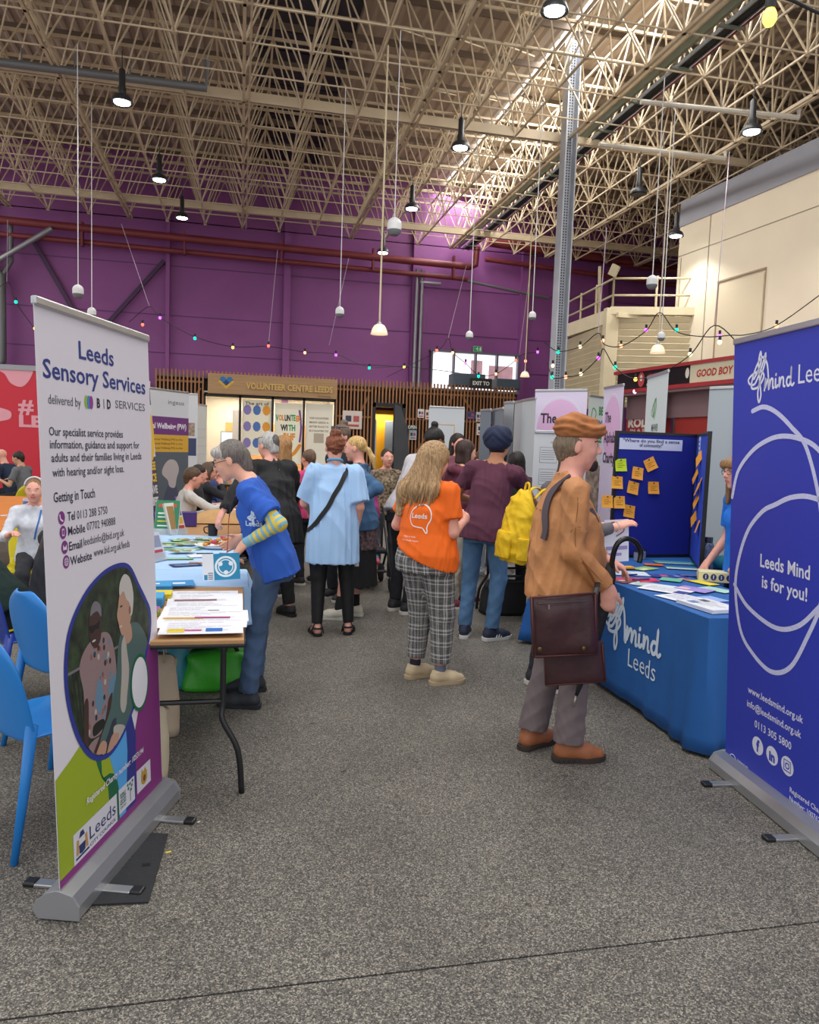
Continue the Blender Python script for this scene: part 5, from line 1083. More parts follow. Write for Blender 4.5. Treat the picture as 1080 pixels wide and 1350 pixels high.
q = onz(222, 1124, 0); tag(MB().bbox((q.x, q.y, .002), (.022, .010, .003), .001, rz=R(20)).build('paper_scrap', C('d9c83a'), None), 'tiny yellow paper scrap on the floor beside the black mat', 'litter')
q = onz(262, 1084, 0); tag(MB().bbox((q.x, q.y, .0015), (.014, .008, .002), .0008, rz=R(50)).build('paper_scrap', C('cfcac0'), None), 'tiny white scrap on the floor right of the black mat', 'litter')

# ---------------------------------------------------------------- chairs
def chair_mesh():
    """one-piece polypropylene chair facing +y: seat, back, four splayed legs"""
    parts = {}
    def shell(grid, th_):
        n, m_ = len(grid), len(grid[0]); vs = []; nrm = []
        for i in range(n):
            for j in range(m_):
                a = Vector(grid[min(i+1, n-1)][j])-Vector(grid[max(i-1, 0)][j]); b_ = Vector(grid[i][min(j+1, m_-1)])-Vector(grid[i][max(j-1, 0)]); nn = a.cross(b_).normalized(); nrm.append(nn)
        flat = [Vector(p) for r_ in grid for p in r_]; vs = flat+[p+q*th_ for p, q in zip(flat, nrm)]; o = n*m_; fs = []
        for i in range(n-1):
            for j in range(m_-1): a = i*m_+j; fs += [(a, a+1, a+m_+1, a+m_), (o+a, o+a+m_, o+a+m_+1, o+a+1)]
        for i in range(n-1): fs += [(i*m_, (i+1)*m_, o+(i+1)*m_, o+i*m_), (i*m_+m_-1, o+i*m_+m_-1, o+(i+1)*m_+m_-1, (i+1)*m_+m_-1)]
        for j in range(m_-1): fs += [(j, o+j, o+j+1, j+1), ((n-1)*m_+j, (n-1)*m_+j+1, o+(n-1)*m_+j+1, o+(n-1)*m_+j)]
        return MB().add(vs, fs)
    seat = [[(x*.22*(1-.04*abs(y)), y*.21, .445+.02*abs(x)**3+(-.03*max(0, y-.6)**1.2*6*.3)) for x in [i/5-1 for i in range(11)]] for y in [j/4-1 for j in range(9)]]
    parts['seat'] = shell(seat, .014)
    back = []
    for j in range(11):
        f = j/10; z = .42+.42*f; wd = (.2+.025*math.sin(f*PI*.9)-.09*f**5)
        if f > .8: wd *= math.sqrt(max(.05, 1-((f-.8)/.2)**2*.75))
        back.append([(x*wd, -.2-.10*f-.01+.03*(abs(x)**2), z) for x in [i/5-1 for i in range(11)]])
    parts['backrest'] = shell(back, -.014)
    legs = []
    for sx in (-1, 1):
        legs.append(MB().tube([(sx*.195, .18, .45), (sx*.21, .2, .25), (sx*.225, .225, 0)], [.022, .018, .013], 8))
        legs.append(MB().tube([(sx*.185, -.2, .5), (sx*.2, -.235, .28), (sx*.225, -.29, 0)], [.024, .02, .014], 8))
    return parts, legs
def make_chair(col, m):
    t = thing('plastic_chair', 'x', 'chair')
    parts, legs = chair_mesh()
    for k, mb in parts.items():
        o = mb.build(k, m, t, True, world=False)
        sb = o.modifiers.new('round', 'SUBSURF'); sb.levels = 1; sb.render_levels = 1
    for mb in legs: mb.build('leg', m, t, True, world=False)
    return t
CH = {}
def chair(col, x, y, rz, label, group=None):
    if col not in CH: t = CH[col] = make_chair(col, mat('poly_'+col, {'blue': '1d7fd0', 'navy': '23409e', 'yellow': 'd8c81e', 'purple': '59408f'}[col], .35))
    else: t = copy_tree(CH[col])
    t.matrix_basis = Matrix.Translation((x, y, 0)) @ Matrix.Rotation(rz, 4, 'Z'); t['label'] = label
    if group: t['group'] = group
    return t
c = onz(18, 1010, 0)
chair('blue', -.72, 3.30, R(-50), 'bright blue plastic chair nearest the viewer at the left edge')
chair('blue', -.80, 4.16, R(-48), 'bright blue plastic chair behind the nearest one, close to the banner')
chair('navy', -1.13, 4.72, R(-62), 'navy blue plastic chair under the dark haired seated woman')
chair('yellow', -1.40, 4.92, R(-30), 'yellow plastic chair behind the navy chair')
# hall seating at the far left
def cafe_table(label, x, y, col, w_=1.5, d_=.8):
    t = thing('cafe_table', label, 'table', (x, y, 0)); MB().bbox((x, y, .73), (w_, d_, .03), .01).build('tabletop', mat('cafe_'+col, col, .45, var=.1, vscale=5, stretch=(.3, 4, 1)), t)
    for dx in (-w_*.35, w_*.35): MB().cyl((x+dx, y, .72), (x+dx, y, .03), .03, 10).build('leg', ALU, t); MB().bbox((x+dx, y, .015), (.1, d_*.8, .03), .01).build('foot', ALU, t)
    return t
q = onz(20, 690, .745); cafe_table('orange topped table scattered with sweets and cards at the left edge', -2.58, 9.3, 'e08a3c', 1.55, 3.9)
q = onz(20, 632, .745); cafe_table('brown topped cafe table behind the purple chair', q.x-.6, q.y, 'b8705a', 2.2, 1.0)
q = onz(10, 604, .745); cafe_table('tan topped cafe table where the two men sit', -6.55, 14.6, 'c49a68', 2.2, .8)
chair('purple', -3.95, 12.0, R(30), 'purple plastic chair at the brown cafe table')
q = onz(55, 700, 0); chair('yellow', -3.35, 12.3, R(70), 'yellow plastic chair right of the purple chair')
chair('yellow', -4.4, 13.9, R(85), 'far yellow plastic chair beside the man in the grey shirt')
# things on the orange table
q = onz(38, 672, .745)
t = thing('jar', 'clear plastic tub of sweets with a coloured label on the orange table', 'jar', (q.x, q.y, .745)); MB().lathe([(.001, 0), (.055, 0), (.06, .02), (.06, .12), (.055, .135), (.001, .135)], (q.x, q.y, .745), 18).build('body', mat('jar_clear', 'c8cfdc', .15, alpha=.7), t, 'auto'); MB().lathe([(.0605, .03), (.062, .03), (.062, .1), (.0605, .1)], (q.x, q.y, .745), 18).build('label', mat('jar_label', '3f6fb0', .4, var=.3, vscale=30), t); MB().lathe([(.001, .12), (.05, .12), (.05, .0), (.001, .0)], (q.x, q.y, .75), 14).build('sweets', mat('sweets', 'c0503c', .5, var=.5, vscale=70), t)
for k, (px, py, col, lab) in enumerate(((15, 680, 'e2e4ea', 'white card at the left end of the orange table'), (52, 676, 'd46a5a', 'red and white card pack on the orange table'), (58, 664, 'e8e2dc', 'white and brown card at the far side of the orange table'), (60, 688, 'd9d4d0', 'pale paper nearest the seated girl'), (22, 692, 'dfe0e8', 'white sheet under the tub of sweets'), (70, 656, 'c9c2bc', 'grey paper at the far edge of the orange table'))):
    c = put(px, py, .746); sheet(lab, c, .2, .14, R(rndp.uniform(-30, 30)), col, z=.747+.001*k, prints=((.2, .3, .7, .6, ('b5484a', '7a5a9c', '6a4a3a')[k % 3]),))

# ---------------------------------------------------------------- right table with royal blue cloth
RC = mat('cloth_royal', '1d5ca3', .8, bump=.12, bscale=500, var=.05, vscale=5)
rt = folding_table('trestle table hidden under the royal blue cloth', 2.5, 3.08, 3.6, 5.3, top='cfcfcf')
rt2 = folding_table('rear trestle table carrying the pinboard', 2.5, 3.9, 5.12, 5.8, top='cfcfcf')
cl = draped('tablecloth', 'royal blue tablecloth with white mind Leeds print falling to the floor', [(2.44, 3.52), (3.12, 3.50), (3.12, 4.85), (3.95, 4.85), (3.95, 5.86), (2.44, 5.86)], TH+.008, lambda x, y: .02 if y < 4.1 else .03, '1d5ca3', m=RC, folds=.014)
MB_ = frame_M((2.419, 4.62, 0), (0, -1, 0))
bpyd = bpy.context.evaluated_depsgraph_get
def snap(mb, obj, direction, lift=.003, maxd=.4):
    """lay a print onto a cloth surface by casting along a direction"""
    dg = bpyd(); dg.update(); ev = obj.evaluated_get(dg); me = ev.to_mesh(); W = world_mat(obj)
    tr = BVHTree.FromPolygons([W @ v.co for v in me.vertices], [tuple(p.vertices) for p in me.polygons]); ev.to_mesh_clear(); d = Vector(direction).normalized()
    out = []
    for v in mb.v:
        v = Vector(v); h = tr.ray_cast(v-d*maxd, d, maxd*2.5); out.append(tuple(h[0]-d*lift) if h[0] is not None else tuple(v))
    mb.v = out; return mb
g = MB(); squig(g, MB_, .07, .50, 1.6, .0, 0, .014); hand_mind(g, MB_, .27, .42, 1.55, .0, 0, .016)
text_mb('Leeds', MB_, .31, .26, w=.34, h=.12, bold=-.004, mb=g, lift=0)
snap(g, cl, (1, 0, 0), .004); g.build('logo_print', C('d3e2f2', .6), cl, fixn=False)
# pinboard
BLUE = mat('pinboard_blue', '10208c', .9, bump=.2, bscale=400); BLUE2 = mat('pinboard_blue_wing', '1840b8', .9, bump=.2, bscale=400)
pL, pC, pR = Vector((2.98, 5.67, 0)), Vector((3.74, 5.72, 0)), Vector((3.34, 4.95, 0)); Z0, Z1 = TH+.012, 1.79
pb = thing('pinboard', 'royal blue folding pinboard covered with orange sticky notes', 'display board', (3.4, 5.5, Z0))
def bpanel(a, b_, m, nm):
    d = (b_-a).normalized(); nn = Vector((d.y, -d.x, 0)); M = Matrix((d, nn, Vector((0, 0, 1)))).transposed().to_4x4(); c = (a+b_)/2; L = (b_-a).length
    MB().box(Vector((c.x, c.y, (Z0+Z1)/2)), (L-.03, .018, Z1-Z0-.03), M=M).build(nm, m, pb)
    for z in (Z0+.012, Z1-.012): MB().box(Vector((c.x, c.y, z)), (L, .026, .024), M=M).build('frame_edge', BLKP, pb)
    for e in (a, b_): MB().box(Vector((e.x, e.y, (Z0+Z1)/2)), (.024, .028, Z1-Z0), M=M).build('frame_edge', BLKP, pb)
bpanel(pL, pC, BLUE, 'centre_panel'); bpanel(pC+Vector((0, -.02, 0)), pR, BLUE2, 'side_panel')
BDM = frame_M((pL.x, pL.y, 0), pC-pL); BDM.translation = BDM.translation+BDM.col[2].xyz*.0095
def on_plane(px, py, M):
    d = ray(px, py); n_ = M.col[2].xyz; o = M.translation; t_ = (o-Vector((0, 0, CAM_H))).dot(n_)/d.dot(n_); p = Vector((0, 0, CAM_H))+d*t_; q = M.inverted() @ p; return q.x, q.y
a, b_ = on_plane(817, 577, BDM), on_plane(899, 595, BDM)
tt = tag(MB().box(BDM @ Vector(((a[0]+b_[0])/2, (a[1]+b_[1])/2, .002)), (b_[0]-a[0], .002, a[1]-b_[1]), rz=math.atan2((pC-pL).y, (pC-pL).x)).build('paper_title', C('ccd3ea')), 'white title strip asking where do you find a sense of community', 'paper')
ink(tt, text_mb('"Where do you find a sense', BDM, a[0]+.03, (a[1]+b_[1])/2+.015, w=(b_[0]-a[0])-.06, h=.028, bold=.015, lift=.005), ['2a3560'], 'lettering'); ink(tt, text_mb('of community?"', BDM, (a[0]+b_[0])/2, b_[1]+.025, w=.22, h=.028, bold=.015, align='C', lift=.005), ['2a3560'], 'lettering')
notes = [(818, 613, 15, 'b9d327', 2, 'lime green sticky note at the upper left of the pinboard'), (857, 612, 16, 'e9a23a', 25, 'tilted orange sticky note highest on the pinboard'), (840, 624, 15, 'eba63c', -8, 'orange sticky note with three lines of writing under the tilted one'),
         (813, 636, 15, 'eba838', -2, 'orange sticky note below the lime note'), (834, 643, 15, 'eaa53a', -12, 'orange sticky note right of the one below the lime note'), (861, 643, 15, 'e9a236', 0, 'orange sticky note alone at the right of the panel'),
         (800, 661, 15, 'eba53a', -2, 'orange sticky note overlapping the left frame edge'), (816, 662, 14, 'edaa3e', 0, 'orange sticky note touching the one on the frame edge'), (829, 674, 15, 'e6a036', -10, 'lowest orange sticky note on the centre panel')]
for k, (px, py, s_, col, rot, lab) in enumerate(notes):
    u, v = on_plane(px, py, BDM); M = BDM @ Matrix.Translation((u, v, .003)) @ Matrix.Rotation(R(rot), 4, 'Z'); h_ = .05
    o = MB(); vs = []
    for i in range(5):
        y = h_-2*h_*i/4; z = .012*(i/4)**2; vs += [M @ Vector((-h_, y, z)), M @ Vector((h_, y, z+.002*i)), M @ Vector((-h_, y, z+.001)), M @ Vector((h_, y, z+.001+.002*i))]
    o.add(vs, [(4*i, 4*i+4, 4*i+5, 4*i+1) for i in range(4)]+[(4*i+2, 4*i+3, 4*i+7, 4*i+6) for i in range(4)]+[(0, 1, 3, 2), (16, 18, 19, 17)])
    o = tag(o.build('sticky_note', C(col, .8), None), lab, 'sticky note')
    g = MB(); 
    for r_ in range(3): poly_mb(rect(-.032, .012-.016*r_, .01+.02*((k+r_) % 2), .015-.016*r_), M, .014-.003*r_*0, g)
    child_print(g, o, C('7a5426'), 'writing')
    MB().ball(M @ Vector((0, h_*.8, .008)), .006, 8).build('push_pin', BLKP, o)
WM = frame_M((pC.x, pC.y-.02, 0), pR-pC); WM.translation = WM.translation+WM.col[2].xyz*.0095
u, v = on_plane(923, 588, WM); o = tag(MB().box(WM @ Vector((u, v, .002)), (.12, .002, .17), rz=math.atan2((pR-pC).y, (pR-pC).x)).build('paper_title', C('c6d4ec')), 'small white heading sheet at the top of the pinboard side panel', 'paper'); g = MB()
for k in range(3): poly_mb(rect(u-.04, v+.03-.035*k, u+.04, v+.04-.035*k), WM, .005, g)
child_print(g, o, C('3a5aa8'), 'writing')
for k, (px, py, rot) in enumerate(((914, 614, 4), (925, 605, -30), (920, 628, -14), (922, 645, 5), (926, 638, 8), (921, 661, -16), (918, 684, -30), (923, 694, 4))):
    u, v = on_plane(px, py, WM); M = WM @ Matrix.Translation((u, v, .004)) @ Matrix.Rotation(R(rot*1.5), 4, 'Z')
    o = MB().add([M @ Vector(p) for p in ((-.05, .05, 0), (.05, .05, 0), (.05, -.05, .03), (-.05, -.05, .03), (-.05, .05, .001), (.05, .05, .001), (.05, -.05, .031), (-.05, -.05, .031))], [(0, 1, 2, 3), (7, 6, 5, 4), (0, 4, 5, 1), (3, 2, 6, 7), (0, 3, 7, 4), (1, 5, 6, 2)])
    o = tag(o.build('sticky_note', C('e59a32', .8), None), 'orange sticky note on the pinboard side panel, %s' % ('highest', 'second from the top', 'third from the top', 'fourth from the top', 'fifth from the top', 'third from the bottom', 'second from the bottom', 'lowest')[k], 'sticky note', 'sticky notes on the side panel')
# leaflets on the blue table
ZT_ = TH+.014
def lf(px, py, w_, d_, a, col, lab, prints=(), lines=0, dz=0, t=.0012, name='leaflet', cat='leaflet'):
    c = put(px, py, ZT_); return sheet(lab, c, w_, d_, R(a), col, z=ZT_+dz, prints=prints, lines=lines, t=t, name=name, cat=cat, seed=int(px+py))
lf(935, 801, .30, .21, -84, 'd9dde6', 'stack of white newsletters at the front corner of the blue table', ((.15, .15, .35, .4, '6a7fb5'), (.1, .6, .3, .8, '4a4f6a')), 8, 0, .02, 'newsletter_stack', 'paper')
lf(905, 790, .30, .22, -75, 'dde1ee', 'white leaflet with blue photo panels behind the newsletters', ((.5, .1, .9, .4, '3d6fc2'), (.55, .55, .95, .8, '3a5fb5')), 8, .002)
lf(878, 778, .3, .2, -55, 'e1e4ee', 'white text leaflet with a navy corner, mid table', ((.75, .1, 1, .6, '27368c'),), 9, .004)
lf(916, 778, .21, .15, -60, '9a86cf', 'lilac booklet beside the navy cornered leaflet', ((.05, .1, .4, .5, 'e8b8b8'),), 2, .006); lf(945, 778, .2, .12, -70, 'a8d3c4', 'mint green leaflet at the right beside the box', (), 3, .003)
lf(862, 772, .28, .15, -50, 'd6e0ea', 'white leaflet with pale green squares near the table edge', ((.1, .1, .3, .5, 'a8d0c0'),), 4, .001); lf(885, 765, .14, .14, -40, '63b59a', 'green folded card mid table', (), 0, .005)
lf(928, 769, .18, .1, -75, 'e7d22e', 'bright yellow flyer beside the cream box', (), 2, .004); lf(912, 766, .2, .06, -72, 'd9a0a0', 'peach striped flyer next to the yellow one', ((.1, .2, .5, .8, 'b0604a'),), 0, .002)
lf(838, 764, .3, .12, -12, 'b8304e', 'crimson leaflet near the table edge by the umbrella', ((.5, .2, .95, .8, 'd2355c'),), 2, .002); lf(822, 766, .14, .14, 20, '7a3a48', 'dark red leaflet beside the crimson one', ((.3, .4, .8, .7, 'd8c0b8'),), 0, .001)
lf(880, 760, .24, .12, -14, '27348f', 'navy leaflet with pink squares behind the crimson one', ((.3, .2, .5, .8, 'c84a8a'), (.7, .2, .85, .8, '6a7fd0')), 2, .003); lf(912, 759, .2, .08, -10, '1d2c6a', 'small navy leaflet close to the side panel', ((.1, .4, .8, .6, '8fa0d0'),), 0, .002)
lf(830, 756, .26, .18, -15, 'ccd8e8', 'white sheet at the left end of the blue table', (), 6, .001); lf(823, 750, .14, .07, 0, 'eda632', 'yellow orange sticky pad on the blue table', (), 0, .006, .012, 'sticky_pad', 'note pad')
lf(850, 750, .2, .12, 25, '9abf7a', 'green patterned card mixed with lanyards', ((.1, .1, .5, .5, 'e8dca8'),), 0, .003); lf(862, 745, .14, .1, -20, 'd8693a', 'orange red card near the pinboard foot', (), 0, .004)
lf(888, 742, .3, .14, -20, '4f9c9a', 'teal leaflet at the foot of the pinboard', ((.05, .0, .9, .2, 'd0dce4'),), 0, .002); lf(905, 750, .3, .12, -22, '5fa59a', 'second teal leaflet with a white lower half', ((.0, .0, 1, .45, 'd8dde4'),), 0, .003)
lf(940, 790, .16, .12, -80, '8fa8e0', 'pale blue card partly behind the banner edge', (), 0, .001)
for k, (px, py, a, col, lab) in enumerate(((845, 766, 3, '2a2f7c', 'navy pen on the crimson leaflet'), (855, 769, 2, 'd8335a', 'pink and white pen beside the navy pen'), (830, 760, 10, '26307f', 'blue pen at the left end of the table'))):
    q = put(px, py, ZT_); d = Vector((math.cos(R(a)), math.sin(R(a)), 0))*.065; tag(MB().tube([q-d+Vector((0, 0, .012)), q+d+Vector((0, 0, .012))], .005, 8).build('pen', C(col, .3), None, True), lab, 'pen')
for k, (px, py, lab) in enumerate(((847, 737, 'small clear glass left of the pair near the pinboard'), (840, 739, 'small clear glass beside the umbrella handle'))):
    q = put(px, py, ZT_); t = thing('glass_pot', lab, 'pot', tuple(q)); MB().lathe([(.001, 0), (.028, 0), (.03, .07), (.027, .07), (.025, .005), (.001, .004)], q, 14).build('body', mat('pot_glass', '9aa4b4', .1, alpha=.5), t, 'auto'); MB().lathe([(.001, .07), (.031, .07), (.031, .08), (.001, .08)], q, 14).build('lid', BLKP, t)
# box with round logos, bottle, scarf
q = put(945, 768, ZT_); t = thing('leaflet_box', 'cream counter box with a row of round navy badges', 'box', tuple(q)); hz = R(-28)
MB().bbox((q.x+.03, q.y+.05, q.z+.035), (.24, .12, .07), .004, rz=hz).build('body', C('d9d3a8', .6), t)
FB_ = frame_M(Vector((q.x+.03, q.y+.05, q.z))+Matrix.Rotation(hz, 3, 'Z') @ Vector((0, -.0605, 0)), Matrix.Rotation(hz, 3, 'Z') @ Vector((1, 0, 0))); g = MB()
for k in range(4): poly_mb(ell(-.075+.05*k, .035, .019, .022), FB_, .001, g, 0); poly_mb(rect(-.078+.05*k, .022, -.072+.05*k, .048), FB_, .0016, g, 1)
ink(t, g, ['24306c', 'c9cde0'], 'round_badge')
q = put(932, 754, ZT_); t = thing('water_bottle', 'navy patterned water bottle behind the pinboard edge', 'bottle', tuple(q))
MB().lathe([(.001, 0), (.038, 0), (.04, .01), (.04, .19), (.03, .215), (.024, .22), (.001, .22)], q, 20).build('body', mat('bottle_pattern', '3d4a6c', .3, var=.75, vscale=70), t, 'auto'); MB().lathe([(.001, .22), (.028, .22), (.028, .26), (.001, .262)], q, 18).build('cap', mat('bottle_cap', '1e2a44', .35), t, 'auto')
q = put(948, 750, ZT_); tag(MB().ball(q+Vector((.02, 0, .05)), (.1, .07, .055), 14).ball(q+Vector((-.05, .02, .03)), (.06, .05, .035), 12).build('folded_scarf', mat('teal_cloth', '10687e', .8, bump=.5, bscale=30), None, True), 'teal scarf bundled on the table beside the water bottle', 'scarf')
# distant table with blue cloth by the turbaned man, black bent leg
t = folding_table('black legged folding table behind the yellow rucksack', 2.35, 3.4, 6.55, 7.3, top='8fb2d8')
q = put(692, 682, TH)
sheet('bright blue leaflet on the folding table behind the rucksack', Vector((2.6, 6.75, 0)), .3, .2, R(20), '3f86d8', z=TH+.002); sheet('white and green leaflets on the folding table behind the rucksack', Vector((2.75, 6.95, 0)), .3, .2, R(-10), 'd8e2dc', z=TH+.004, prints=((.1, .1, .5, .5, '6ab06a'),))
soft_bag('black holdall on the floor under the folding table behind the rucksack', (2.62, 7.0), .6, .35, .3, '1c1c20', name='holdall', handles=False)
soft_bag('small black bag on the floor beside the turbaned man', (1.97, 7.55), .24, .2, .32, '202024', name='holdall', handles=False)
# ================================================================ FIGURES: smooth blended volumes turned into one skin each
def V3(*a): return np.array(a[0] if len(a) == 1 else a, dtype=np.float64)
def nrm(v): v = np.asarray(v, float); return v/max(1e-9, np.linalg.norm(v))
def lerp(a, b, t): return a+(b-a)*t
def cone(a, b, ra, rb, k=.02, flat=None, kf=1.0, cap=False): return ('c', V3(a), V3(b), ra, rb, k, flat, kf, cap)
def ellip(c, r, ax=None, k=.02): return ('e', V3(c), V3(r), np.eye(3) if ax is None else np.array(ax, float), k)
def loft(o, ax, st, k=.02): return ('l', V3(o), np.array(ax, float), st, k)
def carve(c, r, ax=None, k=.006): return ('x', V3(c), V3(r), np.eye(3) if ax is None else np.array(ax, float), k)
def plane(p, n): return ('p', V3(p), nrm(n))
def sdf_mesh(prims, h):
    lo, hi = [], []
    for p in prims:
        if p[0] == 'c': r = max(p[3], p[4]); lo.append(np.minimum(p[1], p[2])-r); hi.append(np.maximum(p[1], p[2])+r)
        elif p[0] == 'e': r = p[2].max(); lo.append(p[1]-r); hi.append(p[1]+r)
        elif p[0] == 'l':
            w = [s[0] for s in p[3]]; r = max(max(s[1], s[2])+abs(s[3])+abs(s[4]) for s in p[3]); a = p[1]+p[2][2]*min(w); b = p[1]+p[2][2]*max(w); lo.append(np.minimum(a, b)-r); hi.append(np.maximum(a, b)+r)
    lo = np.min(lo, 0)-3*h; hi = np.max(hi, 0)+3*h; n = np.ceil((hi-lo)/h).astype(int)+1
    X = lo[0]+h*np.arange(n[0]); Y = lo[1]+h*np.arange(n[1]); Z = lo[2]+h*np.arange(n[2])
    D = np.full(n, 1.0, np.float32)
    for p in prims:
        t = p[0]
        if t == 'p':
            for i in range(n[0]): D[i] = np.maximum(D[i], ((X[i]-p[1][0])*p[2][0]+(Y[:, None]-p[1][1])*p[2][1]+(Z[None, :]-p[1][2])*p[2][2]).astype(np.float32))
            continue
        k = p[5] if t == 'c' else p[4]; mg = k+2.5*h
        if t == 'c': r = max(p[3], p[4]); a, b = np.minimum(p[1], p[2])-r-mg, np.maximum(p[1], p[2])+r+mg
        elif t in 'ex': r = np.abs(p[3].T @ np.diag(p[2])).sum(1); a, b = p[1]-r-mg, p[1]+r+mg
        else:
            w = [s[0] for s in p[3]]; r = max(max(s[1], s[2])+abs(s[3])+abs(s[4]) for s in p[3])+mg; q0 = p[1]+p[2][2]*min(w); q1 = p[1]+p[2][2]*max(w); a, b = np.minimum(q0, q1)-r, np.maximum(q0, q1)+r
        i0 = np.clip(np.floor((a-lo)/h).astype(int), 0, n); i1 = np.clip(np.ceil((b-lo)/h).astype(int)+1, 0, n)
        if (i1 <= i0).any(): continue
        gx = X[i0[0]:i1[0], None, None]; gy = Y[None, i0[1]:i1[1], None]; gz = Z[None, None, i0[2]:i1[2]]
        if t == 'c':
            A, B, ra, rb = p[1:5]; ab = B-A; L2 = max(1e-9, ab @ ab); px, py, pz = gx-A[0], gy-A[1], gz-A[2]
            tt = np.clip((px*ab[0]+py*ab[1]+pz*ab[2])/L2, 0, 1); qx, qy, qz = px-tt*ab[0], py-tt*ab[1], pz-tt*ab[2]
            if p[6] is not None:
                f = nrm(p[6]); dt = (qx*f[0]+qy*f[1]+qz*f[2])*(p[7]-1); qx, qy, qz = qx+f[0]*dt, qy+f[1]*dt, qz+f[2]*dt
            d = np.sqrt(qx*qx+qy*qy+qz*qz)-(ra+(rb-ra)*tt)
            if p[8]: u = ab/math.sqrt(L2); d = np.maximum(d, (gx-B[0])*u[0]+(gy-B[1])*u[1]+(gz-B[2])*u[2])
        elif t in 'ex':
            c, r, ax = p[1:4]; px, py, pz = gx-c[0], gy-c[1], gz-c[2]; s = 0; s2 = 0
            for j in range(3): w = (px*ax[j][0]+py*ax[j][1]+pz*ax[j][2]); s = s+(w/r[j])**2; s2 = s2+(w/r[j]**2)**2
            s = np.sqrt(s); d = s*(s-1)/np.maximum(1e-6, np.sqrt(s2))
        else:
            c, ax, st = p[1:4]; px, py, pz = gx-c[0], gy-c[1], gz-c[2]; u, v, w = [px*ax[j][0]+py*ax[j][1]+pz*ax[j][2] for j in range(3)]
            ws = [s[0] for s in st]; f = [np.interp(w, ws, [s[j] for s in st]) for j in (1, 2, 3, 4)]
            rr = np.sqrt(((u-f[2])/f[0])**2+((v-f[3])/f[1])**2); d = (rr-1)*np.minimum(f[0], f[1]); d = np.maximum(d, np.maximum(ws[0]-w, w-ws[-1]))
        sub = D[i0[0]:i1[0], i0[1]:i1[1], i0[2]:i1[2]]; d = d.astype(np.float32)
        if t == 'x':
            hh = np.clip(.5-.5*(sub+d)/k, 0, 1); sub[...] = sub+(-d-sub)*hh+k*hh*(1-hh)
        else:
            hh = np.clip(.5+.5*(sub-d)/k, 0, 1); sub[...] = sub+(d-sub)*hh-k*hh*(1-hh)
    # surface nets
    S = D < 0; c = S[:-1, :-1, :-1].astype(np.int8)
    for (a, b, e) in ((1, 0, 0), (0, 1, 0), (0, 0, 1), (1, 1, 0), (1, 0, 1), (0, 1, 1), (1, 1, 1)): c = c+S[a:n[0]-1+a, b:n[1]-1+b, e:n[2]-1+e]
    idx = np.argwhere((c > 0) & (c < 8)); ID = np.full(c.shape, -1, np.int32); ID[tuple(idx.T)] = np.arange(len(idx))
    acc = np.zeros((len(idx), 3)); cnt = np.zeros(len(idx))
    cor = [(a, b, e) for a in (0, 1) for b in (0, 1) for e in (0, 1)]; val = {q: D[idx[:, 0]+q[0], idx[:, 1]+q[1], idx[:, 2]+q[2]] for q in cor}
    for q in cor:
        for ax in range(3):
            if q[ax] == 0:
                q2 = list(q); q2[ax] = 1; q2 = tuple(q2); a, b = val[q], val[q2]; m = (a < 0) != (b < 0); tt = np.where(m, a/np.where(m, a-b, 1), 0)
                P = np.tile(np.array(q, float), (len(idx), 1)); P[:, ax] = tt; acc[m] += P[m]; cnt[m] += 1
    vs = lo+h*(idx+acc/np.maximum(cnt, 1)[:, None]); F = []
    for ax in range(3):
        a0 = [slice(None)]*3; a1 = [slice(None)]*3; a0[ax] = slice(0, -1); a1[ax] = slice(1, None); s0, s1 = S[tuple(a0)], S[tuple(a1)]
        e = np.argwhere(s0 != s1); o1, o2 = (ax+1) % 3, (ax+2) % 3; e = e[(e[:, o1] > 0) & (e[:, o2] > 0) & (e[:, o1] < n[o1]-1) & (e[:, o2] < n[o2]-1)]
        def g(d1, d2): q = e.copy(); q[:, o1] -= d1; q[:, o2] -= d2; return ID[q[:, 0], q[:, 1], q[:, 2]]
        Q = np.stack([g(1, 1), g(0, 1), g(0, 0), g(1, 0)], 1); fl_ = s1[tuple(e.T)]; Q[fl_] = Q[fl_][:, ::-1]; F.append(Q)
    F = np.concatenate(F); F = F[(F >= 0).all(1)]; return vs, F
def vnormals(vs, F):
    a, b, c, d = vs[F[:, 0]], vs[F[:, 1]], vs[F[:, 2]], vs[F[:, 3]]; fn = np.cross(c-a, d-b); N = np.zeros_like(vs)
    for j in range(4): np.add.at(N, F[:, j], fn)
    return N/np.maximum(1e-12, np.linalg.norm(N, axis=1))[:, None]
def smooth_v(vs, F, it=1):
    for _ in range(it):
        A = np.zeros_like(vs); c = np.zeros(len(vs))
        for i, j in ((0, 1), (1, 2), (2, 3), (3, 0)):
            np.add.at(A, F[:, i], vs[F[:, j]]); np.add.at(A, F[:, j], vs[F[:, i]]); np.add.at(c, F[:, i], 1); np.add.at(c, F[:, j], 1)
        vs = vs*.4+.6*A/np.maximum(1, c)[:, None]
    return vs
def folds(vs, seed, freq=(38, 38, 18), warp=1.6):
    r_ = np.random.RandomState(seed); f = V3(freq); out = 0
    for k in range(4):
        a = r_.randn(3)*f*(.6+.35*k); b = r_.randn(3)*f*.5; out = out+(1-np.abs(np.sin(vs @ a+warp*np.sin(vs @ b+r_.rand()*6)+r_.rand()*6)))/(1.2+.8*k)
    return out-1.0
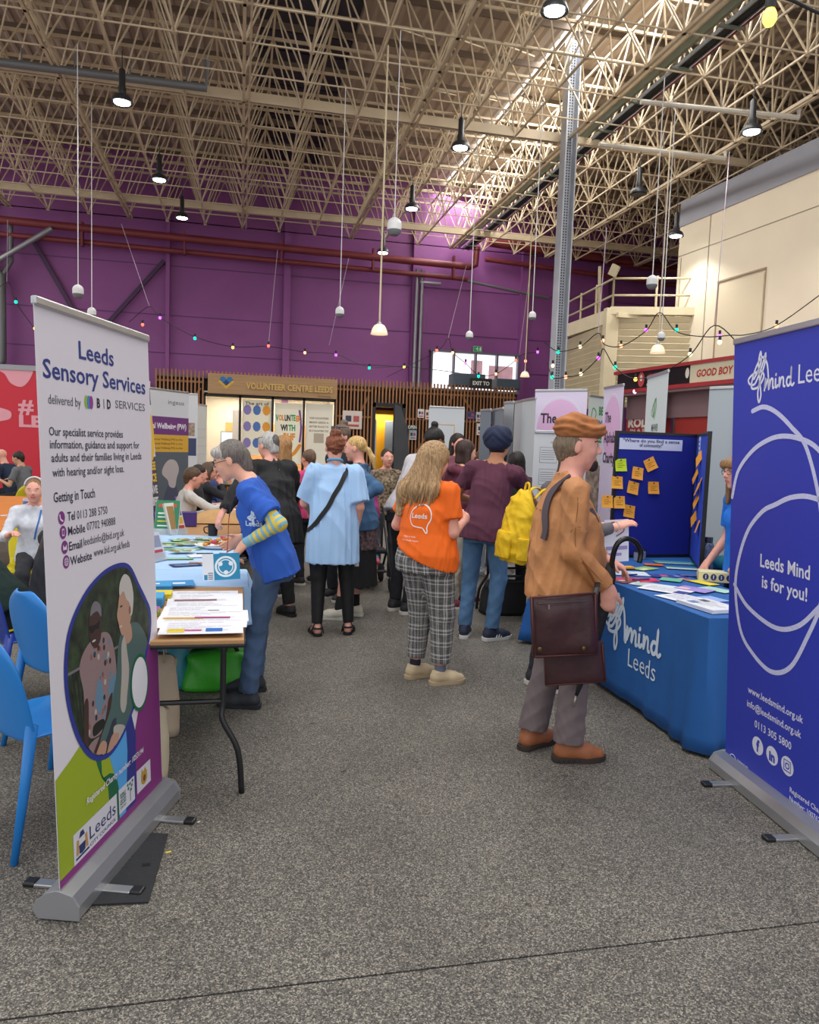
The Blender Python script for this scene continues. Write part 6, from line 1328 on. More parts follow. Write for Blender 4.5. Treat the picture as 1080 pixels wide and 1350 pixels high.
def sdf_obj(name, prims, h, mats, parent, amp=0, seed=1, freq=(38, 38, 18), mfn=None, vfn=None, sm=1, attr=None):
    vs, F = sdf_mesh(prims, h)
    if sm: vs = smooth_v(vs, F, sm)
    if amp or vfn is not None:
        N = vnormals(vs, F); d = 0
        if amp: d = amp*folds(vs, seed, freq)
        if vfn is not None: d = d+vfn(vs, N)
        vs = vs+N*np.asarray(d)[:, None]
    me = bpy.data.meshes.new(name); me.vertices.add(len(vs)); me.vertices.foreach_set('co', vs.astype(np.float32).ravel())
    me.loops.add(F.size); me.loops.foreach_set('vertex_index', F.astype(np.int32).ravel()); me.polygons.add(len(F)); me.polygons.foreach_set('loop_start', np.arange(0, F.size, 4, dtype=np.int32)); me.polygons.foreach_set('loop_total', np.full(len(F), 4, np.int32))
    if not isinstance(mats, (list, tuple)): mats = [mats]
    for m in mats: me.materials.append(m)
    if mfn is not None: me.polygons.foreach_set('material_index', np.asarray(mfn(vs[F].mean(1))).astype(np.int32))
    me.polygons.foreach_set('use_smooth', np.ones(len(F), bool)); me.update(calc_edges=True)
    if attr is not None: at_ = me.attributes.new('fab_u', 'FLOAT', 'POINT'); at_.data.foreach_set('value', np.asarray(attr(vs), np.float32))
    o = bpy.data.objects.new(name, me); COL.objects.link(o); o.parent = parent; return o

def skin(name, col): return mat('skin_'+name, col, .5, var=.06, vscale=30, spec=.3)
SK = {'fair': ('e2ab92', 'c27a6e'), 'pink': ('e5a794', 'c27468'), 'tan': ('b98262', '94534a'), 'brown': ('8a5a40', '6b3a34'), 'olive': ('c8987a', 'a2605a')}
def hairm(col): 
    k = 'hair_'+col
    return mat(k, col, .45, var=.45, vscale=9, stretch=(14, 14, 1.2), bump=.5, bscale=16, detail=4, spec=.4)
def clothm(col, rough=.85, var=.06, bump=.25, bs=260): return mat('fabric_'+col, col, rough, var=var, vscale=7, bump=bump, bscale=bs)
def ik(a, b, l1, l2, pole):
    d = b-a; L = np.linalg.norm(d)
    if L > (l1+l2)*.999: b = a+d/L*(l1+l2)*.999; d = b-a; L = np.linalg.norm(d)
    x = (l1*l1-l2*l2+L*L)/(2*L); y = math.sqrt(max(0, l1*l1-x*x)); u = d/L; p = nrm(pole-u*(pole @ u)); return a+u*x+p*y, b
def rotm(yaw, pitch, roll):       # degrees: yaw left+, pitch down+, roll
    return np.array(Matrix.Rotation(R(yaw), 3, 'Z') @ Matrix.Rotation(R(-pitch), 3, 'X') @ Matrix.Rotation(R(roll), 3, 'Y'))
class Figure:
    """a person: local frame faces +y, x to the person's right"""
    def __init__(s, label, x, y, az, h=1.7, lean=0, side=0, twist=0, head=(0, 0, 0), hands=None, feet=None, fat=1.0, male=False, skin_='fair', vox=.0068, sit=None, group=None, pz=None, poke=0, shift=(0, 0)):
        s.label = label; s.s = S = h/1.74; s.fat = fat; s.male = male; s.vox = vox
        s.root = thing('person', label, 'person', (x, y, 0), R(-az), group); s.inv = np.array(s.root.matrix_basis.inverted()); s.M = s.root.matrix_basis
        P = V3(shift[0], shift[1], (pz if pz is not None else (.925*S if sit is None else sit+.10))); s.P = P
        Rt = rotm(0, 0, 0); sp = np.array(Matrix.Rotation(R(-lean), 3, 'X') @ Matrix.Rotation(R(side), 3, 'Y')); tw = np.array(Matrix.Rotation(R(twist), 3, 'Z'))
        s.ax = (sp @ tw).T            # rows: right, forward, up of the torso
        Rr, Fw, Up = s.ax; s.R_, s.F_, s.U_ = Rr, Fw, Up
        s.N = P+Up*.535*S; sw = (.185 if male else .162)*S*(.8+.2*fat)
        s.sh = [s.N-Up*.088*S-Rr*sw, s.N-Up*.088*S+Rr*sw]
        hm = s.ax.T @ rotm(*head) if False else (np.array(Matrix.Rotation(R(-lean*.35), 3, 'X')) @ rotm(*head)); s.hm = hm.T     # rows
        s.H = s.N+(Up*.4+s.hm[2]*.6)*.128*S+s.hm[1]*.022*S+Fw*(.01+poke)*S
        # legs
        s.hip = [P+V3(-.088*S, 0, 0), P+V3(.088*S, 0, 0)]; s.kn, s.an, s.fd = [], [], []
        feet = feet or [((-.1, 0), 8), ((.1, 0), -8)]
        for i, (f, yaw) in enumerate(feet):
            q = s.loc(f, 0) if len(f) == 2 and isinstance(f, Vector) else V3(f[0], f[1], 0); 
            fd = V3(-math.sin(R(yaw)), math.cos(R(yaw)), 0); a = V3(q[0], q[1], .085*S); pole = fd*1.0+V3(0, 0, .1) if sit is None else V3(fd[0]*.2, fd[1], 1.0)
            k, a = ik(s.hip[i], a, .425*S, .42*S, pole); s.kn.append(k); s.an.append(a); s.fd.append(fd)
        # arms
        hands = hands or [None, None]; s.el, s.wr, s.hd, s.pn = [], [], [], []
        for i, hd in enumerate(hands):
            sg = -1 if i == 0 else 1
            if hd is None: hd = dict(p=s.sh[i]+V3(sg*.07, .03, -.5)*S)
            p = hd['p']; p = s.loc(p) if isinstance(p, Vector) else V3(p)
            pole = V3(hd.get('pole', (sg*.35, -1, -.25))); e, w = ik(s.sh[i], p, .285*S, .25*S, pole); s.el.append(e); s.wr.append(w)
            f = nrm(w-e); s.hd.append(nrm(f+V3(hd.get('bend', (0, 0, 0))))); n_ = V3(hd.get('palm', (-sg, 0, 0))); n_ = nrm(n_-s.hd[-1]*(n_ @ s.hd[-1])); s.pn.append(n_)
        s.curl = [hd.get('curl', 22) if hd else 22 for hd in hands]; s.sit = sit
        s.skinm = skin(skin_, SK[skin_][0]); s.lipm = skin(skin_+'_lip', SK[skin_][1]); s.body()
    def loc(s, p, z=None): q = s.inv @ np.array([p[0], p[1], p[2] if len(p) > 2 else 0, 1]); return q[:3]
    def hp(s, x, y, z): return s.H+(s.hm[0]*x+s.hm[1]*y+s.hm[2]*z)*s.s
    def tp(s, x, y, z): return s.P+(s.R_*x+s.F_*y+s.U_*z)*s.s      # torso frame, from the pelvis
    def head_prims(s):
        S = s.s; A = s.hm; e = lambda c, r, k=.02: ellip(s.hp(*c), V3(r)*S, A, k); c_ = lambda a, b, ra, rb, k=.015: cone(s.hp(*a), s.hp(*b), ra*S, rb*S, k)
        w = 1.05 if s.male else 1.0
        P = [e((0, -.014, .032), (.074, .094, .086)), e((0, .026, -.005), (.064, .068, .078), .03), e((0, .024, -.062), (.052*w, .056, .045), .03), c_((0, .058, -.094), (0, .064, -.098), .022*w, .018*w, .02), c_((-.03, .075, .024), (.03, .075, .024), .012, .012, .015),
             e((-.036, .058, -.026), (.022, .024, .024), .02), e((.036, .058, -.026), (.022, .024, .024), .02), c_((0, .088, .014), (0, .108, -.022), .0075, .0105, .008), e((-.011, .097, -.029), (.008, .009, .007), .006), e((.011, .097, -.029), (.008, .009, .007), .006),
             c_((-.019, .086, -.056), (.019, .086, -.056), .0065, .0065, .006), c_((-.014, .086, -.065), (.014, .086, -.065), .007, .007, .006)]
        P += [carve(s.hp(sx*.031, .098, .006), V3(.017, .014, .011)*S, A) for sx in (-1, 1)]
        for sx in (-1, 1): P += [e((sx*.077, -.008, -.006), (.008, .019, .032), .008)]
        P += [cone(s.N-s.U_*.03*S, s.hp(0, -.022, -.06), (.060 if s.male else .050)*S, (.056 if s.male else .046)*S, .025)]
        return P
    def hand_prims(s, i):
        S = s.s; w, d, n_ = s.wr[i], s.hd[i], s.pn[i]; L = np.cross(d, n_)*(1 if i == 1 else -1); P = [cone(w, w+d*.03*S, .026*S, .03*S, .02, n_, 1.3), cone(w+d*.02*S, w+d*.075*S+0, .036*S, .037*S, .02, n_, 2.0)]
        # L points to the thumb side
        for k in range(4):
            sc = (.92, 1.0, .95, .78)[k]; a = w+d*(.083-.006*(k == 3))*S+L*(.0285-.019*k)*S; ang = R(s.curl[i])*(1+.12*k); dd = d; ra = .0092*S
            for j, ln in enumerate((.038, .026, .021)):
                q = ang*(.8 if j == 0 else 1.0); dd = nrm(dd*math.cos(q)+np.cross(np.cross(dd, n_), dd)*math.sin(q)); b = a+dd*ln*sc*S; P.append(cone(a, b, ra, ra*.92, .006)); a = b; ra *= .92
        a = w+d*.022*S+L*.028*S; dd = nrm(d*.75+L*.62+n_*.35); b = a+dd*.038*S; P.append(cone(a, b, .0135*S, .0105*S, .012)); dd = nrm(dd+d*.3+n_*.25); P.append(cone(b, b+dd*.03*S, .0102*S, .0085*S, .006)); return P
    def body(s):
        S, f = s.s, s.fat; m = s.male; A = s.ax
        st = [(-.10, .138*f, .095*f, 0, -.012), (0, .142*f, .098*f, 0, -.012), (.15, (.128 if not m else .138)*f, .088*f, 0, 0), (.32, .142*(.3+.7*f), .098*(.3+.7*f), 0, .004), (.41, .135, .075, 0, -.006), (.48, .085, .055, 0, -.006)]
        P = [loft(s.P, A, [(a*S, b*S, c*S, d*S, e*S) for a, b, c, d, e in st], .04)]
        P += [cone(s.sh[i], s.N-s.U_*.02*S, .046*S, .042*S, .03) for i in (0, 1)]
        for i in (0, 1):
            P += [cone(s.sh[i], s.el[i], .044*S*(.5+.5*f), .036*S*(.5+.5*f), .02), cone(s.el[i], s.wr[i], .036*S*(.5+.5*f), .025*S, .015)]
            P += [cone(s.hip[i], s.kn[i], .066*S*f, .042*S*f, .03), cone(s.kn[i], lerp(s.kn[i], s.an[i], .35), .042*S*f, .045*S*f, .02, None, 1), cone(lerp(s.kn[i], s.an[i], .35), s.an[i], .045*S*f, .031*S, .02)]
            fd = s.fd[i]; a = s.an[i]; P += [cone(a-fd*.03*S+V3(0, 0, -.045*S), a+fd*.09*S+V3(0, 0, -.052*S), .032*S, .028*S, .02), cone(a, a+fd*.05*S+V3(0, 0, -.035*S), .034*S, .03*S, .02), cone(a+fd*.09*S+V3(0, 0, -.058*S), a+fd*.15*S+V3(0, 0, -.064*S), .026*S, .02*S, .02, None, 1)]
        P += s.head_prims()
        for i in (0, 1): P += s.hand_prims(i)
        lip = s.hp(0, .09, -.060); A3 = s.hm
        def mf(c): q = (c-lip) @ A3.T/s.s; return ((np.abs(q[:, 0]) < .022) & (np.abs(q[:, 2]) < .0085) & (np.abs(q[:, 1]) < .02)).astype(int)
        s.bodyo = sdf_obj('body', P, s.vox, [s.skinm, s.lipm], s.root, mfn=mf, sm=1)
        ew = C('e6e2dc', .25); ei = C('3b2a20', .2)
        for sx in (-1, 1):
            mb = MB(); mb.ball(tuple(s.hp(sx*.031, .0745, .006)), .0130*S, 10); q = s.hp(sx*.031, .0745, .006)+s.hm[1]*.0084*S; mb.ball(tuple(q), .0062*S, 8, mi=1); mb.build('eye', [ew, ei], s.root, True, world=False)
            b = MB().tube([tuple(s.hp(sx*.015, .089, .027)), tuple(s.hp(sx*.034, .087, .031)), tuple(s.hp(sx*.050, .073, .026))], .0035*S, 6); b.build('eyebrow', C('5a463a', .8), s.root, True, world=False)
    # ---- garments
    def top(s, col, sleeve=.6, hem=-.08, st=None, slw=1.0, name='shirt', amp=.006, m=None, fit=1.0, cuff=None, collar=0, seed=3, mfn=None, extra=(), neck=.52, mats=None, hv=None, k=.035, freq=(34, 34, 15)):
        S, f = s.s, s.fat; A = s.ax; fm = f*fit
        st = st or [(hem, .192*fm, .147*fm, 0, -.004), (0, .188*fm, .145*fm, 0, -.006), (.15, .160*fm, .124*fm, 0, .002), (.32, .160*fit*(.3+.7*f), .122*fit*(.3+.7*f), 0, .006), (.41, .152, .092, 0, -.006), (neck-.03, .082, .066, 0, -.004)]
        P = [loft(s.P, A, [(a*S, b*S, c*S, d*S, e*S) for a, b, c, d, e in st], k)]+[cone(s.sh[i], s.N-s.U_*.035*S, .056*S, .05*S, k) for i in (0, 1)]
        if not s.male: P += [ellip(s.tp(sx*.062, .07*f, .34), V3(.058, .05, .06)*S*f, A, .04) for sx in (-1, 1)]
        w_ = (.5+.5*f)*slw
        for i in (0, 1):
            if sleeve <= 1: P.append(cone(s.sh[i], lerp(s.sh[i], s.el[i], sleeve), .060*S*w_, .062*S*w_, k, None, 1, True))
            else:
                t = min(1, sleeve-1); P += [cone(s.sh[i], s.el[i], .060*S*w_, .050*S*w_, k), cone(s.el[i], lerp(s.el[i], s.wr[i], t), .050*S*w_, .040*S*slw, .02, None, 1, True)]
        P += list(extra)
        s.topo = sdf_obj(name, P, hv or max(.0085, s.vox), mats or m or clothm(col), s.root, amp=amp, seed=seed, mfn=mfn, freq=freq); return s.topo
    def bottoms(s, col, length=.97, fit=1.0, name='trousers', m=None, amp=.006, top_=.10, cuffw=1.0, seed=7, hv=None, freq=(26, 26, 44), mats=None, mfn=None, attr=None):
        S, f = s.s, s.fat*fit; P = [loft(s.P, np.eye(3) if s.sit is None and abs(s.U_[1]) < .3 else np.eye(3), [(a*S, b*S*f, c*S*f, 0, e*S) for a, b, c, e in ((-.13, .160, .115, -.02), (-.05, .166, .123, -.018), (.01, .158, .114, -.01), (top_-.03, .135, .098, -.004))], .04)]
        for i in (0, 1):
            L = np.linalg.norm(s.an[i]-s.kn[i]); u = (s.an[i]-s.kn[i])/L
            P += [cone(s.hip[i], s.kn[i], .092*S*f, .064*S*f, .03), cone(s.kn[i], s.kn[i]+u*L*length, .064*S*f, .056*S*f*cuffw, .02, None, 1, True)]
        return sdf_obj(name, P, hv or max(.0085, s.vox), mats or m or clothm(col), s.root, amp=amp, seed=seed, freq=freq, mfn=mfn, attr=attr)
    def skirt(s, col, w0, w1, zb, name='skirt', m=None):
        S = s.s; z = s.P[2]; P = [loft(s.P, np.eye(3), [(zb-z, w1*S, w1*.75*S, 0, 0), (-.15*S, w0*S, w0*.75*S, 0, 0), (.1*S, w0*.85*S, w0*.66*S, 0, 0)], .02)]; return sdf_obj(name, P, .011, m or clothm(col), s.root, amp=.014, freq=(22, 22, 1.5))
    def shoe(s, i, col, sole='d9d5cb', kind='sneaker', high=.0, solem=None, lace=None):
        S = s.s; a = s.an[i]; fd = s.fd[i]; rt = np.array([fd[1], -fd[0], 0]); g = V3(a[0], a[1], 0)
        def q(x, y, z): return g+rt*x*S+fd*y*S+V3(0, 0, z*S)
        mcol = clothm(col, .6) if isinstance(col, str) else col
        P = [cone(q(0, -.035, .05), q(0, .02, .06), .040*S, .040*S, .02), cone(q(0, .02, .055), q(.002, .09, .045), .043*S, .042*S, .03), cone(q(.002, .09, .04), q(.0, .155, .034), .045*S, .034*S, .03), cone(q(0, -.02, .07), q(0, -.015, .10+high), .042*S, .045*S, .02, None, 1, True), plane(q(0, 0, .014), (0, 0, -1))]
        u = sdf_obj('shoe', P, .007, mcol, s.root, sm=1)
        pts = [(.0, -.082), (.03, -.074), (.042, -.04), (.040, .02), (.05, .09), (.043, .15), (.015, .195), (-.012, .198), (-.037, .16), (-.043, .09), (-.034, .02), (-.038, -.04), (-.028, -.074)]
        c_ = [(p.x, p.y) for p in catmull([(x, y, 0) for x, y in pts], 3, True)]; mb = MB(); n = len(c_); vs = [tuple(q(x*(1 if z else .97), y*(1 if z else .98), z)) for z in (.0, .006, .028) for x, y in c_]
        mb.add(vs, [tuple(range(n-1, -1, -1)), tuple(range(2*n, 3*n))]+[(k*n+j, k*n+(j+1) % n, (k+1)*n+(j+1) % n, (k+1)*n+j) for k in (0, 1) for j in range(n)]); mb.build('sole', solem or C(sole, .7), u, 'auto', world=False)
        if lace: 
            mb = MB()
            for k in range(4): y = .045+.02*k; z = .098-.011*k; mb.tube([tuple(q(-.022, y, z-.006)), tuple(q(0, y+.004, z)), tuple(q(.022, y, z-.006))], .0028, 5)
            mb.build('lace', C(lace), u, world=False)
        return u
    def sock(s, i, col, z0=.06, z1=.16):
        d = nrm(s.kn[i]-s.an[i]); a = s.an[i]; sdf_obj('sock', [cone(a-d*.02, a+d*(z1-.085), .041*s.s, .040*s.s, .01, None, 1, True)], .008, clothm(col), s.root)
    def hair(s, col, prims, cuts=(), h=.0065, amp=.006, seed=5, freq=(60, 60, 6), name='hair', mats=None, sm=1, mfn=None):
        S = s.s; P = []
        for p in prims:
            if p[0] == 'e': P.append(ellip(s.hp(*p[1]), V3(p[2])*S, s.hm, p[3] if len(p) > 3 else .02))
            else: P.append(cone(s.hp(*p[1]), s.hp(*p[2]), p[3]*S, p[4]*S, p[5] if len(p) > 5 else .02))
        for c in cuts:
            if c[0] == 'p': P.append(plane(s.hp(*c[1]), s.hm[0]*c[2][0]+s.hm[1]*c[2][1]+s.hm[2]*c[2][2]))
            else: P.append(carve(s.hp(*c[1]), V3(c[2])*S, s.hm, .008))
        return sdf_obj(name, P, h, mats or hairm(col), s.root, amp=amp, seed=seed, freq=freq, sm=sm, mfn=mfn)
    def glasses(s, col='2a2426', w=.0022, up=0.0, yb=0.0, tint=None):
        mb = MB(); 
        for sx in (-1, 1): 
            P = [tuple(s.hp(sx*.033+.0235*math.cos(t), .098+yb-.006*abs(math.cos(t)), .004+up+.0175*math.sin(t))) for t in [2*PI*k/14 for k in range(15)]]; mb.tube(P, w*s.s, 5, cap=False)
            mb.tube([tuple(s.hp(sx*.056, .092+yb, .01+up)), tuple(s.hp(sx*.078, .04+yb, .008+up)), tuple(s.hp(sx*.080, -.01+yb, .004+up))], w*s.s, 5)
        mb.tube([tuple(s.hp(-.01, .099+yb, .006+up)), tuple(s.hp(0, .103+yb, .009+up)), tuple(s.hp(.01, .099+yb, .006+up))], w*s.s, 5); o = mb.build('glasses', C(col, .3), s.root, True, world=False)
        if tint:
            for sx in (-1, 1): MB().add([tuple(s.hp(sx*.033+.023*math.cos(t), .098+yb, .004+up+.017*math.sin(t))) for t in [2*PI*k/12 for k in range(12)]], [tuple(range(12))]).build('lens', C(tint, .15), o, world=False, fixn=False)
        return o
    def surf(s, o): me = o.data; return BVHTree.FromPolygons([v.co for v in me.vertices], [tuple(p.vertices) for p in me.polygons])
    def strap(s, name, pts, w_, m, o, lift=.006, th_=.004, from_=None):
        """ribbon wrapped on a garment: pts in local coords, pushed on to the surface from outside"""
        tr = s.surf(o); out = []; nn = []
        for p in catmull([tuple(p) for p in pts], 6):
            h_ = tr.find_nearest(p); q_ = (Vector(p)-h_[0]); q_ = q_.normalized() if q_.length > .01 else h_[1]; h_ = (h_[0], q_); out.append(h_[0]+h_[1]*lift); nn.append(h_[1])
        for _ in range(6):
            out = [out[0]]+[(out[i-1]+out[i]*2+out[i+1])/4 for i in range(1, len(out)-1)]+[out[-1]]; nn = [nn[0]]+[(nn[i-1]+nn[i]*2+nn[i+1]).normalized() for i in range(1, len(nn)-1)]+[nn[-1]]
        mb = MB(); vs = []; k = len(out)
        for i, (p, q) in enumerate(zip(out, nn)):
            d = (out[min(i+1, k-1)]-out[max(i-1, 0)]).normalized(); b = d.cross(q).normalized()*w_/2; vs += [p-b, p+b, p+b-q*th_, p-b-q*th_]
        mb.add(vs, [(4*i+j, 4*i+(j+1) % 4, 4*i+4+(j+1) % 4, 4*i+4+j) for i in range(k-1) for j in range(4)]+[(0, 1, 2, 3), (4*k-4, 4*k-3, 4*k-2, 4*k-1)]); return mb.build(name, m, s.root, 'auto', world=False)
    def print_on(s, mb, o, direction, m, name='print', lift=.003, maxd=.35):
        tr = s.surf(o); d = Vector(direction).normalized(); out = []
        for v in mb.v:
            v = Vector(v); h_ = tr.ray_cast(v-d*maxd, d, maxd*2); out.append(tuple(h_[0]-d*lift) if h_[0] is not None else tuple(v))
        mb.v = out; return mb.build(name, m, o, world=False, fixn=False)
    # hair presets
    def hair_short(s, col, **k): return s.hair(col, [('e', (0, -.018, .038), (.084, .100, .090)), ('c', (0, -.075, .0), (0, -.065, -.055), .05, .042)], [('x', (0, .10, -.03), (.075, .085, .085)), ('p', (0, 0, -.085), (0, 0, -1)), ('x', (-.085, .02, -.03), (.028, .035, .045)), ('x', (.085, .02, -.03), (.028, .035, .045))], **k)
    def hair_bob(s, col, drop=-.10, **k): return s.hair(col, [('e', (0, -.02, .04), (.088, .104, .092)), ('c', (-.062, -.02, .0), (-.068, -.01, drop), .036, .034), ('c', (.062, -.02, .0), (.068, -.01, drop), .036, .034), ('c', (0, -.06, .0), (0, -.062, drop), .052, .048, .03)], [('x', (0, .105, -.03), (.062, .085, .10)), ('p', (0, 0, drop-.015), (0, 0, -1))], **k)
    def hair_bun(s, col, b=(0, -.06, .13), br=.04, **k): return s.hair(col, [('e', (0, -.018, .036), (.082, .098, .088)), ('e', b, (br, br, br*.85), .01), ('c', (0, -.07, -.0), (0, -.055, -.04), .045, .03)], [('x', (0, .10, -.035), (.073, .085, .088)), ('p', (0, 0, -.08), (0, 0, -1)), ('x', (-.086, .02, -.03), (.028, .035, .045)), ('x', (.086, .02, -.03), (.028, .035, .045))], **k)
    def hair_pony(s, col, tail=((0, -.11, .01), (0, -.15, -.06), (0, -.14, -.16)), **k): return s.hair(col, [('e', (0, -.016, .036), (.081, .097, .087)), ('c', tail[0], tail[1], .024, .028), ('c', tail[1], tail[2], .028, .012), ('c', (0, -.07, .0), tail[0], .04, .02)], [('x', (0, .10, -.035), (.073, .085, .088)), ('p', (0, -.02, -.2), (0, 0, -1)), ('x', (-.086, .02, -.03), (.028, .035, .045)), ('x', (.086, .02, -.03), (.028, .035, .045)), ('x', (0, -.02, -.10), (.09, .075, .06))], **k)
    def hair_long(s, col, drop=-.26, w=1.0, **k):
        pr = [('e', (0, -.02, .04), (.088, .104, .092)), ('c', (0, -.06, .02), (0, -.085, drop), .06, .05*w, .03), ('c', (-.05, -.04, .0), (-.075*w, -.06, drop*.95), .045, .04*w, .03), ('c', (.05, -.04, .0), (.075*w, -.06, drop*.95), .045, .04*w, .03)]
        return s.hair(col, pr, [('x', (0, .105, -.03), (.062, .085, .10))], **k)
# ================================================================ PEOPLE IN THE AISLE
def W(x, y, z): return Vector((x, y, z))
def add_sandal(p, i, col='17171a'):
    S = p.s; a = p.an[i]; fd = p.fd[i]; rt = np.array([fd[1], -fd[0], 0]); g0 = V3(a[0], a[1], 0); q = lambda x, y, z: tuple(g0+rt*x*S+fd*y*S+V3(0, 0, z*S))
    pts = [(.0, -.078), (.036, -.05), (.036, .02), (.048, .09), (.04, .15), (0, .185), (-.042, .15), (-.046, .09), (-.034, .02), (-.036, -.05)]; c_ = [(v.x, v.y) for v in catmull([(x, y, 0) for x, y in pts], 3, True)]; n = len(c_)
    mb = MB(); mb.add([q(x, y, z) for z in (.0, .024) for x, y in c_], [tuple(range(n-1, -1, -1)), tuple(range(n, 2*n))]+[(j, (j+1) % n, n+(j+1) % n, n+j) for j in range(n)])
    m = C(col, .7); so = mb.build('sandal', m, p.root, 'auto', world=False)
    for (y, zt, r) in ((.09, .058, .046), (.0, .09, .045), (-.035, .12, .05)):
        MB().tube([q(r*math.cos(t), y+.012*math.sin(t), .02+max(0, math.sin(t))*(zt-.02)) for t in [PI*k/8 for k in range(9)]], .009*S, 6, flat=.5).build('strap', m, so, True, world=False)
    MB().tube([q(.04*math.cos(t), -.03-.045*math.sin(t), .07) for t in [PI*k/8 for k in range(9)]], .009*S, 6).build('strap', m, so, True, world=False)

# ---- man in tan leather jacket and beret
A = Figure('man in tan leather jacket and rust beret at the blue table with brown satchel', 1.665, 3.62, 106, h=1.79, fat=1.1, male=True, skin_='pink', lean=-1, head=(-6, 2, 0), feet=[(Vector((1.56, 3.74)), 42), (Vector((1.69, 3.55)), 10)],
           hands=[dict(p=W(1.98, 3.80, 1.02), palm=(0, 0, -1)), dict(p=W(1.775, 3.37, .94), pole=(.15, -1, .0), palm=(-1, .1, 0), curl=40, bend=(0, -.7, -1.1))])
LEA = mat('tan_suede', 'c08452', .62, var=.2, vscale=6, bump=.25, bscale=38)
A.bottoms('6f6264', fit=.98, cuffw=1.3, amp=.009, m=mat('mauve_twill', '74686a', .85, var=.08, vscale=5, bump=.3, bscale=300))
A.top('4a4145', sleeve=.1, hem=-.1, name='jumper', fit=1.0, amp=.002, extra=[plane((0, 0, 1.33), (0, 0, 1))], st=[(-.06, .15, .12, 0, .03), (.1, .15, .135, 0, .05), (.3, .14, .12, 0, .03), (.41, .15, .09, 0, 0), (.49, .08, .066, 0, 0)])
jk = A.top('b', sleeve=1.93, slw=1.22, hem=-.09, name='leather_jacket', m=LEA, amp=.012, freq=(24, 24, 12), k=.022, st=[(-.10, .215, .20, 0, -.012), (.0, .21, .20, 0, -.010), (.15, .20, .192, 0, -.006), (.30, .187, .165, 0, -.012), (.41, .165, .115, 0, -.02), (.485, .10, .08, 0, -.01)],
           extra=[loft(A.tp(0, -.012, .50), A.ax, [(-.03, .084, .078, 0, 0), (.035, .076, .07, 0, 0)], .01)])
SEAM = C('8a5228', .7)
for pts in (([A.tp(-.2, -.2, .37), A.tp(0, -.25, .385), A.tp(.2, -.2, .37)]), ([A.tp(0, -.25, .385), A.tp(0.01, -.25, .1), A.tp(0.01, -.25, -.08)])): A.strap('seam', pts, .004, SEAM, jk, lift=.0015, th_=.002)
A.strap('seam', [A.tp(-.2, -.2, -.06), A.tp(0, -.25, -.06), A.tp(.25, -.15, -.06), A.tp(.27, .1, -.06)], .004, SEAM, jk, lift=.0015, th_=.002)
ep = [lerp(A.sh[1], A.el[1], t) for t in (.55, .62)]; 
for e in ep: A.strap('seam', [e+V3(.12, -.1, 0), e+V3(.14, 0, 0), e+V3(.1, .12, 0)], .003, SEAM, jk, lift=.001, th_=.002)
A.strap('seam', [A.sh[1]+V3(.1, 0, -.02), lerp(A.sh[1], A.el[1], .5)+V3(.12, 0, 0), A.el[1]+V3(.12, 0, 0), lerp(A.el[1], A.wr[1], .8)+V3(.1, 0, 0)], .003, SEAM, jk, lift=.001, th_=.002)
A.strap('pocket_welt', [A.tp(.3, .03, .12), A.tp(.3, .06, .04), A.tp(.3, .04, -.02)], .012, SEAM, jk, lift=.002, th_=.003)
A.hair('7a6a58', [('e', (0, -.022, .01), (.083, .098, .088)), ('c', (0, -.075, .0), (0, -.065, -.05), .052, .044)], [('x', (0, .09, -.03), (.08, .10, .10)), ('p', (0, 0, -.08), (0, 0, -1)), ('x', (-.085, .025, -.03), (.028, .035, .045)), ('x', (.085, .025, -.03), (.028, .035, .045))], amp=.004)
A.hair('2c2420', [('e', (0, .075, -.095), (.026, .028, .03)), ('c', (-.02, .088, -.075), (.02, .088, -.075), .008, .008)], name='beard', amp=.003)
BRT = mat('rust_beret', 'a5683a', .8, var=.22, vscale=14, bump=.5, bscale=26)
def beretf(vs, N): q = (vs-A.H) @ A.hm.T; return .005*np.sin(q[:, 2]*170+3*np.sin(q[:, 1]*22)+q[:, 0]*18)*np.clip((q[:, 2]-.05)*30, 0, 1)
sdf_obj('beret', [ellip(A.hp(0, -.022, .090), V3(.095, .114, .078), A.hm, .03), ellip(A.hp(0, .045, .082), V3(.088, .088, .046), A.hm, .03), loft(A.hp(0, -.008, .052), A.hm, [(-.006, .087, .104, 0, 0), (.03, .092, .11, 0, 0)], .012)], .0055, BRT, A.root, vfn=beretf, amp=.003, freq=(40, 40, 60))
for i in (0, 1): A.shoe(i, mat('boot_tan', '9c5f3c', .6, var=.15, vscale=20), solem=C('3b322c', .8), high=.02, lace='3a2a20')
for i in (0, 1):
    q = lambda x, y, z, i=i: tuple(V3(A.an[i][0], A.an[i][1], 0)+np.array([A.fd[i][1], -A.fd[i][0], 0])*x+A.fd[i]*y+V3(0, 0, z)); mb = MB()
    for k in range(8): y = -.06+.028*k; mb.tube([q(-.040, y, .012), q(.046, y, .012)], .008, 5)
    mb.build('tread', C('2e2824', .8), A.root, world=False)
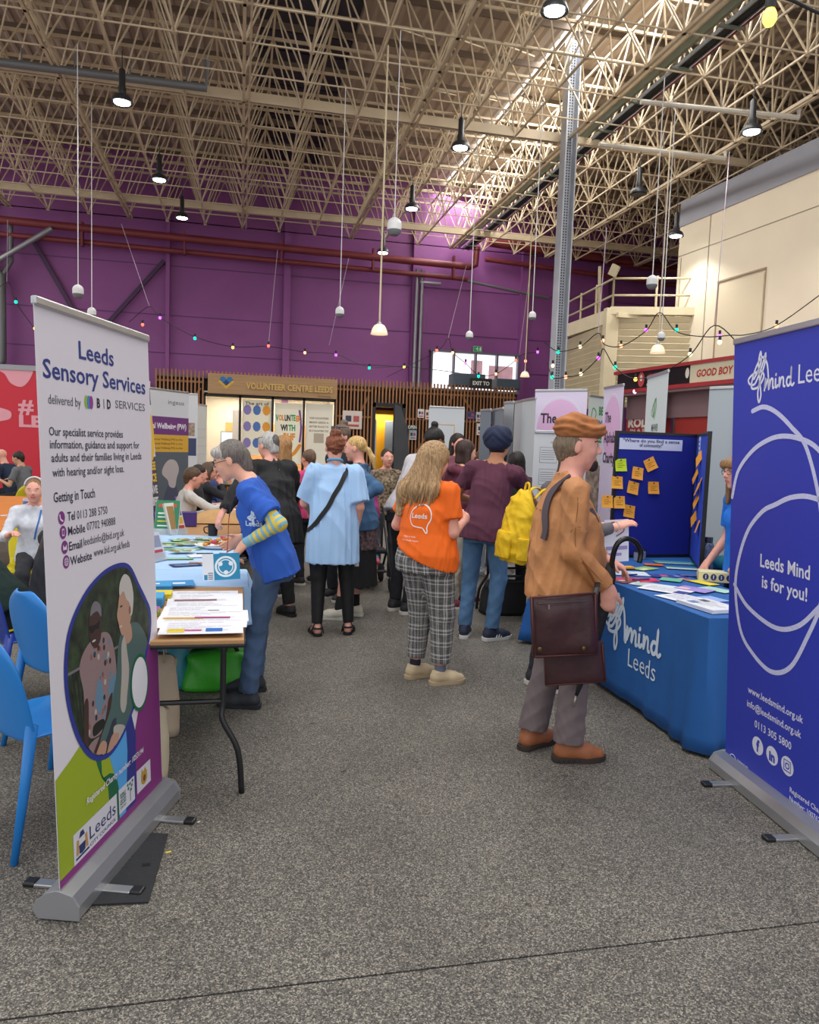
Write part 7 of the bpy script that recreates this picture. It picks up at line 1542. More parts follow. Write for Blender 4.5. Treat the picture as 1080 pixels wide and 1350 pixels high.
# satchel and strap
BAG = mat('oxblood_leather', '3f2226', .42, var=.3, vscale=7, bump=.35, bscale=18); BAGT = C('4f261f', .5)
sb = thing('satchel', 'dark oxblood leather satchel hanging at the hip of the man in the beret', 'bag', (1.62, 3.36, .75))
def px3(x, y, Y): return onY(x, y, Y)
def slab_px(name, pts, Y, th_, m, par, bulge=.0, n=10):
    P = [px3(x, y, Y) for x, y in pts]; tl, tr, br, bl = P; mb = MB(); vs = []
    for side in (0, 1):
        for j in range(n+1):
            for i in range(n+1):
                u, v = i/n, j/n; p = (tl*(1-u)+tr*u)*(1-v)+(bl*(1-u)+br*u)*v; e = (1-(2*u-1)**6)*(1-(2*v-1)**6); w_ = bulge*math.sin(5*u+3*v)*.35
                vs.append(p+Vector((0, -(th_*.5+(bulge*e+w_*e if side else 0)) if side else th_*.5, 0)))
    N = (n+1)**2; fs = []
    for j in range(n):
        for i in range(n): a = j*(n+1)+i; fs += [(a, a+1, a+n+2, a+n+1), (N+a, N+a+n+1, N+a+n+2, N+a+1)]
    ed = [i for i in range(n+1)]+[(j+1)*(n+1)-1 for j in range(1, n+1)]+[n*(n+1)+i for i in range(n-1, -1, -1)]+[j*(n+1) for j in range(n-1, 0, -1)]
    for a, b in zip(ed, ed[1:]+ed[:1]): fs.append((a, b, N+b, N+a))
    mb.add(vs, fs); return mb.build(name, m, par, 'auto')
slab_px('back_flap', [(717, 845), (794, 845), (798, 898), (720, 904)], 3.33, .03, BAG, sb, .012)
bd = slab_px('pouch', [(701, 788), (785, 782), (786, 862), (704, 866)], 3.27, .05, BAG, sb, .03)
for a, b in (((701, 788), (785, 782)), ((785, 782), (786, 862)), ((786, 862), (704, 866)), ((704, 866), (701, 788))): MB().tube([px3(*a, 3.235), px3((a[0]+b[0])/2, (a[1]+b[1])/2, 3.232), px3(*b, 3.235)], .005, 6).build('piping', BAGT, sb, True)
for a, b in (((717, 850), (720, 904)), ((720, 904), (798, 898)), ((798, 898), (794, 850))): MB().tube([px3(*a, 3.31), px3(*b, 3.31)], .004, 6).build('piping', BAGT, sb, True)
MB().tube([px3(709, 796, 3.20), px3(776, 792, 3.20)], .006, 6, flat=.5).build('zip', C('1a1416', .4), sb); MB().tube([px3(724, 797, 3.19), px3(724, 803, 3.19)], .005, 6).build('zip_pull', mat('zip_metal', 'a8a39a', .3, metal=.8), sb)
for (x, y) in ((712, 856), (770, 855)): MB().ball(px3(x, y, 3.215), (.012, .004, .012), 10).build('stud', mat('bronze_stud', '6b5636', .35, metal=.7), sb, True)
STP = C('4b4048', .6)
A.strap('bag_strap', [A.tp(.12, -.02, .52), A.tp(.13, -.14, .45), A.tp(.17, -.18, .33), A.tp(.19, -.2, .22)], .036, STP, jk, lift=.016, th_=.012)
MB().tube([px3(783, 790, 3.27), px3(787, 775, 3.3), px3(789, 760, 3.38)], .014, 6, flat=.3).build('strap_end', BLKP, sb)
# umbrella
um = thing('umbrella', 'long black umbrella with a crook handle carried beside the brown satchel', 'umbrella', tuple(px3(757, 930, 3.42)))
MB().tube(catmull([px3(843, 742, 3.36), px3(845, 728, 3.36), px3(838, 715, 3.36), px3(826, 710, 3.36), px3(815, 716, 3.36), px3(809, 730, 3.37), px3(806, 750, 3.38)], 6), .013, 10).build('crook_handle', mat('gloss_black', '111114', .22), um, True)
MB().tube([px3(806, 742, 3.39), px3(803, 760, 3.39), px3(798, 790, 3.40), px3(782, 850, 3.42), px3(764, 905, 3.43), px3(760, 917, 3.43)], [.018, .034, .036, .028, .014, .008], 12).build('folded_canopy', mat('umbrella_cloth', '15151a', .7, bump=.5, bscale=40), um, True)
MB().tube([px3(760, 917, 3.43), px3(756, 932, 3.43)], [.006, .005], 8).build('ferrule', mat('zip_metal', 0), um, True)

# ---- woman in orange tee and plaid trousers
B = Figure('long haired woman in orange tee and grey plaid trousers with her back turned', 1.25, 4.98, 50, h=1.66, fat=1.32, skin_='pink', lean=2, head=(-12, 6, 0), feet=[(Vector((1.21, 5.03)), -18), (Vector((1.35, 4.87)), -32)],
           hands=[dict(p=W(1.30, 5.28, 1.06), palm=(0, 0, -1)), dict(p=W(1.52, 5.02, 1.10), pole=(.3, -.9, -.6), palm=(-1, 0, 0), curl=45)])
def plaid():
    m = bpy.data.materials.new('grey_plaid'); m.use_nodes = True; nt = m.node_tree; b = nt.nodes['Principled BSDF']; L = nt.links.new; tc = nt.nodes.new('ShaderNodeTexCoord'); sp = nt.nodes.new('ShaderNodeSeparateXYZ'); L(tc.outputs['Object'], sp.inputs[0])
    def M_(op, a, b_=None, c=None):
        n = nt.nodes.new('ShaderNodeMath'); n.operation = op
        for i, v in enumerate((a, b_, c)):
            if v is None: continue
            if isinstance(v, (int, float)): n.inputs[i].default_value = v
            else: L(v, n.inputs[i])
        return n.outputs[0]
    atn = nt.nodes.new('ShaderNodeAttribute'); atn.attribute_name = 'fab_u'; ang = atn.outputs['Fac']
    def lines(co, per, w, off=0.0): f = M_('FRACT', M_('ADD', M_('DIVIDE', co, per), off)); return M_('LESS_THAN', M_('ABSOLUTE', M_('SUBTRACT', f, .5)), w)
    n1 = nt.nodes.new('ShaderNodeTexNoise'); n1.inputs['Scale'].default_value = 60; mp = nt.nodes.new('ShaderNodeMapping'); mp.inputs['Scale'].default_value = (.35, .35, 5); L(tc.outputs['Object'], mp.inputs[0]); L(mp.outputs[0], n1.inputs['Vector'])
    base = M_('MULTIPLY_ADD', n1.outputs['Fac'], .34, -.06)
    v = M_('ADD', base, M_('MULTIPLY', lines(ang, .052, .10), .20)); v = M_('ADD', v, M_('MULTIPLY', lines(ang, .052, .05, .27), .30)); v = M_('ADD', v, M_('MULTIPLY', lines(sp.outputs[2], .085, .07), .22)); v = M_('ADD', v, M_('MULTIPLY', lines(sp.outputs[2], .085, .035, .3), .28))
    cb = nt.nodes.new('ShaderNodeCombineColor'); L(v, cb.inputs[0]); L(M_('MULTIPLY', v, .98), cb.inputs[1]); L(M_('MULTIPLY', v, .95), cb.inputs[2]); L(cb.outputs[0], b.inputs['Base Color']); b.inputs['Roughness'].default_value = .9; return m
def legu(vs):
    c = np.where(vs[:, 0] > 0, 1, 0); t = np.clip((B.hip[0][2]-vs[:, 2])/(B.hip[0][2]-B.an[0][2]), 0, 1)[:, None]; ax_ = np.where(c[:, None] == 1, B.hip[1]*(1-t)+B.an[1]*t, B.hip[0]*(1-t)+B.an[0]*t); d = vs-ax_; s_ = np.where(c == 1, 1, -1); return np.arctan2(d[:, 1], d[:, 0]*s_+.03)*.11*s_
B.bottoms('x', fit=1.07, cuffw=.86, m=plaid(), amp=.005, length=.84, attr=legu)
ORG = mat('orange_tee', 'f0690d', .8, var=.05, vscale=6, bump=.2, bscale=260)
bt = B.top('x', m=ORG, sleeve=.66, hem=-.2, fit=1.03, amp=.007, slw=1.08, extra=[plane((0, 0, .88), (-.42, .05, -1))])
g = MB(); Bm = frame_M(tuple(B.tp(.01, -.4, .0)), (1, 0, 0)); stroke_mb([(.085, .20), (.1, .24), (.09, .29), (.05, .325), (-.0, .32), (-.04, .28), (-.05, .23), (-.02, .185), (.03, .175), (.055, .17), (.08, .14), (.085, .155), (.08, .175), (.085, .2)], .007, Bm, 0, g, 0, n=6); text_mb('Leeds', Bm, -.035, .235, w=.11, h=.035, bold=.02, mb=g, lift=0)
text_mb('happy to help', Bm, -.09, .105, w=.1, h=.012, mb=g, lift=0); text_mb('www.leeds.org.uk', Bm, -.1, .08, w=.14, h=.012, mb=g, lift=0); B.print_on(g, bt, (0, 1, 0), C('e9e2da'), 'shirt_print')
HB_ = hairm('ab8a62')
def strands(F_, n_=46, wav=7): 
    def f(vs, N): q = (vs-F_.H) @ F_.hm.T; a = np.arctan2(q[:, 0], -q[:, 1]-.02); return .0055*np.sin(a*n_/2+3*np.sin(q[:, 2]*wav*2)+q[:, 2]*9)*np.clip(.35-q[:, 2]*4, .25, 1)+.003*np.sin(a*n_*1.7+q[:, 2]*25)
    return f
P_ = [ellip(B.hp(0, -.02, .04), V3(.096, .112, .098), B.hm), cone(B.hp(0, -.07, .0), B.hp(-.0, -.11, -.22), .073, .07, .04), cone(B.hp(-.06, -.05, .0), B.hp(-.14, -.11, -.25), .052, .062, .04), cone(B.hp(-.14, -.11, -.22), B.hp(-.18, -.12, -.40), .062, .026, .04), cone(B.hp(0, -.10, -.2), B.hp(-.05, -.125, -.39), .06, .02, .04), cone(B.hp(.06, -.04, .0), B.hp(.10, -.08, -.22), .045, .04, .04), cone(B.hp(.10, -.08, -.2), B.hp(.09, -.10, -.34), .04, .014, .03), carve(B.hp(0, .105, -.03), V3(.062, .085, .10), B.hm)]
sdf_obj('hair', P_, .006, HB_, B.root, vfn=strands(B), sm=1)
mb = MB(); r_ = random.Random(4)
for k in range(46):
    a = -2.3+4.6*k/45+PI; ca, sa = math.sin(a), math.cos(a)*1; x0, y0 = .085*math.sin(a), .10*math.cos(a)
    if y0 > .03: continue
    L_ = r_.uniform(.22, .42); sx = r_.uniform(-.02, .02); pts = [B.hp(x0*.8, y0*.9-.02, .06), B.hp(x0*1.1, y0*1.05-.03, -.04), B.hp(x0*1.35+sx, y0*1.0-.055, -.5*L_-.02), B.hp(x0*1.5+sx-.03, y0*.8-.07+r_.uniform(-.02, .01), -L_)]
    mb.tube(catmull([tuple(p) for p in pts], 5), [.010]*12+[.006, .004, .0025, .0015], 6, flat=.6)
tag(mb.build('hair_lock', HB_, B.root, True, world=False), kind='stuff')
for i in (0, 1): B.sock(i, '2a2a38' if i == 0 else '6e7686', z1=.14); B.shoe(i, 'cdb896', sole='bda988', lace='e0d4bc')

# ---- turbaned man
Cc_ = Figure('man in navy turban and plum tee with blue jeans, back turned', 2.02, 6.03, 32, h=1.81, fat=1.06, male=True, skin_='tan', lean=5, side=5, twist=-8, head=(-8, 8, 0), feet=[(Vector((1.89, 6.10)), 10), (Vector((2.09, 5.98)), -42)],
             hands=[dict(p=W(2.06, 6.42, 1.14), pole=(-.9, -.3, -.8), palm=(0, 0, -1)), dict(p=W(2.64, 6.40, 1.08), pole=(.6, -.2, -1), palm=(0, 0, -1))])
Cc_.bottoms('4d7296', fit=.98, m=mat('blue_denim', '4f7398', .85, var=.28, vscale=5, bump=.3, bscale=350), amp=.007)
ct2 = Cc_.top('56283c', sleeve=.62, hem=-.12, fit=1.03, amp=.008, m=mat('plum_tee', '5a2c40', .85, var=.1, vscale=6, bump=.2, bscale=250), slw=1.12)
NV = mat('navy_turban', '1a2340', .8, var=.15, vscale=10, bump=.3, bscale=60)
def turbf(vs, N): q = (vs-Cc_.H) @ Cc_.hm.T; s_ = np.abs(q[:, 0]); return .003*np.sin((q[:, 2]*1.0+s_*.9)*95)*np.clip((q[:, 2]+.02)*20, 0, 1)
sdf_obj('turban', [ellip(Cc_.hp(0, -.03, .055), V3(.112, .132, .102), Cc_.hm, .03), ellip(Cc_.hp(.035, -.05, .05), V3(.088, .1, .1), Cc_.hm, .02), ellip(Cc_.hp(-.035, -.05, .045), V3(.088, .1, .098), Cc_.hm, .02), ellip(Cc_.hp(0, -.09, -.01), V3(.075, .05, .055), Cc_.hm, .02), carve(Cc_.hp(0, .11, -.03), V3(.085, .10, .075), Cc_.hm)], .0058, NV, Cc_.root, vfn=turbf)
Cc_.hair('1d1613', [('e', (0, .05, -.085), (.058, .06, .06))], [('x', (0, .095, -.02), (.05, .05, .06))], name='beard', amp=.004)
Cc_.hair('1d1613', [('e', (0, -.04, -.04), (.07, .06, .045))], name='hair', amp=.003)
for i in (0, 1):
    u = Cc_.shoe(i, '242c40', sole='dcdcd8', lace='d8d8d8')
    for k in range(3):
        S = Cc_.s; a = V3(Cc_.an[i][0], Cc_.an[i][1], 0); fd = Cc_.fd[i]; rt = np.array([fd[1], -fd[0], 0])*(1 if i else -1); q = lambda x, y, z: tuple(a+rt*x+fd*y+V3(0, 0, z))
        MB().tube([q(.05, .02+.024*k, .03), q(.046, .03+.024*k, .055), q(.032, .04+.024*k, .08)], .005, 5).build('side_stripe', C('e4e4e2'), u, world=False)

# ---- woman in pale blue oversized tee
D = Figure('woman with auburn bun in an oversized pale blue tee and black leggings', .77, 6.30, 6, h=1.72, fat=1.1, skin_='pink', lean=1, head=(4, 6, 0), feet=[(Vector((.65, 6.27)), 14), (Vector((.92, 6.30)), -10)],
           hands=[dict(p=W(.60, 6.64, 1.02), pole=(-.6, -.5, -1), palm=(0, 0, -1)), dict(p=W(.96, 6.33, .86), pole=(.5, -1, 0), palm=(-1, 0, 0))])
D.bottoms('131316', fit=.96, cuffw=.78, m=mat('black_leggings', '121215', .55, bump=.1, bscale=200), amp=.0015, length=.97)
PB = mat('pale_blue_tee', 'a3c6ec', .85, var=.04, vscale=5, bump=.15, bscale=260)
dt = D.top('x', m=PB, sleeve=.86, hem=-.31, slw=1.38, amp=.014, freq=(26, 26, 5), st=[(-.31, .232, .18, 0, 0), (-.1, .225, .172, 0, 0), (.1, .208, .155, 0, 0), (.3, .192, .135, 0, 0), (.41, .17, .10, 0, -.006), (.49, .085, .07, 0, -.004)], k=.05)
D.hair_bun('6d3a22', b=(0.0, -.05, .125), br=.045, amp=.006, vfn=None) if False else D.hair('7a4226', [('e', (0, -.018, .036), (.084, .10, .09)), ('e', (0, -.055, .12), (.052, .05, .04), .01), ('c', (0, -.07, -.0), (0, -.055, -.04), .045, .03)], [('x', (0, .10, -.035), (.073, .085, .088)), ('p', (0, 0, -.08), (0, 0, -1)), ('x', (-.086, .02, -.03), (.028, .035, .045)), ('x', (.086, .02, -.03), (.028, .035, .045))], amp=.008, freq=(60, 60, 40))
D.strap('shoulder_strap', [D.tp(.10, .05, .50), D.tp(.09, -.1, .47), D.tp(.03, -.2, .33), D.tp(-.08, -.22, .15), D.tp(-.2, -.18, .02), D.tp(-.26, -.02, -.03)], .038, C('141417', .7), dt, lift=.006)
MB().tube([tuple(D.N+V3(.062*math.cos(t), -.01+.058*math.sin(t), .022-.012*math.sin(t))) for t in [2*PI*k/16 for k in range(17)]], .008, 6, flat=1.6).build('lanyard', C('4f8fb5'), D.root, True, world=False)
for i in (0, 1): add_sandal(D, i)
q = D.wr[1]; tag_ = thing('face_mask', 'white paper slip hanging from the right hand of the pale blue tee woman', 'paper', tuple(D.M @ Vector(tuple(q))))
wq = D.M @ Vector(tuple(q)); MB().bbox((wq.x+.02, wq.y-.02, wq.z-.19), (.035, .006, .19), .002).build('slip', C('e3e5ea'), tag_)

# ---- woman in royal blue tee bending over the table
E = Figure('grey haired woman in royal blue tee and striped sleeves leaning over the leaflets', .10, 4.66, -80, h=1.68, fat=.98, skin_='fair', lean=17, head=(0, 14, 0), poke=.045, shift=(0, -.10), feet=[(Vector((.07, 4.55)), -6), (Vector((.11, 4.86)), 12)],
           hands=[dict(p=onY(322, 717, 4.46), pole=(-.35, -1, -.3), palm=(.3, .2, -1), bend=(0, .1, -.7), curl=52), dict(p=W(.02, 4.93, .98), pole=(.6, -1, -.3), palm=(-1, 0, 0))])
E.bottoms('3f5872', fit=1.0, cuffw=1.12, m=mat('dark_denim', '42597a', .85, var=.3, vscale=5, bump=.3, bscale=350), amp=.009)
STB, STY = mat('sleeve_blue', '79aec4', .85, bump=.2, bscale=300), mat('sleeve_yellow', 'd9bf4a', .85, bump=.2, bscale=300)
for i in (0, 1):
    sh_, el_, wr_ = E.sh[i], E.el[i], E.wr[i]
    def smf(c, el_=el_, wr_=wr_, sh_=sh_):
        d1 = nrm(wr_-el_); d2 = nrm(el_-sh_); t1 = (c-el_) @ d1; t2 = (c-el_) @ d2; t = np.where(t1 > 0, t1, t2); L = np.linalg.norm(wr_-el_); return ((np.mod(t, .036) < .018) & (t < L-.055)).astype(int)
    sdf_obj('sleeve', [cone(lerp(sh_, el_, .4), el_, .048*E.s, .046*E.s, .01), cone(el_, lerp(el_, wr_, .99), .046*E.s, .032*E.s, .02, None, 1, True)], .0055, [STB, STY], E.root, mfn=smf, amp=.003)
RB = mat('royal_tee', '2458b8', .8, var=.06, vscale=5, bump=.2, bscale=260)
et = E.top('x', m=RB, sleeve=.74, hem=-.10, slw=1.25, amp=.010, freq=(28, 28, 12), st=[(-.12, .20, .145, 0, -.01), (0, .195, .145, 0, -.01), (.15, .175, .14, 0, -.0), (.32, .168, .13, 0, .0), (.41, .15, .095, 0, -.006), (.49, .082, .066, 0, -.004)])
g = MB(); El = frame_M(tuple(E.tp(-.4, .02, .0)), (0, -1, 0), tuple(E.U_)); text_mb('Leeds', El, -.12, .22, w=.1, h=.03, bold=.02, mb=g, lift=0); squig(g, El, -.09, .27, .35, 0, 0, .02); E.print_on(g, et, (1, 0, 0), C('cfe0f2'), 'shirt_print')
E.hair('766e69', [('e', (0, -.02, .038), (.085, .103, .09)), ('c', (0, -.085, .0), (0, -.085, -.075), .052, .04), ('c', (-.05, .06, .07), (.05, .06, .07), .03, .03)], [('x', (0, .105, -.035), (.07, .078, .09)), ('p', (0, 0, -.11), (0, 0, -1)), ('x', (-.088, .025, -.035), (.028, .035, .045)), ('x', (.088, .025, -.035), (.028, .035, .045))], amp=.005, mats=[hairm('6d6560'), hairm('aaa5a0')], mfn=lambda c: (((c-E.H) @ E.hm.T)[:, 1] > .02).astype(int))
E.glasses('3a3036')
LY = C('c4623a', .7); NVY = C('3a2a5a', .7)
for (y, m_, n_) in ((-.028, LY, 0), (.03, NVY, 1)):
    pt = [E.tp(-.07, .02, .50), E.tp(-.075, .10, .44), E.tp(-.06, .17, .33)]; ends = [E.M @ Vector(tuple(p)) for p in pt]; bq = ends[-1]; pts = [tuple(p) for p in ends]+[(bq.x-.005, bq.y-.03+y*.3, bq.z-.12), (bq.x-.01, bq.y-.03+y*.3, bq.z-.22), (bq.x-.01, bq.y-.03, bq.z-.32)]
    MB().tube(catmull([E.M.inverted() @ Vector(p) for p in pts], 5), .008, 6, flat=.35).build('lanyard', m_, E.root, True, world=False)
for i in (0, 1): E.shoe(i, '2c3038', sole='22252a', lace='6b7078')
hw = E.M @ Vector(tuple(E.wr[0])); lm = thing('held_leaflet', 'white and teal leaflet with a round logo held over the table', 'leaflet', tuple(onY(293, 747, 4.37)))
lM = frame_M(tuple(onY(268, 766, 4.37)), (onY(317, 763, 4.37)-onY(268, 766, 4.37)), (onY(268, 731, 4.37)-onY(268, 766, 4.37))); Wd = (onY(317, 763, 4.37)-onY(268, 766, 4.37)).length; Hd = (onY(268, 731, 4.37)-onY(268, 766, 4.37)).length
mb = MB(); vs = [lM @ Vector((u, v, z)) for z in (0, -.003) for u, v in ((0, 0), (Wd, 0), (Wd, Hd), (0, Hd))]; mb.add(vs, [(0, 1, 2, 3), (7, 6, 5, 4), (0, 4, 5, 1), (1, 5, 6, 2), (2, 6, 7, 3), (3, 7, 4, 0)]); lo_ = mb.build('card', C('dfe3ea', .45), lm)
g = MB(); poly_mb(rect(Wd*.30, 0, Wd, Hd), lM, .0008, g, 0); cxm, cym, rr = Wd*.62, Hd*.5, Hd*.36; stroke_mb(ell(cxm, cym, rr, rr, 20), .012, lM, .0016, g, 1, n=2, closed=True)
for k in range(3): a = R(-90+120*k); poly_mb(ell(cxm+rr*.62*math.cos(a), cym+rr*.62*math.sin(a), rr*.24, rr*.24, 12), lM, .0018, g, 1)
stroke_mb(ell(cxm, cym, rr*.72, rr*.72, 18), .006, lM, .0014, g, 1, n=2, closed=True)
poly_mb(rect(Wd*.03, .004, Wd*.12, Hd*.22), lM, .0009, g, 0); [poly_mb(rect(Wd*.14, .006+k*.011, Wd*.27, .011+k*.011), lM, .0009, g, 2) for k in range(4)]; ink(lo_, g, ['1f86b0', 'dce9f0', '5a6270'])

# ---- grey haired person in black jacket reaching over the third table
F = Figure('grey haired person with glasses pushed up, black jacket, reaching over the table', .31, 7.03, -22, h=1.73, fat=1.12, skin_='pink', lean=10, twist=-5, head=(18, 8, 0), feet=[(Vector((.22, 7.05)), 20), (Vector((.47, 7.0)), 10)],
           hands=[dict(p=W(-.17, 6.82, .93), pole=(-.8, -.8, .1), palm=(0, 0, -1), curl=35, bend=(0, 0, -.5)), dict(p=W(.45, 7.5, 1.0))])
BK = mat('black_jacket', '17181b', .75, var=.2, vscale=5, bump=.3, bscale=60)
F.bottoms('141416', fit=1.0, m=mat('black_trousers', '131316', .8), cuffw=.95, length=.93); F.top('x', m=BK, sleeve=1.82, hem=-.26, slw=1.45, amp=.016, freq=(24, 24, 10), fit=1.25, k=.05)
F.hair('a9a6a2', [('e', (0, -.02, .042), (.09, .106, .094)), ('c', (0, -.085, .02), (0, -.08, -.055), .056, .046)], [('x', (0, .10, -.03), (.075, .085, .085)), ('p', (0, 0, -.085), (0, 0, -1)), ('x', (-.085, .02, -.03), (.028, .035, .045)), ('x', (.085, .02, -.03), (.028, .035, .045))], amp=.006, mats=[hairm('b4b1ac'), hairm('55534f')], mfn=lambda c: ((np.linalg.norm((c-F.hp(.02, -.12, .035)), axis=1) < .06)).astype(int))
F.glasses('6a3a30', up=.07, yb=-.03)
for i in (0, 1): F.shoe(i, '17171a', sole='1d1d20')
q = onY(281, 673, 6.95); t = thing('mug', 'black mug on the third table by the reaching hand', 'mug', (q.x, q.y, TH)); MB().lathe([(.001, 0), (.04, 0), (.043, .1), (.038, .1), (.036, .01), (.001, .008)], (q.x, q.y, TH+.01), 16).build('body', BLKP, t, 'auto'); MB().tube(catmull([(q.x-.04, q.y, TH+.09), (q.x-.075, q.y, TH+.08), (q.x-.07, q.y, TH+.04), (q.x-.04, q.y, TH+.03)], 4), .006, 6).build('handle', BLKP, t, True)

# ---- blonde in denim jacket
G = Figure('blonde ponytailed woman in denim jacket and long black skirt facing left', 1.10, 6.93, -68, h=1.72, fat=1.02, skin_='pink', lean=3, head=(0, 4, 0), feet=[(Vector((.90, 6.82)), 4), (Vector((1.08, 6.97)), -6)],
           hands=[dict(p=W(.98, 6.62, 1.10), pole=(-.4, -1, -.5), palm=(0, 0, 1), curl=40), dict(p=W(.84, 7.05, 1.15), palm=(0, 0, 1))])
G.skirt('141417', .19, .23, .30, m=mat('black_skirt', '131317', .8))
DN = mat('mid_denim', '3f6388', .85, var=.25, vscale=6, bump=.3, bscale=300)
G.top('8a7a78', sleeve=.3, hem=-.28, name='patterned_dress', m=mat('floral', '5a4648', .8, var=.9, vscale=40), fit=.98, amp=.004)
gj = G.top('x', m=DN, sleeve=1.9, hem=-.09, name='denim_jacket', amp=.010, fit=1.08, slw=1.15, freq=(28, 28, 14), extra=[loft(G.tp(0, -.01, .49), G.ax, [(-.03, .08, .072, 0, 0), (.03, .082, .076, 0, 0)], .01)])
G.strap('seam', [G.tp(-.3, -.1, .3), G.tp(-.32, 0, .3), G.tp(-.2, .2, .3)], .004, C('7f98b0'), gj, lift=.001, th_=.002)
G.hair_pony('c9a468', tail=((0, -.12, -.02), (.0, -.16, -.10), (-.01, -.17, -.20)), amp=.005, freq=(60, 60, 8)); MB().ball(tuple(G.hp(0, -.118, -.025)), .02, 10).build('hair_tie', C('3a3230'), G.root, True, world=False)
for i in (0, 1): G.sock(i, '18181b', z1=.21); G.shoe(i, 'd8d4c4', sole='d9d6cc', lace='e8e4da')

# ---- woman behind the satchel man, with yellow rucksack
Q = Figure('person in a grey top behind the man in the beret, wearing a yellow rucksack', 2.03, 4.70, 84, h=1.70, fat=1.0, skin_='pink', lean=8, head=(0, 12, 0), poke=.02, feet=[(Vector((2.02, 4.82)), 5), (Vector((2.05, 4.62)), -5)],
           hands=[dict(p=W(2.42, 4.85, 1.10), palm=(0, 0, -1)), dict(p=W(2.40, 4.50, 1.13), pole=(.2, -.6, -1), palm=(-.3, 0, -1), bend=(0, .3, .15), curl=12)])
Q.bottoms('2b2f3a'); qt = Q.top('5d5a60', sleeve=1.85); Q.hair_bob('4a362a'); [Q.shoe(i, '2a2a2e') for i in (0, 1)]
MB().tube([tuple(Q.wr[1]+V3(.03*math.cos(t), .0, .03*math.sin(t))) for t in [2*PI*k/14 for k in range(15)]], .004, 6).build('bracelet', C('c9c4bc', .3), Q.root, True, world=False)
YL = mat('yellow_canvas', 'dfb80e', .75, var=.1, vscale=8, bump=.45, bscale=22)
bp = thing('rucksack', 'bright yellow rucksack seen between the turbaned man and the beret man', 'rucksack', (1.80, 4.70, .86))
Mb = Matrix.Translation((1.79, 4.69, 1.1)) @ Matrix.Rotation(R(-84), 4, 'Z') @ Matrix.Rotation(R(-6), 4, 'X'); iv = world_mat(bp).inverted() @ Mb
def bpp(x, y, z): return V3(tuple(iv @ Vector((x, y, z))))
axb = np.array([[iv[r][c] for r in range(3)] for c in range(3)])
sdf_obj('body', [loft(bpp(0, 0, 0), axb, [(-.235, .13, .075, 0, 0), (-.1, .155, .095, 0, -.01), (.1, .14, .085, 0, 0), (.2, .10, .06, 0, .01), (.25, .05, .035, 0, .02)], .03)], .009, YL, bp, amp=.010, freq=(30, 30, 20))
sdf_obj('pocket', [loft(bpp(0, -.085, -.11), axb, [(-.10, .095, .035, 0, 0), (.03, .10, .04, 0, 0), (.08, .09, .03, 0, 0)], .02)], .008, YL, bp, amp=.006); sdf_obj('pocket', [loft(bpp(.145, .0, -.12), axb, [(-.09, .03, .055, 0, 0), (.06, .03, .06, 0, 0)], .02)], .008, YL, bp, amp=.006)
for sx in (-1, 1): MB().tube(catmull([tuple(bpp(sx*.07, .06, .2)), tuple(bpp(sx*.08, .12, .27)), tuple(bpp(sx*.09, .2, .24)), tuple(bpp(sx*.1, .26, .1))], 5), .02, 8, flat=.3).build('shoulder_strap', YL, bp, True, world=False)
MB().tube(catmull([tuple(bpp(-.03, .03, .24)), tuple(bpp(-.02, .03, .29)), tuple(bpp(.02, .03, .29)), tuple(bpp(.03, .03, .24))], 4), .008, 6).build('grab_handle', YL, bp, True, world=False)
q = onY(820, 700, 4.55); hl = thing('held_leaflet', 'pale leaflet with a photograph of hands held up before the pinboard', 'leaflet', tuple(q)); hM = frame_M(tuple(onY(797, 722, 4.56)), onY(829, 720, 4.56)-onY(797, 722, 4.56), onY(800, 686, 4.56)-onY(797, 722, 4.56)); wd, hd = (onY(829, 720, 4.56)-onY(797, 722, 4.56)).length, (onY(800, 686, 4.56)-onY(797, 722, 4.56)).length
mb = MB(); mb.add([hM @ Vector((u, v, z)) for z in (0, -.002) for u, v in ((0, -.1), (wd, -.1), (wd, hd), (0, hd))], [(0, 1, 2, 3), (7, 6, 5, 4), (0, 4, 5, 1), (1, 5, 6, 2), (2, 6, 7, 3), (3, 7, 4, 0)]); lo_ = mb.build('card', C('d6d6e4', .4), hl)
g = MB(); stroke_mb([(.01, hd*.8), (wd*.4, hd*.9), (wd*.6, hd*.7), (wd*.95, hd*.85)], .012, hM, .001, g, 0); stroke_mb([(wd*.7, hd*.9), (wd*.8, hd*.6), (wd*.5, hd*.4)], .01, hM, .001, g, 0); poly_mb(rect(.01, -.02, wd-.01, .005), hM, .001, g, 1); poly_mb(rect(.01, -.06, wd*.7, -.04), hM, .001, g, 1); ink(lo_, g, ['8a5a62', '8f86b8'])

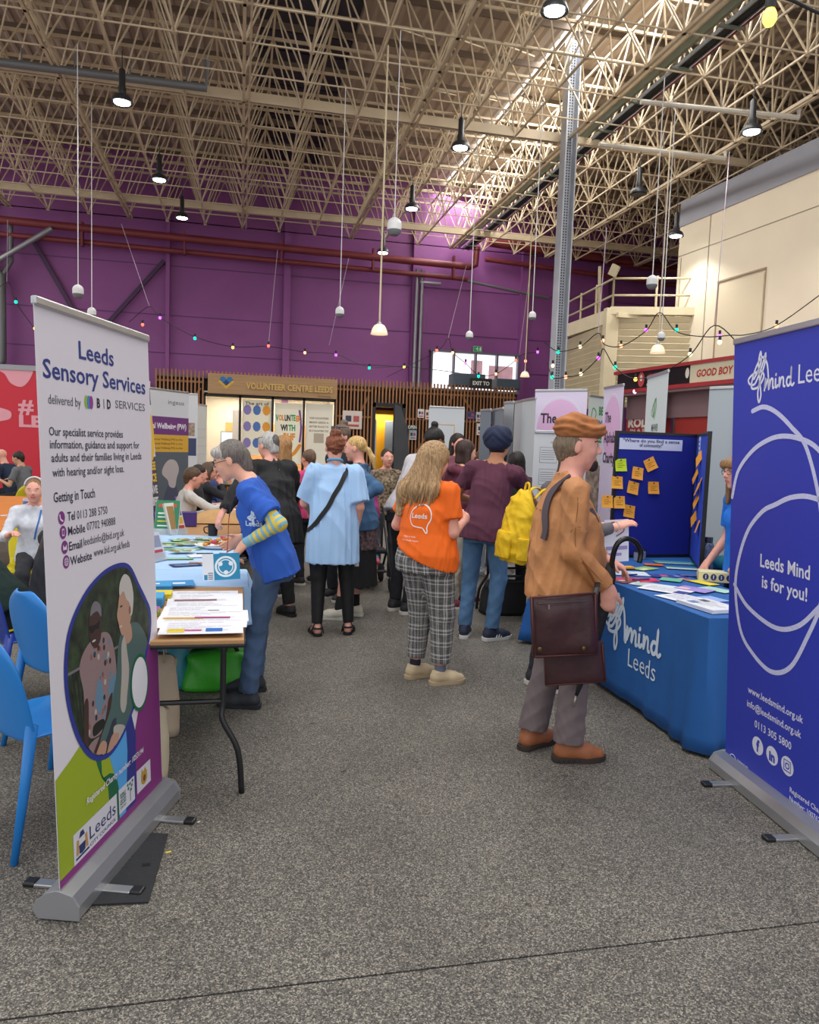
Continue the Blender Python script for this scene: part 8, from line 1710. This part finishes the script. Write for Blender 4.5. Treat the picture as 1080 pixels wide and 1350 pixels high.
# ---- helper behind the blue table
RR = Figure('helper with fringe, glasses and royal blue tee behind the blue table', 3.38, 4.50, -82, h=1.66, fat=1.02, skin_='pink', lean=6, head=(6, 2, 0), poke=.01, hands=[dict(p=onY(978, 742, 4.40), pole=(-.5, -1, -.4), palm=(0, 0, -1), curl=40), dict(p=W(3.25, 4.75, .85), palm=(0, 0, -1))])
RR.bottoms('2a3040'); rt_ = RR.top('x', m=mat('cobalt_tee', '1672d8', .8, var=.05, vscale=6, bump=.2, bscale=260), sleeve=.7, amp=.007); RR.glasses('2c2826')
RR.hair('8a6844', [('e', (0, -.02, .04), (.088, .104, .092)), ('c', (-.055, .07, .06), (.055, .07, .06), .034, .034), ('c', (-.045, .088, .045), (.045, .088, .045), .018, .018), ('c', (-.075, .015, .02), (-.078, .05, -.20), .028, .022, .02), ('c', (-.078, .05, -.20), (-.07, .085, -.33), .024, .010, .02), ('c', (.075, .01, .02), (.08, .03, -.22), .03, .02, .02), ('c', (0, -.06, .02), (0, -.08, -.22), .06, .05, .03)], [('x', (0, .12, -.045), (.062, .085, .082))], amp=.004)
g = MB(); Em = frame_M(tuple(RR.tp(-.08, .4, .0)), (-1, 0, 0)); squig(g, Em, .0, .26, .55, 0, 0, .018); text_mb('Leeds', Em, -.04, .18, w=.1, h=.035, mb=g, lift=0); RR.print_on(g, rt_, (0, -1, 0), C('dfe8f4'), 'shirt_print'); [RR.shoe(i, '2a2a2e') for i in (0, 1)]
# ================================================================ PEOPLE FARTHER BACK AND SEATED
def at(px, py, Y): q = onY(px, py, Y); return q.x, q.y
def bg(label, px, Y, az, h=1.68, hair='short', hc='3a2c24', tc='2a2c33', bc='23252c', sleeve=1.85, vox=.011, sk='pink', shoes='2a2a2e', tk=None, **k):
    x, y = at(px, 600, Y); p = Figure(label, x, y, az, h=h, vox=vox, skin_=sk, **k); p.bottoms(bc, hv=.013); tk = tk or {}
    p.topo = p.top(tc, sleeve=sleeve, hv=.013, **tk)
    if hair: getattr(p, 'hair_'+hair)(hc, h=.0085)
    for i in (0, 1): p.shoe(i, shoes)
    return p
H_ = bg('woman with grey brown updo and sunglasses pushed up behind the denim jacket', 452, 7.75, -125, 1.84, 'bun', '6b5a4c', '26262c', head=(0, 6, 0)); H_.glasses('1f1a1c', w=.004, up=.085, yb=-.035, tint='5a5f6e')
I_ = bg('woman with long light brown hair behind the black jacket', 374, 8.0, -60, 1.70, None, tc='222226'); I_.hair_long('a87c4e', -.24, h=.0085)
J_ = bg('person in a leopard patterned top behind the pushchair', 510, 8.9, 172, 1.60, 'short', '33261f', tk=dict(m=mat('leopard', '7a6a55', .85, var=.85, vscale=34, detail=1)), bc='3a3a40')
K_ = bg('person with dark bun and white shirt bending behind the long haired woman', 536, 7.1, 62, 1.92, None, tc='c9c6cc', sk='brown', lean=27, head=(0, 12, 0)); K_.hair('1b1716', [('e', (0, -.018, .036), (.084, .10, .09)), ('e', (0, -.06, .135), (.036, .036, .034), .008), ('c', (0, -.07, .0), (0, -.055, -.04), .045, .03)], [('x', (0, .10, -.035), (.073, .085, .088)), ('p', (0, 0, -.08), (0, 0, -1))], h=.0085)
L_ = Figure('woman with dark bob in maroon hoodie and cream trousers facing right', 2.10, 7.2, 78, h=1.72, vox=.009, lean=4, head=(0, 6, 0), feet=[(Vector((2.30, 7.42)), 0), (Vector((2.05, 7.2)), -5)]); L_.bottoms('cdc3b2', fit=1.05, cuffw=1.2, amp=.008); L_.top('6e3346', sleeve=1.9, fit=1.1, slw=1.2, amp=.010, extra=[cone(L_.tp(-.06, -.08, .47), L_.tp(.06, -.08, .47), .05, .05, .04)]); L_.hair_bob('3b2a24', -.105); [L_.shoe(i, '7a2c3c', sole='e2dedb') for i in (0, 1)]
L_.strap('lanyard', [L_.tp(.06, .05, .5), L_.tp(.07, .14, .4), L_.tp(.04, .2, .22)], .022, C('d8cf3a'), L_.root.children[0] if False else [o for o in L_.root.children if o.name.startswith('shirt')][0], lift=.006)
bg('dark wavy haired woman standing before the white banner with gold outline', 602, 9.2, 176, 1.82, 'long', '241a18', tc='8a5560', head=(10, 0, 0))
bg('person in a pink patterned shirt behind the maroon hoodie', 632, 9.6, 150, 1.60, 'short', '5a3a2c', tk=dict(m=mat('pink_pattern', 'c85a80', .85, var=.4, vscale=40)))
O_ = bg('person in an orange turban and orange top between the grey screens and display', 686, 9.9, 170, 1.70, None, tc='e0641a', sk='tan'); sdf_obj('turban', [ellip(O_.hp(0, -.01, .075), V3(.115, .13, .1), O_.hm, .03)], .01, mat('marigold_turban', 'e8901c', .8, bump=.3, bscale=40), O_.root); O_.hair('1d1613', [('e', (0, .05, -.085), (.06, .06, .075))], name='beard', h=.009)
P_ = bg('dark haired person partly hidden behind the turbaned man', 682, 7.3, 10, 1.62, None, tc='1e1c20'); P_.hair_long('1f1917', -.3, h=.0085)
bg('person in a bright pink top behind the auburn bun', 409, 8.6, -30, 1.56, 'short', '6a5040', tc='d8467f')
# inside the shop
bg('person in an orange top at the shop desk behind the glass', 292, 20.9, 160, 1.4, 'short', '2a2220', tc='e07a22', vox=.016)
# seated
def seated(label, px, Y, az, hz=0, h=1.68, hair='short', hc='3a2c24', tc='2a2c33', bc='23252c', sleeve=1.9, vox=.0095, sk='pink', lean=8, hands=None, head=(0, 8, 0), XY=None, tk=None, **k):
    x, y = XY or at(px, 650, Y); p = Figure(label, x, y, az, h=h, vox=vox, skin_=sk, sit=.45, lean=lean, head=head, hands=hands or [dict(p=(-.16, .36, .78), pole=(-.6, -.4, -1), palm=(0, 0, -1)), dict(p=(.16, .36, .78), pole=(.6, -.4, -1), palm=(0, 0, -1))], feet=[((-.1, .42), 4), ((.1, .42), -4)], **k)
    p.bottoms(bc, hv=.013); p.topo = p.top(tc, sleeve=sleeve, hem=-.06, hv=.012, **(tk or {}))
    if hair: getattr(p, 'hair_'+hair)(hc, h=.0085)
    for i in (0, 1): p.shoe(i, '2b2b30')
    return p
def stool(label, x, y, az, col='yellow'): return chair(col, x, y, R(-az), label)
S_ = seated('young woman in white patterned top and hair band at the left edge', 46, 7.1, 168, h=1.5, hair='pony', hc='8a6a4a', tk=dict(m=mat('white_pattern', 'd4d9e2', .8, var=.12, vscale=30)), sleeve=1.4, head=(-6, -2, 0)); stool('yellow chair under the young woman in the white patterned top', S_.root.location.x, S_.root.location.y, 168)
MB().tube([tuple(S_.hp(.088*math.cos(t), -.005, .045+.092*math.sin(t))) for t in [PI*k/14 for k in range(15)]], .008, 6).build('hair_band', C('dcdce0', .3), S_.root, True, world=False); S_.strap('lanyard', [S_.tp(-.06, .06, .48), S_.tp(-.03, .16, .36), S_.tp(-.0, .18, .2)], .014, C('3a6fb5'), S_.topo, lift=.006)
U_ = seated('dark haired woman in a charcoal cardigan seated with her back turned beside the banner', 64, 4.7, 58, hair=None, tc='23262d', XY=(-1.10, 4.76), lean=10); U_.hair_long('33241d', -.34, h=.008)
T_ = seated('person in a dark green hoodie seated on a yellow chair at the left edge', -5, 5.3, -80, hc='2a211c', tc='0e2a26', XY=(-1.40, 4.92), lean=34, fat=1.3, head=(0, 30, 0))
V_ = seated('bald man in a navy jacket seated before the red mural', 18, 14.9, -72, hair=None, tc='24304c', lean=18, h=1.76, male=True); stool('yellow chair under the bald man', V_.root.location.x, V_.root.location.y, -72)
W_ = seated('man in a grey shirt with cropped dark hair seated before the red mural', 36, 14.2, -72, hc='2a221e', tc='6a6c72', sleeve=.7, lean=12, sk='olive', male=True)
stool('yellow chair under the man in the grey shirt', W_.root.location.x, W_.root.location.y, -72)
sX = seated('short haired person in a white long sleeved top reaching along the table', 236, 8.3, 75, hc='5a4534', tc='c9c8c4', lean=12, XY=(-.66, 8.75), hands=[dict(p=(-.1, .40, .80)), dict(p=(.10, .52, .86), pole=(1, -.4, -.6), palm=(0, 0, -1))]); stool('purple chair under the person in the white top', -.66, 8.75, 75, 'purple')
sY = seated('dark haired woman in a black top in profile at the far tables', 252, 9.2, 72, hair='pony', hc='2c211d', tc='26272a', XY=(-.60, 9.6)); stool('purple chair under the dark haired woman in profile', -.60, 9.6, 72, 'purple')
sZ = seated('woman with glasses clasping her hands to her chin at the far tables', 272, 10, 78, hair='bob', hc='5a4636', tc='23252b', XY=(-.52, 10.5), hands=[dict(p=(-.03, .27, 1.02), pole=(-1, 0, -1), palm=(1, 0, 0), curl=10, bend=(0, 0, .9)), dict(p=(.03, .27, 1.02), pole=(1, 0, -1), palm=(-1, 0, 0), curl=10, bend=(0, 0, .9))]); sZ.glasses(); stool('purple chair under the woman clasping her hands', -.52, 10.5, 78, 'purple')
sV = seated('person in a navy top with red collar seated farthest along the left tables', 285, 11.3, 80, hc='221a18', tc='3a4a7a', XY=(-.45, 11.4)); stool('purple chair under the person in the navy top', -.45, 11.4, 80, 'purple')

# ---- pushchair with child legs and pink bag
q = onz(482, 712, 0); pc = thing('pushchair', 'black framed pushchair seen beyond the denim jacket', 'pushchair', (1.45, 8.45, 0))
x, y = 1.45, 8.45
for dx in (-.2, .2):
    MB().tube([(x+dx, y-.32, .09), (x+dx, y+.0, .5), (x+dx, y+.45, 1.0)], .014, 8).build('frame_tube', BLKP, pc, True); MB().tube([(x+dx, y+.3, .09), (x+dx, y-.05, .45)], .014, 8).build('frame_tube', BLKP, pc, True)
    for dy in (-.32, .3):
        w_ = MB().lathe([(.03, -.02), (.075, -.02), (.08, 0), (.075, .02), (.03, .02)], (x+dx, y+dy, .08), 18, M=Matrix.Rotation(PI/2, 4, 'Y')).build('wheel', mat('tyre', '26262a', .8), pc, 'auto')
MB().cyl((x-.2, y+.45, 1.0), (x+.2, y+.45, 1.0), .016, 8).build('handlebar', BLKP, pc)
MB().bbox((x, y-.02, .42), (.36, .3, .05), .02).bbox((x, y+.14, .62), (.36, .06, .42), .02).build('seat', mat('pram_fabric', '2a2a30', .9), pc, 'auto'); MB().bbox((x, y-.28, .22), (.3, .12, .02), .005).build('footrest', BLKP, pc)
MB().bbox((x, y+.1, .2), (.34, .4, .12), .03).build('basket', mat('pram_fabric', 0), pc, 'auto')
ch = Figure('small child with jeans and pink shoes sitting in the pushchair', x, y+.03, 180, h=.88, vox=.009, sit=.36, fat=1.3, lean=-12, feet=[((-.06, .26), 0), ((.07, .27), 0)], pz=.50); 
for i in (0, 1): ch.an[i] = ch.an[i]+V3(0, 0, .20); ch.kn[i] = ch.kn[i]+V3(0, 0, .06)
ch.bottoms('6a88ac', hv=.009); ch.top('4a4a52', sleeve=1.9, hv=.009); ch.hair_short('4a3628', h=.008)
for i in (0, 1): sdf_obj('shoe', [cone(ch.an[i]+V3(0, -.01, -.0), ch.an[i]+V3(0, .06, -.015), .032, .028, .02)], .008, clothm('c8606e'), ch.root)
pk = thing('changing_bag', 'pink and purple bag slung on the handle of the pushchair', 'bag', (1.42, 8.2, .6)); sdf_obj('body', [loft(V3(0, 0, .12), np.eye(3), [(-.22, .10, .06, 0, 0), (0, .12, .08, 0, 0), (.25, .08, .05, 0, 0)], .02)], .012, mat('pink_bag', 'b0387e', .6, var=.6, vscale=12), pk, amp=.01); pk.location = (1.36, 8.02, .78)
